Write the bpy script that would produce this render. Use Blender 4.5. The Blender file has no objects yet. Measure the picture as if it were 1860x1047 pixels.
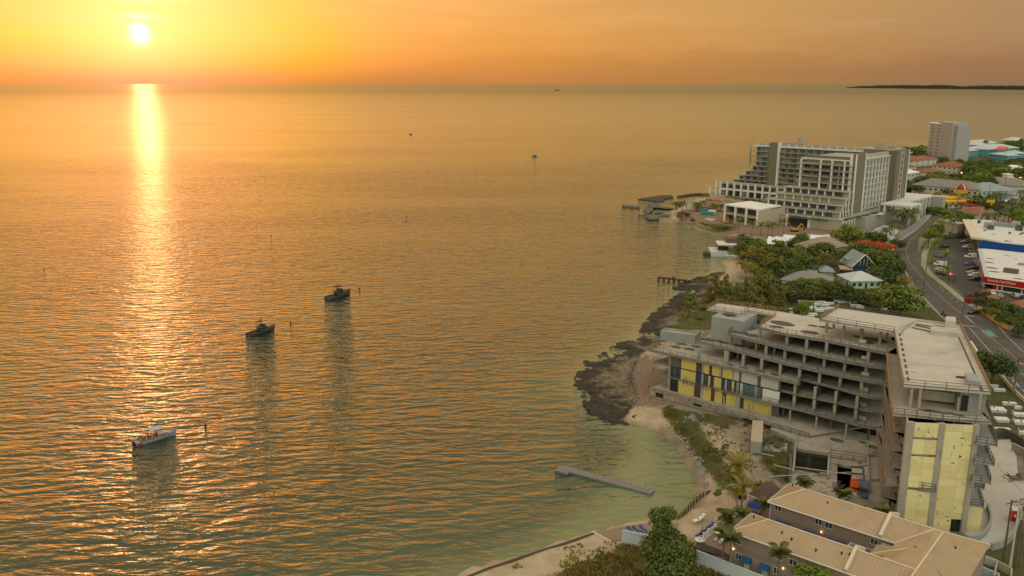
import bpy, math, random
import numpy as np
from mathutils import Vector, Matrix, noise as mnoise
random.seed(7); np.random.seed(7)
SC = bpy.context.scene
COL = SC.collection
R = math.radians
# ------------------------------------------------------------------ camera
F, TH, H = 1560.0, R(13.4), 78.0
cam = bpy.data.cameras.new('camera'); cam.sensor_width = 36.0; cam.lens = 36.0 * F / 1860.0
cam.clip_start = 1.0; cam.clip_end = 250000.0
camo = bpy.data.objects.new('camera', cam); COL.objects.link(camo)
camo.location = (0, 0, H); camo.rotation_euler = (R(90) - TH, 0, 0)
SC.camera = camo
# ------------------------------------------------------------------ sun and sky
SUN_AZ, SUN_EL = R(-22.65), R(2.9)
SDIR = Vector((math.sin(SUN_AZ) * math.cos(SUN_EL), math.cos(SUN_AZ) * math.cos(SUN_EL), math.sin(SUN_EL)))
SC.view_settings.view_transform = 'Standard'; SC.view_settings.look = 'None'
SC.view_settings.exposure = 0.0; SC.view_settings.gamma = 1.0; SC.view_settings.use_curve_mapping = False
SC.render.engine = 'CYCLES'
SC.cycles.max_bounces = 5; SC.cycles.diffuse_bounces = 3; SC.cycles.glossy_bounces = 3
SC.cycles.transparent_max_bounces = 6; SC.cycles.caustics_reflective = False; SC.cycles.caustics_refractive = False
SC.cycles.sample_clamp_indirect = 6.0; SC.cycles.sample_clamp_direct = 2.2
sl = bpy.data.lights.new('sun', 'SUN'); sl.energy = 0.32; sl.angle = R(1.0); sl.color = (1.0, 0.50, 0.20)
slo = bpy.data.objects.new('sun', sl); COL.objects.link(slo)
slo.rotation_euler = (-SDIR).to_track_quat('-Z', 'Y').to_euler()

class N:
    """tiny node helper"""
    def __init__(s, nt): s.nt = nt
    def n(s, t, **k):
        x = s.nt.nodes.new(t)
        for a, b in k.items(): setattr(x, a, b)
        return x
    def lk(s, a, b): s.nt.links.new(a, b)
    def val(s, inp, v):
        if hasattr(v, 'is_linked') or isinstance(v, bpy.types.NodeSocket): s.lk(v, inp)
        elif isinstance(v, (tuple, list)) and len(v) == 3 and inp.type == 'RGBA': inp.default_value = (*v, 1)
        else: inp.default_value = v
    def math(s, op, a, b=0.0, c=None, clamp=False):
        x = s.n('ShaderNodeMath', operation=op, use_clamp=clamp); s.val(x.inputs[0], a); s.val(x.inputs[1], b)
        if c is not None: s.val(x.inputs[2], c)
        return x.outputs[0]
    def mix(s, f, a, b, bt='MIX'):
        x = s.n('ShaderNodeMix', data_type='RGBA', blend_type=bt); s.val(x.inputs[0], f); s.val(x.inputs[6], a); s.val(x.inputs[7], b)
        return x.outputs[2]
    def noise(s, vec, scale, detail=3, rough=.55, dist=0.0):
        x = s.n('ShaderNodeTexNoise'); x.inputs['Scale'].default_value = scale; x.inputs['Detail'].default_value = detail
        x.inputs['Roughness'].default_value = rough; x.inputs['Distortion'].default_value = dist
        if vec is not None: s.lk(vec, x.inputs['Vector'])
        return x.outputs[0]
    def mapr(s, v, a, b, c, d, smooth=False):
        x = s.n('ShaderNodeMapRange', interpolation_type='SMOOTHSTEP' if smooth else 'LINEAR'); s.val(x.inputs[0], v)
        for i, q in enumerate((a, b, c, d)): x.inputs[i + 1].default_value = q
        return x.outputs[0]
    def mapping(s, vec, loc=(0, 0, 0), rot=(0, 0, 0), sc=(1, 1, 1)):
        x = s.n('ShaderNodeMapping'); s.lk(vec, x.inputs[0]); x.inputs[1].default_value = loc; x.inputs[2].default_value = rot; x.inputs[3].default_value = sc
        return x.outputs[0]
    def ramp(s, f, stops, interp='LINEAR'):
        x = s.n('ShaderNodeValToRGB'); s.val(x.inputs[0], f); cr = x.color_ramp; cr.interpolation = interp
        while len(cr.elements) > 1: cr.elements.remove(cr.elements[-1])
        cr.elements[0].position = stops[0][0]; cr.elements[0].color = (*stops[0][1], 1)
        for p, c in stops[1:]:
            e = cr.elements.new(p); e.color = (*c, 1)
        return x.outputs[0]

W = bpy.data.worlds.new('World'); SC.world = W; W.use_nodes = True
nt = W.node_tree; nt.nodes.clear(); q = N(nt)
tc = q.n('ShaderNodeTexCoord').outputs['Generated']
nrm = q.n('ShaderNodeVectorMath', operation='NORMALIZE'); q.lk(tc, nrm.inputs[0]); D_ = nrm.outputs[0]
sep = q.n('ShaderNodeSeparateXYZ'); q.lk(D_, sep.inputs[0])
dt = q.n('ShaderNodeVectorMath', operation='DOT_PRODUCT'); q.lk(D_, dt.inputs[0]); dt.inputs[1].default_value = tuple(SDIR)
ang = q.math('MULTIPLY', q.math('ARCCOSINE', q.math('MINIMUM', dt.outputs['Value'], 0.999999)), 180 / math.pi)   # degrees from the sun
# azimuth-like angle from the sun: stretch clouds horizontally
el = q.math('MULTIPLY', q.math('ARCSINE', sep.outputs[2]), 180 / math.pi)
cl = q.noise(q.mapping(D_, sc=(2.2, 2.2, 22), rot=(R(2.0), 0, 0)), 2.2, 6, .55, .35)
cl2 = q.noise(q.mapping(D_, loc=(3, 1, 0), sc=(6, 6, 26)), 2.0, 5, .6, .3)
angp = q.math('ADD', ang, q.math('MULTIPLY', q.math('SUBTRACT', cl, .5), 9.0))
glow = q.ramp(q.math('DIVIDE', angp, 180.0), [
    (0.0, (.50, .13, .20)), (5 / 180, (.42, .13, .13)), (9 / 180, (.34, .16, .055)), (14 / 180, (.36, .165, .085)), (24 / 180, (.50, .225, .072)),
    (36 / 180, (.48, .245, .085)), (52 / 180, (.355, .20, .105)), (70 / 180, (.40, .29, .19)), (100 / 180, (.88, .77, .62)), (180 / 180, (1.15, 1.05, .93))])  # last stops: unseen rear sky, raised to fill the land with light
# band close to the horizon is a touch redder/darker
hz = q.mapr(el, 0.0, 4.0, 1.0, 0.0, True)
glow = q.mix(q.math('MULTIPLY', hz, .55), glow, q.mix(1.0, glow, (.96, .95, .84), 'MULTIPLY'))
# faint cumulus bank low over the horizon, away from the sun
bank = q.math('MULTIPLY', q.mapr(q.math('ADD', el, q.math('MULTIPLY', q.math('SUBTRACT', cl2, .5), 5.0)), 1.2, 2.2, 1.0, 0.0, True), q.mapr(ang, 14, 36, .10, .36))
glow = q.mix(bank, glow, q.mix(1.0, glow, (.72, .68, .80), 'MULTIPLY'))
streak = q.mapr(cl, .47, .70, 0, .75, True)
glow = q.mix(q.math('MULTIPLY', streak, q.mapr(el, .8, 4, .15, 1)), glow, q.mix(1.0, glow, (1.12, 1.2, 1.35), 'MULTIPLY'))
glow = q.mix(q.mapr(el, 5, 13, 0, 1, True), glow, q.mix(1.0, glow, (1.12, 1.30, 1.08), 'MULTIPLY'))
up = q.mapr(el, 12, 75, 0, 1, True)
zen = q.mix(q.mapr(ang, 15, 110, 0, 1), (.88, .66, .35), (1.38, 1.27, 1.12))  # unseen sky overhead and behind, brightened to light the land
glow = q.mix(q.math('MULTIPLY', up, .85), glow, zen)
# the sun's overexposed disc and its streaks through thin cloud
core = q.math('MULTIPLY', q.math('POWER', 2.718, q.math('MULTIPLY', q.math('POWER', q.math('DIVIDE', q.math('ADD', ang, q.math('MULTIPLY', q.math('SUBTRACT', cl2, .5), .9)), .52), 2.6), -1.0)), 2.4)
halo = q.math('MULTIPLY', q.math('POWER', 2.718, q.math('DIVIDE', ang, -2.4)), .32)
azd = q.math('SUBTRACT', q.math('MULTIPLY', q.math('ARCTAN2', sep.outputs[0], sep.outputs[1]), 180 / math.pi), math.degrees(SUN_AZ))
def blob(az0, sa, e0, se, amp):
    a = q.math('POWER', q.math('DIVIDE', q.math('SUBTRACT', azd, az0), sa), 2.0)
    b = q.math('POWER', q.math('DIVIDE', q.math('SUBTRACT', el, e0), se), 2.0)
    g_ = q.math('POWER', 2.718, q.math('MULTIPLY', q.math('ADD', a, b), -1.0))
    return q.math('MULTIPLY', g_, q.math('MULTIPLY', cl, amp))
bl = q.math('ADD', blob(.15, .9, 3.85, .16, 1.6), blob(-.1, 2.3, 4.95, .22, 1.5))
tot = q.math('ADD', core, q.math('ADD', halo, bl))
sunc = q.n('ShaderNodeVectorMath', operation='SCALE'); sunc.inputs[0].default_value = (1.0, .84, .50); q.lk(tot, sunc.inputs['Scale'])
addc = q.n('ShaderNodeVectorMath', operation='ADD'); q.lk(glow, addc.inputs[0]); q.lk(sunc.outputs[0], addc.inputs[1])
# below the horizon: keep the sky's own horizon tone
sky = q.n('ShaderNodeTexSky', sky_type='NISHITA'); sky.sun_disc = False; sky.sun_elevation = SUN_EL; sky.sun_rotation = SUN_AZ
sky.altitude = 50; sky.air_density = 1.2; sky.dust_density = 2.5
b1 = q.n('ShaderNodeBackground'); q.lk(sky.outputs[0], b1.inputs[0]); b1.inputs[1].default_value = 0.05
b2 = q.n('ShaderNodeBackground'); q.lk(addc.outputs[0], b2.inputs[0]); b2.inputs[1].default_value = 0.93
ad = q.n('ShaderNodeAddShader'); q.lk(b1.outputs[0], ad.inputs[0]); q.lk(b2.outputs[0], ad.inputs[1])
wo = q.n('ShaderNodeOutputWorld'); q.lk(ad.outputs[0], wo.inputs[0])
W.cycles.sampling_method = 'MANUAL'; W.cycles.sample_map_resolution = 1024

# ------------------------------------------------------------------ helpers
GZ = 2.0
def G(px, py, z=GZ):
    """photograph measurement -> point of the place at height z"""
    a = (px - 930) / F; b = -(py - 523.5) / F
    dy = math.cos(TH) + b * math.sin(TH); dz = -math.sin(TH) + b * math.cos(TH)
    t = (z - H) / dz
    return Vector((a * t, dy * t, z))
def G2(px, py, z=GZ):
    p = G(px, py, z); return (p.x, p.y)

_obj_count = 0
def link(o, parent=None):
    COL.objects.link(o)
    if parent is not None: o.parent = parent
    return o
def tag(o, label=None, cat=None, group=None, kind=None):
    if label: o['label'] = label
    if cat: o['category'] = cat
    if group: o['group'] = group
    if kind: o['kind'] = kind
    return o
def thing(name, label, cat, loc=(0, 0, 0), group=None, rz=0.0):
    o = bpy.data.objects.new(name, None); o.empty_display_size = .5
    link(o); o.location = loc; o.rotation_euler = (0, 0, rz)
    return tag(o, label, cat, group)
def copy_tree(o, parent=None):
    c = o.copy(); COL.objects.link(c)
    if parent is not None: c.parent = parent
    for ch in o.children: copy_tree(ch, c)
    return c
def ordinal(i, n):
    w = ['leftmost', 'second', 'third', 'fourth', 'fifth', 'sixth', 'seventh', 'eighth', 'ninth', 'tenth', 'eleventh', 'twelfth', 'thirteenth',
         'fourteenth', 'fifteenth', 'sixteenth', 'seventeenth', 'eighteenth', 'nineteenth', 'twentieth', 'twenty-first', 'twenty-second', 'twenty-third', 'twenty-fourth', 'twenty-fifth', 'twenty-sixth', 'twenty-seventh', 'twenty-eighth', 'twenty-ninth', 'thirtieth']
    if i == 0: return 'leftmost'
    if i == n - 1: return 'rightmost'
    return (w[i] if i < len(w) else f'{i + 1}{({1: "st", 2: "nd", 3: "rd"}.get((i + 1) % 10, "th") if (i + 1) % 100 not in (11, 12, 13) else "th")}') + ' from left'

class MB:
    def __init__(s): s.v = []; s.f = []; s.m = []
    def add(s, vs, fs, mi=0):
        b = len(s.v); s.v += [tuple(x) for x in vs]; s.f += [tuple(i + b for i in f) for f in fs]; s.m += [mi] * len(fs); return s
    def box(s, x0, x1, y0, y1, z0, z1, mi=0):
        return s.add([(x0, y0, z0), (x1, y0, z0), (x1, y1, z0), (x0, y1, z0), (x0, y0, z1), (x1, y0, z1), (x1, y1, z1), (x0, y1, z1)],
                     [(3, 2, 1, 0), (4, 5, 6, 7), (0, 1, 5, 4), (1, 2, 6, 5), (2, 3, 7, 6), (3, 0, 4, 7)], mi)
    def fbox(s, O, u, a0, a1, b0, b1, z0, z1, mi=0):
        """box in a frame: origin O, unit u along, v=perp (left of u)"""
        v = (-u[1], u[0])
        P = lambda a, b, z: (O[0] + u[0] * a + v[0] * b, O[1] + u[1] * a + v[1] * b, z)
        return s.add([P(a0, b0, z0), P(a1, b0, z0), P(a1, b1, z0), P(a0, b1, z0), P(a0, b0, z1), P(a1, b0, z1), P(a1, b1, z1), P(a0, b1, z1)],
                     [(3, 2, 1, 0), (4, 5, 6, 7), (0, 1, 5, 4), (1, 2, 6, 5), (2, 3, 7, 6), (3, 0, 4, 7)], mi)
    def prism(s, poly, z0, z1, mi=0):
        n = len(poly); a = sum(poly[i][0] * poly[(i + 1) % n][1] - poly[(i + 1) % n][0] * poly[i][1] for i in range(n))
        if a < 0: poly = poly[::-1]
        vs = [(p[0], p[1], z0) for p in poly] + [(p[0], p[1], z1) for p in poly]
        fs = [tuple(range(n - 1, -1, -1)), tuple(range(n, 2 * n))] + [(i, (i + 1) % n, (i + 1) % n + n, i + n) for i in range(n)]
        return s.add(vs, fs, mi)
    def tube(s, p0, p1, r0, r1=None, n=6, mi=0, caps=True):
        r1 = r0 if r1 is None else r1; p0 = Vector(p0); p1 = Vector(p1); d = (p1 - p0)
        if d.length < 1e-6: return s
        d.normalize(); a = d.orthogonal().normalized(); b = d.cross(a)
        vs = []
        for p, r in ((p0, r0), (p1, r1)):
            for i in range(n):
                t = 2 * math.pi * i / n; vs.append(tuple(p + a * math.cos(t) * r + b * math.sin(t) * r))
        fs = [(i, (i + 1) % n, n + (i + 1) % n, n + i) for i in range(n)]
        if caps: fs += [tuple(range(n - 1, -1, -1)), tuple(range(n, 2 * n))]
        return s.add(vs, fs, mi)
    def bar(s, p0, p1, w, h=None, mi=0):
        h = w if h is None else h
        p0 = Vector(p0); p1 = Vector(p1); d = (p1 - p0)
        if d.length < 1e-6: return s
        d.normalize(); up_ = Vector((0, 0, 1)) if abs(d.z) < .95 else Vector((1, 0, 0))
        a = d.cross(up_).normalized() * (w / 2); b = a.cross(d).normalized() * (h / 2)
        vs = [tuple(p + i * a + j * b) for p in (p0, p1) for i, j in ((-1, -1), (1, -1), (1, 1), (-1, 1))]
        return s.add(vs, [(3, 2, 1, 0), (4, 5, 6, 7), (0, 1, 5, 4), (1, 2, 6, 5), (2, 3, 7, 6), (3, 0, 4, 7)], mi)
    def path(s, pts, w, h=None, mi=0):
        for a, b in zip(pts, pts[1:]): s.bar(a, b, w, h, mi)
        return s
    def poly(s, pts, mi=0): return s.add(pts, [tuple(range(len(pts)))], mi)
    def loft(s, rings, mi=0, close=True, caps=True):
        n = len(rings[0]); vs = [p for r in rings for p in r]; fs = []
        for k in range(len(rings) - 1):
            for i in range(n if close else n - 1):
                j = (i + 1) % n; fs.append((k * n + i, k * n + j, (k + 1) * n + j, (k + 1) * n + i))
        if caps: fs += [tuple(range(n - 1, -1, -1)), tuple((len(rings) - 1) * n + i for i in range(n))]
        return s.add(vs, fs, mi)
    def mesh(s, name, mats, off=(0, 0, 0), smooth=False):
        me = bpy.data.meshes.new(name)
        ox, oy, oz = off
        me.from_pydata([(x - ox, y - oy, z - oz) for x, y, z in s.v], [], s.f)
        if not isinstance(mats, (list, tuple)): mats = [mats]
        for m_ in mats: me.materials.append(m_)
        if len(mats) > 1: me.polygons.foreach_set('material_index', s.m)
        if smooth: me.polygons.foreach_set('use_smooth', [True] * len(me.polygons))
        me.update(); return me
    def build(s, name, mats, parent=None, smooth=False, local=False):
        off = (0, 0, 0)
        if parent is not None and not local:
            off = Vector(parent.location)
            pp = parent.parent
            while pp is not None: off = off + pp.location; pp = pp.parent
        me = s.mesh(name, mats, off, smooth)
        return link(bpy.data.objects.new(name, me), parent)

def top(name, mb, mats, label, cat, group=None, loc=(0, 0, 0), smooth=False):
    """a thing that is one mesh (world coordinates in, origin at loc)"""
    me = mb.mesh(name, mats, loc, smooth); o = link(bpy.data.objects.new(name, me)); o.location = loc
    return tag(o, label, cat, group)
def struct(name, mb, mats, smooth=False, kind='structure'):
    o = link(bpy.data.objects.new(name, mb.mesh(name, mats, smooth=smooth))); o['kind'] = kind; return o
def unit(a, b):
    d = (b[0] - a[0], b[1] - a[1]); l = math.hypot(*d); return (d[0] / l, d[1] / l), l
def off2(p, u, a, b=0):
    return (p[0] + u[0] * a - u[1] * b, p[1] + u[1] * a + u[0] * b)

# ------------------------------------------------------------------ materials
MATS = {}
def mat(name, col, rough=.8, var=.18, scale=.6, col2=None, metal=0.0, spec=.3, bump=0.0, bscale=6.0, stain=0.0, obj=True, emit=None):
    if name in MATS: return MATS[name]
    m = bpy.data.materials.new(name); m.use_nodes = True; t = m.node_tree; t.nodes.clear(); k = N(t)
    co = k.n('ShaderNodeNewGeometry').outputs['Position'] if not obj else k.n('ShaderNodeTexCoord').outputs['Object']
    n1 = k.noise(co, scale, 5, .6, .2); n2 = k.noise(co, scale * 7, 3, .6)
    c2 = col2 or tuple(c * .55 for c in col)
    f = k.mapr(k.math('ADD', k.math('MULTIPLY', n1, .65), k.math('MULTIPLY', n2, .35)), .32, .70, 0, 1)
    c = k.mix(k.math('MULTIPLY', f, var * 2 if col2 is None else 1.0, clamp=True), col, c2)
    if stain > 0:
        st = k.mapr(k.noise(k.mapping(co, sc=(1, 1, .35)), scale * .45, 5, .65, .6), .56, .74, 0, stain, True)
        c = k.mix(st, c, tuple(x * .28 for x in col))
        if stain >= .5:
            sk = k.mapr(k.noise(k.mapping(co, sc=(1, 1, .10)), 1.5, 4, .6, .3), .52, .72, 0, .42, True); c = k.mix(sk, c, tuple(x * .35 for x in col))
    b = k.n('ShaderNodeBsdfPrincipled'); k.lk(c, b.inputs['Base Color']); b.inputs['Roughness'].default_value = rough
    b.inputs['Metallic'].default_value = metal; b.inputs['Specular IOR Level'].default_value = spec
    if emit: b.inputs['Emission Color'].default_value = (*emit[:3], 1); b.inputs['Emission Strength'].default_value = emit[3]
    if bump > 0:
        bp = k.n('ShaderNodeBump'); bp.inputs['Strength'].default_value = 1.0; bp.inputs['Distance'].default_value = bump
        k.lk(k.noise(co, bscale, 4, .65), bp.inputs['Height']); k.lk(bp.outputs[0], b.inputs['Normal'])
    o = k.n('ShaderNodeOutputMaterial'); k.lk(b.outputs[0], o.inputs[0]); MATS[name] = m; return m
def glassmat(name, col, rough=.12):
    m = bpy.data.materials.new(name); m.use_nodes = True; b = m.node_tree.nodes['Principled BSDF']
    b.inputs['Base Color'].default_value = (*col, 1); b.inputs['Roughness'].default_value = rough; b.inputs['Specular IOR Level'].default_value = .8
    MATS[name] = m; return m
def leafmat(name, col, col2, trans=.35, scale=.35):
    m = bpy.data.materials.new(name); m.use_nodes = True; t = m.node_tree; t.nodes.clear(); k = N(t)
    co = k.n('ShaderNodeTexCoord').outputs['Object']; oi = k.n('ShaderNodeObjectInfo')
    n1 = k.noise(co, scale, 3, .6); n2 = k.noise(co, scale * 9, 2, .6)
    f = k.mapr(k.math('ADD', k.math('ADD', k.math('MULTIPLY', n1, .5), k.math('MULTIPLY', n2, .5)), k.math('MULTIPLY', k.math('SUBTRACT', oi.outputs['Random'], .5), .22)), .34, .66, 0, 1)
    c = k.mix(f, col, col2)
    d = k.n('ShaderNodeBsdfDiffuse'); k.lk(c, d.inputs[0]); tr = k.n('ShaderNodeBsdfTranslucent')
    k.lk(k.mix(1.0, c, (1.5, 1.25, .5), 'MULTIPLY'), tr.inputs[0])
    mx = k.n('ShaderNodeMixShader'); mx.inputs[0].default_value = trans; k.lk(d.outputs[0], mx.inputs[1]); k.lk(tr.outputs[0], mx.inputs[2])
    gl = k.n('ShaderNodeBsdfGlossy'); gl.inputs['Roughness'].default_value = .45; gl.inputs[0].default_value = (.8, .8, .7, 1)
    m2 = k.n('ShaderNodeMixShader'); m2.inputs[0].default_value = .05; k.lk(mx.outputs[0], m2.inputs[1]); k.lk(gl.outputs[0], m2.inputs[2])
    o = k.n('ShaderNodeOutputMaterial'); k.lk(m2.outputs[0], o.inputs[0]); MATS[name] = m; return m
M = MATS
mat('concrete', (.43, .385, .325), .85, .32, .35, stain=.75, bump=.03, bscale=2.5)
mat('concrete_roof', (.55, .50, .44), .85, .25, .12, stain=.4, bump=.02, bscale=2)
mat('concrete_dark', (.14, .127, .113), .9, .3, .3, stain=.4)  # on party and rear walls this tone paints the shade inside bays
mat('concrete_blue', (.35, .35, .335), .85, .25, .3, stain=.4)
mat('concrete_worn', (.27, .25, .225), .88, .35, .5, stain=.75)
mat('stain', (.060, .052, .045), .9, .3, .8, col2=(.15, .13, .11))
mat('panel_yellow', (.66, .51, .15), .75, .16, .5, stain=.25)
mat('panel_pale', (.82, .73, .40), .75, .16, .35, col2=(.74, .64, .31), stain=.14)
mat('panel_pale_b', (.76, .66, .34), .75, .16, .35, col2=(.64, .54, .26), stain=.2); mat('panel_white', (.52, .50, .47), .75, .12, .5)
mat('rail_metal', (.13, .115, .10), .7, .2, 1.5)
mat('rail_wood', (.42, .27, .16), .8, .3, 1.5)
mat('door_brown', (.11, .06, .035), .7, .3, 1); mat('door_blue', (.03, .06, .12), .6, .2, 1)
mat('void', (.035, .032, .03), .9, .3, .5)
glassmat('glass_dark', (.03, .045, .05)); glassmat('glass_teal', (.07, .14, .15), .15); glassmat('glass_hotel', (.05, .10, .13), .1)
mat('white_paint', (.74, .73, .71), .6, .07, .5); mat('white_roof', (.66, .64, .62), .7, .14, .25, stain=.22); mat('tent_white', (.70, .72, .75), .6, .06, .3)
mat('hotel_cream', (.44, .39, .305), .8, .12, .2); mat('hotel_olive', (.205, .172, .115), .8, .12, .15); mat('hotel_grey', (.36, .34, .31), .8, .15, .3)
mat('tan_roof', (.45, .325, .205), .7, .16, .4, stain=.22); mat('tan_trim', (.66, .55, .42), .7, .1, .5); mat('taupe_wall', (.30, .235, .19), .85, .1, .4)
mat('brown_roof', (.15, .095, .08), .8, .2, .8); mat('red_roof', (.30, .115, .07), .8, .25, 1.2); mat('grey_roof', (.25, .225, .215), .8, .18, .5)
mat('blue_grey_roof', (.27, .31, .33), .75, .15, .5); mat('pale_roof', (.50, .51, .53), .7, .12, .5)
mat('blue_wall', (.13, .34, .44), .8, .1, .5); mat('navy_wall', (.045, .07, .11), .75, .15, .6); mat('mint_wall', (.42, .55, .50), .8, .08, .6)
mat('beige_wall', (.46, .38, .28), .85, .12, .5); mat('cream_wall', (.60, .55, .46), .8, .1, .5); mat('lavender_wall', (.40, .375, .375), .8, .1, .15)
mat('royal_blue', (.015, .085, .36), .6, .15, .3); mat('sign_red', (.42, .012, .016), .5, .12, .4); mat('orange_plastic', (.75, .12, .03), .5, .1, 1)
mat('yellow_wall', (.72, .44, .10), .8, .1, .3); mat('mustard', (.70, .42, .02), .6, .1, .5); mat('purple', (.16, .05, .17), .6, .1, 1)
mat('awning_blue', (.02, .10, .24), .75, .15, 1.0); mat('umbrella_blue', (.015, .05, .45), .6, .1, 1); mat('pale_blue_wall', (.50, .56, .59), .8, .06, .3)
mat('asphalt', (.12, .105, .10), .85, .3, .16, col2=(.062, .056, .055), stain=.35, obj=False); mat('asphalt_lot', (.075, .068, .068), .9, .2, .15, obj=False)
mat('paving', (.32, .29, .26), .9, .2, .3, obj=False); mat('deck_paving', (.27, .19, .145), .85, .2, .5); mat('road_paint', (.62, .60, .56), .7, .2, 1.0)
mat('road_yellow', (.55, .36, .08), .7, .2, 1); mat('turquoise_paint', (.05, .34, .36), .7, .15, 1)
mat('bark', (.14, .105, .075), .9, .3, 2, bump=.03, bscale=8); mat('palm_trunk', (.21, .165, .12), .9, .3, 2); mat('wood', (.20, .15, .11), .85, .3, 1.2); mat('dark_wood', (.07, .055, .045), .85, .3, 1)
mat('pole_wood', (.13, .105, .085), .85, .25, 1); mat('grey_plastic', (.21, .19, .20), .6, .12, 1.5); mat('black', (.012, .012, .012), .6, .1, 1); mat('rubber', (.02, .02, .02), .8, .1, 1)
mat('steel', (.34, .34, .35), .5, .2, 1, metal=.5); mat('boat_white', (.34, .34, .36), .35, .1, 1, spec=.5); mat('boat_grey', (.07, .07, .08), .5, .15, 1); mat('boat_dark', (.015, .016, .018), .5, .2, 1)  # boat white and grey darkened: backlit shade put into the colour
mat('boat_red', (.30, .03, .04), .5, .1, 1); mat('canvas', (.42, .40, .41), .8, .08, 1); mat('teak', (.23, .15, .09), .7, .2, 2)
mat('car_white', (.66, .66, .66), .3, .05, 1, spec=.6); mat('car_silver', (.34, .35, .37), .3, .05, 1, spec=.6); mat('car_black', (.02, .021, .024), .28, .05, 1, spec=.6)
mat('car_maroon', (.10, .012, .018), .3, .05, 1, spec=.6); mat('car_red', (.36, .02, .018), .3, .05, 1, spec=.6); mat('car_blue', (.10, .17, .28), .3, .05, 1, spec=.6); mat('car_gold', (.30, .24, .16), .3, .05, 1)
mat('container_grey', (.42, .40, .36), .6, .15, .6, stain=.3); mat('container_green', (.05, .25, .20), .6, .15, 1); mat('rust', (.20, .09, .05), .85, .3, 1.5)
mat('grave_white', (.66, .66, .68), .7, .1, 1.5, stain=.15); mat('stone_rock', (.30, .27, .24), .9, .3, 1, bump=.1, bscale=3); mat('flower', (.70, .12, .25), .7, .2, 3)
mat('teal_sheet', (.02, .10, .11), .5, .1, 1); mat('machine_yellow', (.58, .30, .03), .5, .15, 1); mat('lounger_blue', (.03, .07, .22), .7, .1, 2); mat('roof_red_patch', (.62, .13, .07), .7, .1, 1)
mat('lamp_glow', (.9, .7, .4), .5, .02, 1, emit=(1.0, .62, .22, 9.0)); mat('pool_water', (.018, .020, .010), .12, .2, .3, spec=.6); mat('seawall_mat', (.085, .065, .05), .9, .3, .8, bump=.05)
leafmat('leaf_green', (.085, .140, .020), (.240, .260, .034)); leafmat('leaf_dark', (.042, .080, .016), (.140, .165, .026), .28); leafmat('leaf_olive', (.125, .140, .022), (.28, .25, .045), .4)
leafmat('leaf_palm', (.060, .095, .018), (.190, .180, .030), .4); leafmat('leaf_gold', (.12, .135, .020), (.36, .28, .040), .45); leafmat('leaf_orange', (.50, .060, .012), (.85, .21, .025), .3, .8)
leafmat('leaf_silver', (.13, .16, .15), (.20, .24, .21), .2); leafmat('leaf_grass', (.10, .115, .022), (.28, .22, .06), .35); leafmat('leaf_dry', (.24, .18, .07), (.40, .31, .14), .3)
leafmat('leaf_big', (.030, .062, .012), (.125, .150, .022), .3)
leafmat('leaf_bright', (.11, .19, .018), (.23, .29, .03), .4)
# ================================================================== SETTING: sea, land, shore, roads
def sdf(P, poly):
    """signed distance (positive inside) from points P (n,2) to polygon"""
    poly = np.array(poly, float); d2 = np.full(len(P), 1e18); ins = np.zeros(len(P), bool); n = len(poly)
    for i in range(n):
        a = poly[i]; b = poly[(i + 1) % n]; ab = b - a
        t = np.clip(((P - a) @ ab) / max(ab @ ab, 1e-9), 0, 1)
        q_ = P - a - t[:, None] * ab; d2 = np.minimum(d2, (q_ ** 2).sum(1))
        c = ((a[1] > P[:, 1]) != (b[1] > P[:, 1]))
        with np.errstate(divide='ignore', invalid='ignore'):
            xx = (b[0] - a[0]) * (P[:, 1] - a[1]) / (b[1] - a[1] if b[1] != a[1] else 1e-9) + a[0]
        ins ^= c & (P[:, 0] < xx)
    return np.where(ins, 1, -1) * np.sqrt(d2)
def vnoise(P, s, seed=0, octv=4):
    """cheap value noise"""
    out = np.zeros(len(P)); amp = 1; tot = 0
    rs = np.random.RandomState(seed)
    for o in range(octv):
        T = rs.rand(256, 256); x = P[:, 0] / s * 2 ** o + 17.3 * o; y = P[:, 1] / s * 2 ** o + 5.1 * o
        xi = np.floor(x).astype(int); yi = np.floor(y).astype(int); fx = x - xi; fy = y - yi
        fx = fx * fx * (3 - 2 * fx); fy = fy * fy * (3 - 2 * fy)
        g_ = lambda i, j: T[i % 256, j % 256]
        out += amp * ((g_(xi, yi) * (1 - fx) + g_(xi + 1, yi) * fx) * (1 - fy) + (g_(xi, yi + 1) * (1 - fx) + g_(xi + 1, yi + 1) * fx) * fy)
        tot += amp; amp *= .5
    return out / tot
pg = lambda pts, z=GZ: [G2(x, y, z) for x, y in pts]
SHORE_PX = [(850, 1044), (960, 1010), (1083, 971), (1100, 968), (1150, 955), (1200, 950), (1232, 948), (1252, 930), (1262, 915), (1259, 900), (1255, 878), (1246, 841), (1229, 809),
            (1206, 792), (1178, 780), (1155, 772), (1126, 764), (1105, 753), (1086, 745), (1074, 729), (1062, 692), (1078, 665), (1115, 652), (1137, 630), (1165, 617), (1180, 603),
            (1190, 585), (1214, 562), (1232, 547), (1250, 537), (1240, 524), (1271, 512), (1294, 498), (1311, 488), (1306, 475), (1331, 466), (1345, 452), (1338, 440), (1317, 430),
            (1294, 421), (1264, 413), (1240, 405), (1216, 401), (1213, 392), (1218, 381), (1232, 376), (1254, 370), (1262, 361), (1289, 358), (1293, 352), (1330, 338), (1400, 318), (1480, 300), (1560, 285), (1650, 268),
            (1700, 266), (1760, 262), (1860, 256), (1960, 250)]
SHORE = [G2(x, y, 0) for x, y in SHORE_PX] + [(3000, 1400), (3000, 80), (-14, 60), (-14, 119)]
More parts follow.
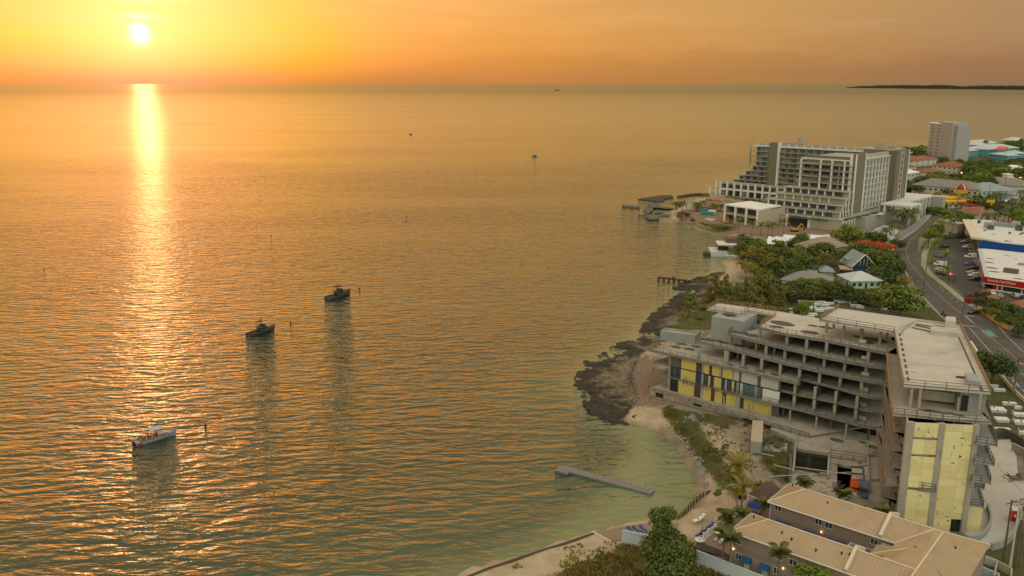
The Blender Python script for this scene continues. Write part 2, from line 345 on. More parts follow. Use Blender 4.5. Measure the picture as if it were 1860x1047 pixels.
ROCK = [G2(x, y, 0) for x, y in [(1128, 768), (1086, 752), (1070, 730), (1055, 692), (1072, 658), (1112, 640), (1135, 622), (1165, 612), (1175, 600), (1185, 580), (1212, 555), (1228, 545), (1250, 532), (1228, 522),
        (1268, 508), (1294, 492), (1312, 486), (1318, 500), (1300, 522), (1285, 545), (1275, 575), (1230, 600), (1195, 640), (1165, 655), (1150, 690), (1160, 740)]]
GRASS = [pg(p) for p in ([(1395, 543), (1480, 548), (1600, 546), (1700, 560), (1760, 620), (1700, 640), (1480, 600), (1380, 575)], [(1745, 590), (1790, 636), (1835, 690), (1900, 740), (1900, 830), (1800, 800), (1740, 700)],
        [(900, 1075), (1060, 1020), (1130, 985), (1180, 990), (1260, 1020), (1360, 1055), (1360, 1120), (940, 1120)], [(1195, 738), (1262, 748), (1330, 760), (1345, 772), (1270, 770), (1290, 800), (1325, 850), (1352, 885), (1310, 885), (1278, 840), (1240, 790)],
        [(1395, 790), (1440, 790), (1440, 880), (1420, 880), (1380, 840)], [(1640, 266), (2000, 250), (2000, 400), (1900, 400), (1760, 388), (1700, 380), (1670, 372), (1640, 345)],
        [(1335, 452), (1400, 437), (1620, 432), (1640, 455), (1650, 520), (1600, 548), (1400, 548), (1330, 545), (1290, 545), (1300, 520), (1390, 520), (1350, 480)], [(1282, 404), (1310, 408), (1345, 412), (1330, 420), (1300, 415)],
        [(1800, 520), (1900, 535), (1900, 640), (1830, 590), (1780, 565)], [(1780, 980), (1900, 930), (1900, 1120), (1780, 1120)], [(1240, 560), (1400, 545), (1400, 580), (1290, 600), (1220, 600)])]
DIRT = [pg(p) for p in ([(1170, 640), (1215, 690), (1240, 735), (1190, 740), (1140, 735), (1140, 690)], [(1225, 385), (1300, 372), (1420, 400), (1560, 425), (1560, 440), (1400, 430), (1300, 420), (1240, 402)])]
xs = np.concatenate([np.arange(-24, 300, 1.6), 300 * 1.022 ** np.arange(0, 106)]); ys = np.concatenate([np.arange(84, 420, 1.6), 420 * 1.016 ** np.arange(0, 92)])
X, Y = np.meshgrid(xs, ys); P = np.stack([X.ravel(), Y.ravel()], 1)
P_j = P + (np.stack([vnoise(P, 9, 1), vnoise(P, 9, 2)], 1) - .5) * 3
sd = sdf(P_j, SHORE); sr = sdf(P, ROCK)
def ground_h(sd_, wall):
    t = np.clip(sd_ / 8.5, -1, 1); s = np.where(t > 0, t * t * (3 - 2 * t), t)
    return s * 2.0
hh = ground_h(sd, None)
steep = ((P[:, 1] < 141.5) & (P[:, 0] < 28)) | ((P[:, 1] < 147) & (P[:, 0] < 40))          # walled shore at the near corner
hh = np.where(steep, np.clip(sd / .8, -1, 1) * 1.6, hh); hh = np.where(steep & (sd > .8), 1.6, hh)
pz_ = (P[:, 0] > 26) & (P[:, 0] < 40) & (P[:, 1] < 147) & (P[:, 1] > 134) & (sd > 0); hh = np.where(pz_, np.minimum(hh, .85 + np.clip((sd - 1) / 4, 0, 1) * 1.1), hh)
hh = np.where(sr > 1.0, hh - 1.1, hh)
hh = hh - np.where((sd > 0) & (sd < 8), (vnoise(P, 3.0, 5) - .5) * .5, 0)
nx, ny = len(xs), len(ys); idx = np.arange(nx * ny).reshape(ny, nx)
Fq = np.stack([idx[:-1, :-1], idx[:-1, 1:], idx[1:, 1:], idx[1:, :-1]], -1).reshape(-1, 4)
me = bpy.data.meshes.new('ground'); me.from_pydata(np.column_stack([P, hh]).tolist(), [], Fq.tolist())
g_w = np.zeros(len(P))
for gpoly in GRASS: g_w = np.maximum(g_w, np.clip(sdf(P, gpoly) / 3.0 + .5, 0, 1))
d_w = np.zeros(len(P))
for gpoly in DIRT: d_w = np.maximum(d_w, np.clip(sdf(P, gpoly) / 4 + .5, 0, 1))
s_w = np.clip(1.2 - sd / 16.0, 0, 1) * (sd > -50)
r_w = np.clip(sr / 3 + .5, 0, 1)
ca = me.color_attributes.new('zone', 'FLOAT_COLOR', 'POINT')
ca.data.foreach_set('color', np.column_stack([s_w, g_w, r_w, d_w]).ravel())
me.polygons.foreach_set('use_smooth', [True] * len(me.polygons))
gm = bpy.data.materials.new('ground_mix'); gm.use_nodes = True; t = gm.node_tree; t.nodes.clear(); k = N(t)
at = k.n('ShaderNodeVertexColor', layer_name='zone'); sp = k.n('ShaderNodeSeparateColor'); k.lk(at.outputs[0], sp.inputs[0])
co = k.n('ShaderNodeNewGeometry').outputs['Position']
na = k.noise(co, .25, 6, .65, .3); nb = k.noise(co, 1.6, 4, .6); nc = k.noise(co, .07, 4, .6); nd = k.noise(co, 5.0, 2, .6)
base = k.mix(k.mapr(na, .35, .65, 0, 1), (.33, .27, .205), (.19, .155, .115))
sand = k.mix(k.mapr(na, .35, .65, 0, 1), (.50, .39, .27), (.36, .275, .19))
dirt = k.mix(k.mapr(nb, .35, .65, 0, 1), (.30, .21, .145), (.16, .105, .07))
grass = k.mix(k.mapr(nb, .35, .65, 0, 1), (.060, .072, .024), (.105, .100, .04)); grass = k.mix(k.mapr(nc, .5, .7, 0, .5), grass, (.17, .13, .07))
rockc = k.mix(k.mapr(nb, .4, .6, 0, 1), (.035, .03, .026), (.15, .12, .095))
def thr(w, nz, lo=.30, hi=.70):   # noisy edge between zones
    return k.mapr(k.math('ADD', w, k.math('MULTIPLY', k.math('SUBTRACT', nz, .5), 1.1)), lo, hi, 0, 1, True)
c = k.mix(thr(sp.outputs[0], na), base, sand); c = k.mix(thr(at.outputs[1], nb), c, dirt)
c = k.mix(thr(sp.outputs[1], nb), c, grass); c = k.mix(thr(sp.outputs[2], nb), c, rockc)
c = k.mix(k.mapr(nd, .58, .75, 0, .5), c, (.10, .085, .06))
# wet sand along the waterline
zz = k.n('ShaderNodeSeparateXYZ'); k.lk(co, zz.inputs[0])
c = k.mix(k.mapr(zz.outputs[2], .05, .45, .55, 0), c, (.14, .10, .065))
b = k.n('ShaderNodeBsdfPrincipled'); k.lk(c, b.inputs['Base Color']); b.inputs['Roughness'].default_value = .92; b.inputs['Specular IOR Level'].default_value = .2
bp = k.n('ShaderNodeBump'); bp.inputs['Distance'].default_value = .12; k.lk(k.math('ADD', nb, nd), bp.inputs['Height']); k.lk(bp.outputs[0], b.inputs['Normal'])
o = k.n('ShaderNodeOutputMaterial'); k.lk(b.outputs[0], o.inputs[0])
me.materials.append(gm); go = link(bpy.data.objects.new('ground', me)); go['kind'] = 'structure'

# ---- ironshore: fine ragged rock shelf with pools
rx = np.arange(12, 92, .62); ry = np.arange(176, 352, .62); X, Y = np.meshgrid(rx, ry); P = np.stack([X.ravel(), Y.ravel()], 1)
rs_ = sdf(P, ROCK); ss = sdf(P + (np.stack([vnoise(P, 7, 11), vnoise(P, 7, 12)], 1) - .5) * 10, SHORE)
rid = 1 - np.abs(vnoise(P, 5, 21, 5) * 2 - 1); fine = vnoise(P, 1.7, 31, 3)
tt = np.clip((ss + 2) / 15, 0, 1)
z = -0.85 + rid * 1.65 * (1 - tt) ** .5 * np.clip((ss + 7) / 7, 0, 1) ** .6 + tt * 2.15 + (fine - .5) * (1.3 - .8 * tt)
z = z - 1.3 * np.clip((vnoise(P, 9, 41, 3) - .56) * 9, 0, 1) * np.clip(1 - tt * 1.6, 0, 1)
z = np.where(ss < -7, -1.5, z)
keep = rs_ > -2.5
nx, ny = len(rx), len(ry); idx = np.arange(nx * ny).reshape(ny, nx)
Fq = np.stack([idx[:-1, :-1], idx[:-1, 1:], idx[1:, 1:], idx[1:, :-1]], -1).reshape(-1, 4)
kf = keep[Fq].all(1) & (z[Fq].max(1) > -.6); Fq = Fq[kf]; used = np.unique(Fq); rem = np.full(len(P), -1); rem[used] = np.arange(len(used))
me = bpy.data.meshes.new('rock_shelf'); me.from_pydata(np.column_stack([P, z])[used].tolist(), [], rem[Fq].tolist())
rm = bpy.data.materials.new('ironshore'); rm.use_nodes = True; t = rm.node_tree; t.nodes.clear(); k = N(t)
co = k.n('ShaderNodeNewGeometry').outputs['Position']; zz = k.n('ShaderNodeSeparateXYZ'); k.lk(co, zz.inputs[0])
nb = k.noise(co, 1.1, 5, .65); na = k.noise(co, .12, 4, .6)
dk = k.mix(nb, (.012, .010, .007), (.055, .040, .026)); br = k.mix(k.mapr(nb, .4, .62, 0, 1), (.13, .10, .075), (.26, .19, .13)); gr = k.mix(nb, (.07, .075, .028), (.16, .14, .06))
c = k.mix(k.mapr(k.math('ADD', zz.outputs[2], k.math('MULTIPLY', k.math('SUBTRACT', nb, .5), 1.0)), .90, 1.7, 0, 1, True), dk, br)
c = k.mix(k.math('MULTIPLY', k.mapr(na, .48, .62, 0, 1, True), k.mapr(zz.outputs[2], 1.1, 1.8, 0, .8)), c, gr)
b = k.n('ShaderNodeBsdfPrincipled'); k.lk(c, b.inputs['Base Color']); b.inputs['Roughness'].default_value = .85
o = k.n('ShaderNodeOutputMaterial'); k.lk(b.outputs[0], o.inputs[0]); me.materials.append(rm)
ro = link(bpy.data.objects.new('rock_shelf', me)); ro['kind'] = 'structure'

# ---- sea
def water_material():
    m = bpy.data.materials.new('sea_water'); m.use_nodes = True; t = m.node_tree; t.nodes.clear(); k = N(t)
    co = k.n('ShaderNodeNewGeometry').outputs['Position']
    at = k.n('ShaderNodeVertexColor', layer_name='depth'); sp = k.n('ShaderNodeSeparateColor'); k.lk(at.outputs[0], sp.inputs[0])
    deep = (.030, .042, .026); mid = (.050, .070, .038); shal = (.165, .190, .095)
    patch = k.noise(co, .045, 4, .6, .5)
    s1 = k.math('ADD', sp.outputs[0], k.math('MULTIPLY', k.math('SUBTRACT', patch, .5), .35))
    c = k.mix(k.mapr(s1, .05, .45, 0, 1, True), deep, mid); c = k.mix(k.mapr(s1, .55, .95, 0, 1, True), c, shal)
    b = k.n('ShaderNodeBsdfDiffuse'); k.lk(c, b.inputs[0]); gl = k.n('ShaderNodeBsdfGlossy'); lw = k.n('ShaderNodeLayerWeight')
    # waves: two crossing swells, wind ripples and chop; they blur into roughness with distance
    dist = k.n('ShaderNodeVectorMath', operation='DISTANCE'); k.lk(co, dist.inputs[0]); dist.inputs[1].default_value = (0, 0, 0)
    wv = []
    for rot, sx, sy, sc, dl, rg, ds, amp in ((-15, .34, 1.0, .19, 2, .5, 1.0, .62), (-20, .34, 1.0, .40, 2, .5, .8, .60), (-10, .40, 1.0, .85, 2, .55, .6, .17), (-38, .6, 1.0, 2.2, 2, .6, .4, .03)):
        v = k.mapping(co, rot=(0, 0, R(rot)), sc=(sx, sy, 1)); nn = k.noise(v, sc, dl, rg, ds)
        wv.append(k.math('MULTIPLY', nn, amp * 1.85))
    swell = k.n('ShaderNodeTexWave', wave_type='BANDS', bands_direction='Y', wave_profile='SIN'); k.lk(k.mapping(co, rot=(0, 0, R(-16))), swell.inputs[0])
    swell.inputs['Scale'].default_value = .105; swell.inputs['Distortion'].default_value = 5.5; swell.inputs['Detail'].default_value = 3; swell.inputs['Detail Scale'].default_value = .55; swell.inputs['Detail Roughness'].default_value = .55
    wv.append(k.math('MULTIPLY', swell.outputs['Fac'], .09))
    hgt = wv[0]
    for w_ in wv[1:]: hgt = k.math('ADD', hgt, w_)
    gust = k.mapr(k.noise(k.mapping(co, sc=(.35, 1, 1), rot=(0, 0, R(8))), .008, 4, .6, .4), .35, .65, .55, 1.25)
    calm = k.mapr(sp.outputs[0], .3, 1.0, 1.0, .40)
    fade = k.mapr(dist.outputs['Value'], 150, 1100, 1.0, .22)
    bp = k.n('ShaderNodeBump'); bp.inputs['Distance'].default_value = 1.0; k.lk(k.math('MULTIPLY', k.math('MULTIPLY', gust, calm), fade), bp.inputs['Strength']); k.lk(hgt, bp.inputs['Height'])
    for x_ in (b, gl, lw): k.lk(bp.outputs[0], x_.inputs['Normal'])
    k.lk(k.mapr(dist.outputs['Value'], 120, 1800, .07, .16), gl.inputs['Roughness'])
    gl.inputs[0].default_value = (.90, .94, .86, 1)
    fac = k.math('ADD', .035, k.math('MULTIPLY', k.math('POWER', lw.outputs['Facing'], 3.3), k.mapr(dist.outputs['Value'], 700, 8000, .92, .54)))
    lw.inputs['Blend'].default_value = .5
    mx = k.n('ShaderNodeMixShader'); k.lk(fac, mx.inputs[0]); k.lk(b.outputs[0], mx.inputs[1]); k.lk(gl.outputs[0], mx.inputs[2])
    o = k.n('ShaderNodeOutputMaterial'); k.lk(mx.outputs[0], o.inputs[0]); return m
xs = np.concatenate([[-120000, -30000, -8000, -2500, -1000], np.arange(-500, 700, 5.0), [900, 1500, 3000, 8000, 30000, 120000]])
ys = np.concatenate([[-60000, -5000, -500, 0], np.arange(60, 620, 5.0), [700, 850, 1100, 1600, 2600, 5000, 10000, 30000, 120000]])
X, Y = np.meshgrid(xs, ys); P = np.stack([X.ravel(), Y.ravel()], 1); sw = -sdf(P, SHORE)
nx, ny = len(xs), len(ys); idx = np.arange(nx * ny).reshape(ny, nx)
Fq = np.stack([idx[:-1, :-1], idx[:-1, 1:], idx[1:, 1:], idx[1:, :-1]], -1).reshape(-1, 4)
Fq = Fq[~(sw[Fq].max(1) < -25)]
me = bpy.data.meshes.new('sea'); me.from_pydata(np.column_stack([P, np.zeros(len(P))]).tolist(), [], Fq.tolist())
bay = np.exp(-((P[:, 0] - 34) ** 2 + (P[:, 1] - 158) ** 2) / (2 * 14 ** 2))
dep = np.clip(np.exp(-np.clip(sw, 0, None) / 17) * .8 + bay * .55 + .14 * np.exp(-np.clip(sw, 0, None) / 60), 0, 1)
ca = me.color_attributes.new('depth', 'FLOAT_COLOR', 'POINT'); ca.data.foreach_set('color', np.column_stack([dep, dep, dep, np.ones(len(P))]).ravel())
me.materials.append(water_material()); so = link(bpy.data.objects.new('sea', me)); so['kind'] = 'structure'

# ---- distant headland
mb = MB(); n = 150; A = G(1537, 160.0, 0); B = G(1985, 164.6, 0)
for row in (0,):
    pts = []
    for i in range(n):
        tt_ = i / (n - 1); c_ = A.lerp(B, tt_); hgt_ = (16 + 26 * mnoise.noise(Vector((tt_ * 9, 3, 0))) + 15 * mnoise.noise(Vector((tt_ * 60, 1, 0)))) * min(1, tt_ * 9) + 10 + 22 * min(1, tt_ * 5)
        w_ = 60 + 700 * min(1, tt_ * 4); pts.append((c_, max(5, hgt_), w_))
    rings = [[(c_.x, c_.y - 8, -1), (c_.x, c_.y, h_ * .85), (c_.x + 20, c_.y + w_ * .3, h_), (c_.x + 20, c_.y + w_, h_ * .7), (c_.x + 20, c_.y + w_ + 60, -1)] for c_, h_, w_ in pts]
    mb.loft(rings, close=False, caps=False)
mat('far_wood', (.050, .048, .032), .95, .3, .02, col2=(.085, .075, .055), obj=False)
struct('headland', mb, M['far_wood'])

# ---- roads and paved areas (sheets 4 mm apart)
def sheet(name, pts, z, m, kind='structure'):
    mb = MB(); mb.poly([(x, y, z) for x, y in pts]); me_ = mb.mesh(name, m)
    import bmesh
    bm = bmesh.new(); bm.from_mesh(me_); bmesh.ops.triangulate(bm, faces=bm.faces[:]); bm.to_mesh(me_); bm.free()
    o_ = link(bpy.data.objects.new(name, me_)); o_['kind'] = kind; return o_
ZR = 2.02
ROAD_L = [(1700, 378), (1695, 384), (1684, 400), (1664, 418), (1634, 437), (1624, 452), (1625, 472), (1644, 489), (1657, 513), (1679, 540), (1712, 575), (1745, 603), (1772, 633), (1822, 690), (1880, 745), (1960, 830)]
ROAD_R = [(1735, 382), (1722, 388), (1706, 398), (1684, 414), (1668, 437), (1667, 455), (1675, 485), (1696, 512), (1730, 536), (1756, 552), (1782, 568), (1818, 594), (1862, 613), (1920, 640), (1990, 672), (2100, 740)]
sheet('road', pg(ROAD_L, ZR) + pg(ROAD_R[::-1], ZR), ZR, M['asphalt'])
sheet('side_road', pg([(1733, 384), (1775, 391), (1812, 381), (1868, 362), (1960, 345), (1960, 352), (1868, 376), (1820, 392), (1780, 402), (1735, 397), (1715, 393)], ZR - .004), ZR - .004, M['asphalt'])
sheet('parking_lot', pg([(1700, 428), (1755, 428), (1786, 530), (1900, 552), (1900, 575), (1800, 560), (1768, 558), (1742, 540), (1712, 508), (1700, 470)], ZR - .008), ZR - .008, M['asphalt_lot'])
sw_px = [(1700, 432), (1689, 440), (1679, 462), (1678, 481), (1690, 498), (1716, 518), (1750, 546), (1778, 562), (1818, 588), (1862, 607), (1920, 634)]
def strip(name, px, w, z0, z1, m):
    mb = MB(); pts = [Vector((*G2(x, y, z1), 0)) for x, y in px]
    L_, R_ = [], []
    for i, p in enumerate(pts):
        d = (pts[min(i + 1, len(pts) - 1)] - pts[max(i - 1, 0)]).normalized(); nn = Vector((-d.y, d.x, 0)) * w / 2
        L_.append(p + nn); R_.append(p - nn)
    rings = [[(l.x, l.y, z0), (l.x, l.y, z1), (r.x, r.y, z1), (r.x, r.y, z0)] for l, r in zip(L_, R_)]
    mb.loft(rings, close=True); return struct(name, mb, m)
strip('sidewalk', sw_px, 2.3, 2.0, 2.15, M['paving'])
mat('verge', (.07, .10, .025), .95, .3, 1.2, col2=(.13, .13, .05), obj=False)
strip('verge', [(1693, 432), (1680, 443), (1670.5, 462), (1671.5, 482), (1684, 500), (1711, 520), (1745, 548)], 1.6, 2.0, 2.10, M['verge'])
strip('verge', [(1702, 440), (1692, 463), (1690, 482), (1702, 500), (1725, 520), (1741, 536)], 3.6, 2.0, 2.09, M['verge'])
strip('sidewalk', [(1696, 381), (1682, 399), (1661, 418.5), (1631, 438), (1621.5, 452), (1622, 471)], 2.2, 2.0, 2.14, M['paving'])
strip('kerb', [(1642, 489), (1655, 513), (1677, 540), (1710, 575), (1743, 604)], .8, 2.0, 2.16, M['paving'])
# markings
def line_px(name, px, w, m, z=ZR + .006, dash=None):
    mb = MB(); pts = [Vector(G(x, y, z)) for x, y in px]; acc = 0
    for a, b in zip(pts, pts[1:]):
        L_ = (b - a).length; d = (b - a).normalized(); nn = Vector((-d.y, d.x, 0)) * w / 2
        if dash is None: segs = [(0, L_)]
        else:
            segs = []; s0 = 0
            while s0 < L_: segs.append((s0, min(s0 + dash[0], L_))); s0 += dash[0] + dash[1]
        for s0, s1 in segs:
            p0 = a + d * s0; p1 = a + d * s1; mb.poly([tuple(p0 + nn), tuple(p0 - nn), tuple(p1 - nn), tuple(p1 + nn)])
    return struct(name, mb, m)
line_px('lane_line', [(1693, 400), (1672, 418), (1651, 441), (1645, 455), (1650, 473), (1668, 497), (1690, 522), (1715, 545), (1742, 567), (1790, 604), (1850, 655), (1900, 700)], .14, M['road_yellow'])
line_px('lane_line', [(1663, 470), (1682, 497), (1712, 526), (1752, 559)], .14, M['road_paint'], dash=(2, 4))
line_px('lane_line', [(1760, 595), (1800, 640), (1838, 686), (1880, 735)], .14, M['road_paint'])
line_px('lane_line', [(1808, 586), (1830, 612), (1870, 650)], .14, M['road_paint'])
line_px('stop_line', [(1754, 574), (1770, 574.5)], .35, M['road_paint']); line_px('stop_line', [(1746, 592), (1772, 593)], .35, M['road_paint'])
line_px('stop_line', [(1754, 574), (1774, 592)], .2, M['road_paint']); line_px('stop_line', [(1832, 678), (1860, 680)], .35, M['road_paint'])
line_px('stop_line', [(1838, 660), (1875, 662)], .3, M['road_paint']); line_px('lane_line', [(1838, 691), (1862, 712)], .18, M['road_paint'])
sheet('road_marking', pg([(1788, 601), (1797, 601), (1809, 611), (1799, 611)], ZR + .006), ZR + .006, M['turquoise_paint'])
line_px('road_marking', [(1783, 600), (1796, 612), (1812, 612.5), (1798, 600), (1783, 600)], .12, M['road_paint'])
line_px('parking_line', [(1758, 446), (1763, 462)], .2, M['road_paint'])
for i in range(7): line_px('parking_line', [(1757 + i * 2.6, 470 + i * 9), (1771 + i * 2.6, 470.5 + i * 9)], .12, M['road_paint'], z=ZR + .002)
# ================================================================== THE UNFINISHED CONCRETE HOTEL (foreground, L-shaped)
LV = {0: 3.5, 1: 6.9, 2: 10.0, 3: 13.1, 4: 16.2, 5: 19.3, 6: 22.4, 7: 26.6}
bld = thing('unfinished_building', 'abandoned L-shaped grey concrete building shell with yellow panels, open bays and rusty handrails', 'building', (60, 165, GZ))
PW = (0.766, -0.643); AW = (34.5, 203.8)         # west wing frame: s along the facade, t back from it
def W_(s, t): return (AW[0] + PW[0] * s + 0.643 * t, AW[1] + PW[1] * s + 0.766 * t)
def toW(px, py, z):
    x, y = G2(px, py, z); dx, dy = x - AW[0], y - AW[1]; return (dx * PW[0] + dy * PW[1], dx * 0.643 + dy * 0.766)
PE = (0.935, -0.355); AE = (68.6, 142.3)         # east wing frame
def E_(s, t): return (AE[0] + PE[0] * s + 0.355 * t, AE[1] + PE[1] * s + 0.935 * t)
def slab(name, pts, z, th=.32, m='concrete', parent=bld):
    return MB().prism(pts, z - th, z).build(name, M[m], parent)
def railing(pts, z, parent=bld, m='rail_metal', step=2.0, h=1.05, name='railing', closed=False):
    """posts with two rails along a polyline at floor height z"""
    mb = MB(); pts = [Vector((p[0], p[1], z)) for p in pts]
    if closed: pts.append(pts[0])
    for a, b in zip(pts, pts[1:]):
        L_ = (b - a).length; n_ = max(1, round(L_ / step))
        for i in range(n_ + 1):
            p = a.lerp(b, i / n_) + Vector((random.uniform(-.04, .04), random.uniform(-.04, .04), 0)); mb.bar(p - Vector((0, 0, .35)), p + Vector((random.uniform(-.05, .05), 0, h + .05)), .10)
        for hz_ in (.55, h): mb.bar(a + Vector((0, 0, hz_ + random.uniform(-.05, .05))), b + Vector((0, 0, hz_ + random.uniform(-.05, .05))), .075, .09)
        mb.bar(a + Vector((0, 0, .08)), b + Vector((0, 0, .08)), .04, .14)
    return mb.build(name, M[m], parent)
def stain(x, y, z, r, parent=bld, asp=.6):
    n_ = 16; mb = MB(); a0 = random.random() * 6; ca_, sa_ = math.cos(-.7), math.sin(-.7)
    pts = []
    for i in range(n_):
        a = 2 * math.pi * i / n_; rr = r * (1 + .28 * mnoise.noise(Vector((math.cos(a) * 1.3 + a0, math.sin(a) * 1.3, a0))))
        u_, v_ = math.cos(a) * rr, math.sin(a) * rr * asp; pts.append((x + u_ * ca_ - v_ * sa_, y + u_ * sa_ + v_ * ca_, z + .005))
    mb.poly(pts); return mb.build('water_stain', M['stain'], parent)
# west-wing slab outlines measured on the photograph, pushed back to the rear line t = 19
REAR = 20.0
def wslab(level, front_px, rear_s=None, name='floor_slab'):
    z = LV[level]; st = [toW(x, y, z) for x, y in front_px]
    pts = [W_(*p) for p in st]; sl_ = rear_s[0] if rear_s else st[0][0]; sr_ = rear_s[1] if rear_s else 55.5
    pts += [W_(sr_, REAR), W_(sl_, REAR)]
    return slab(name, pts, z), [W_(*p) for p in st], st
fr = {}
fr[0] = wslab(0, [(1178, 706), (1290, 738), (1388, 768), (1470, 792)], (2.0, 55.5))
fr[1] = wslab(1, [(1185, 677), (1234, 689), (1306, 706.5), (1380, 728), (1449, 742.6), (1571, 773.6), (1592, 777)], (3.0, 55.5))
fr[2] = wslab(2, [(1185, 656), (1290, 678), (1394, 702), (1452, 716), (1514, 729), (1578, 745), (1600, 748)], (3.0, 55.5))
fr[3] = wslab(3, [(1179, 635), (1300, 662), (1451, 696), (1456, 688), (1510, 701), (1578, 720), (1604, 723)], (1.5, 55.5))
fr[4] = wslab(4, [(1267.5, 619.6), (1350, 640), (1428, 660), (1485, 673), (1548, 686), (1581, 692.4), (1604, 696)], (15.5, 55.5))
fr[5] = wslab(5, [(1323, 606.5), (1428, 632.5), (1492, 647), (1552, 659), (1612, 669)], (22.5, 55.5))
L6 = [(1284, 562), (1347, 571), (1359, 564.5), (1409, 574), (1379, 594.4), (1430, 607), (1495, 617), (1611, 641)]
s6 = [toW(x, y, LV[6]) for x, y in L6]; fr6 = [W_(*p) for p in s6]
bk = [G2(1424, 567.5, LV[6]), G2(1305, 551, LV[6])]
slab('roof_slab', fr6 + [W_(55.5, 6.2), W_(55.5, 24), W_(40, 24.0)] + bk, LV[6], .35, 'concrete_roof')
railing(fr6[4:8], LV[6]); railing([fr6[2], fr6[3], fr6[4]], LV[6], m='rail_wood'); railing([fr6[0], fr6[1], fr6[2]], LV[6]); railing([bk[1], fr6[0]], LV[6], m='rail_wood'); railing([bk[0], bk[1]], LV[6], m='rail_wood')
for l in (1, 2, 3, 4, 5):
    pts = fr[l][1]
    railing(pts if l != 1 else pts[2:], LV[l])
railing([W_(3.3, 11), fr[3][1][0]], LV[3], m='rail_wood'); railing([G2(1289, 604, LV[4]), fr[4][1][0]], LV[4], m='rail_wood'); railing([G2(1343, 591.5, LV[5]), fr[5][1][0]], LV[5])
railing(fr[1][1][:2], LV[1]); railing(fr[0][1], LV[0], h=.5)
# balcony fascia upstands (edge beams) on the repeated floors
for l in (1, 2, 3, 4, 5):
    mb = MB(); pts = [Vector((p[0], p[1], LV[l])) for p in fr[l][1]]
    for a, b in zip(pts, pts[1:]): mb.bar(a - Vector((0, 0, .22)), b - Vector((0, 0, .22)), .16, .62)
    mb.build('edge_beam', M['concrete_worn'], bld)
mb = MB(); pts = [Vector((p[0], p[1], LV[6])) for p in fr6[4:8]]
for a, b in zip(pts, pts[1:]): mb.bar(a - Vector((0, 0, .22)), b - Vector((0, 0, .22)), .16, .62)
mb.build('edge_beam', M['concrete_worn'], bld)
# columns on a grid, party walls and rear wall with interior shade in their dark tone
def first_s(l): return {0: 3.0, 1: 3.5, 2: 3.5, 3: 16.0, 4: 24.0, 5: 30.5}[l]
COLT = {0: 2.2, 1: 2.2, 2: 2.2, 3: 4.2, 4: 6.3, 5: 6.9}
bays = np.arange(4.2, 54, 4.55)
for l in range(0, 6):
    z0, z1 = LV[l], LV[l + 1] - .32
    for s in bays:
        if s < first_s(l): continue
        tt = COLT[l]
        if l == 0 and s > 24: continue
        c0 = W_(s - .36, tt); MB().fbox(c0, PW, 0, .62, 0, .42, z0, z1).build('column', M['concrete'], bld)
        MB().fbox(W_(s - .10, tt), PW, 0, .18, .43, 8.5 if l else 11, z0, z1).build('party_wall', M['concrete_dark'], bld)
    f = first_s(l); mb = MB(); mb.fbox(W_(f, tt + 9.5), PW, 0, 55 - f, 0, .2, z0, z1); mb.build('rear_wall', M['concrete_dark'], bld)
# open ground floor at the east half: tall posts over a dark undercroft
for s in (26.5, 31.5, 36, 42, 48.5):
    p = W_(s, -.1 if s < 33 else .6); MB().tube((p[0], p[1], 2.6), (p[0], p[1], LV[1] - .3), .22, n=8).build('post', M['concrete'], bld)
for s in (20.5, 24.2, 27.6): 
    p = W_(s, -.6); MB().tube((p[0], p[1], 3.5), (p[0], p[1], LV[1] - .3), .2, n=8).build('post', M['concrete'], bld)
MB().fbox(W_(24, 9.5), PW, 0, 31, 0, .3, 2.0, LV[1] - .3).build('rear_wall', M['void'], bld)  # near-black wall and darker columns paint the undercroft's shade
for s in (33, 44, 52): MB().fbox(W_(s, 3.5), PW, 0, .5, 0, .5, 2.0, LV[1] - .3).build('column', M['concrete_dark'], bld)
# stepped-back upper storeys: isolated columns under the terraces at the west end
for l, px_ in ((3, [(1268.5, 653), (1320, 660)]), (4, [(1325, 624), (1377, 631)]), (5, [(1379, 612)])):
    z0, z1 = LV[l], LV[l + 1] - .3
    for x, y in px_:
        p = G2(x, y, z0); MB().fbox(p, PW, -.3, .3, 0, .45, z0, z1).build('column', M['concrete_blue'], bld)
for s, t in ((18.5, 9), (23, 9), (27.5, 9), (23, 14), (33, 12), (37, 12)):
    l = 3 if s < 22 else 4
    p = W_(s, t); MB().fbox(p, PW, 0, .5, 0, .5, LV[l], LV[l + 1] - .3).build('column', M['concrete'], bld)
# base plinth of the raised deck
pl = [W_(0.2, -0.1), W_(25.5, -.6)]; ut, lt = unit(pl[0], pl[1])
mb = MB(); mb.fbox(pl[0], ut, 0, lt, .02, .4, 1.0, LV[0] - .32); mb.build('plinth_wall', M['concrete'], bld)
MB().fbox(W_(.2, 0), PW, -.02, .35, 0, 16, 1.0, LV[0] - .32).build('plinth_wall', M['concrete'], bld)
MB().fbox(W_(1.9, -.16), ut, 0, 2.2, -.02, .2, 1.75, 3.05).build('vent_opening', M['void'], bld); MB().fbox(W_(12.5, -.34), ut, 0, 2.2, -.02, .2, 2.3, 2.9).build('vent_opening', M['void'], bld)
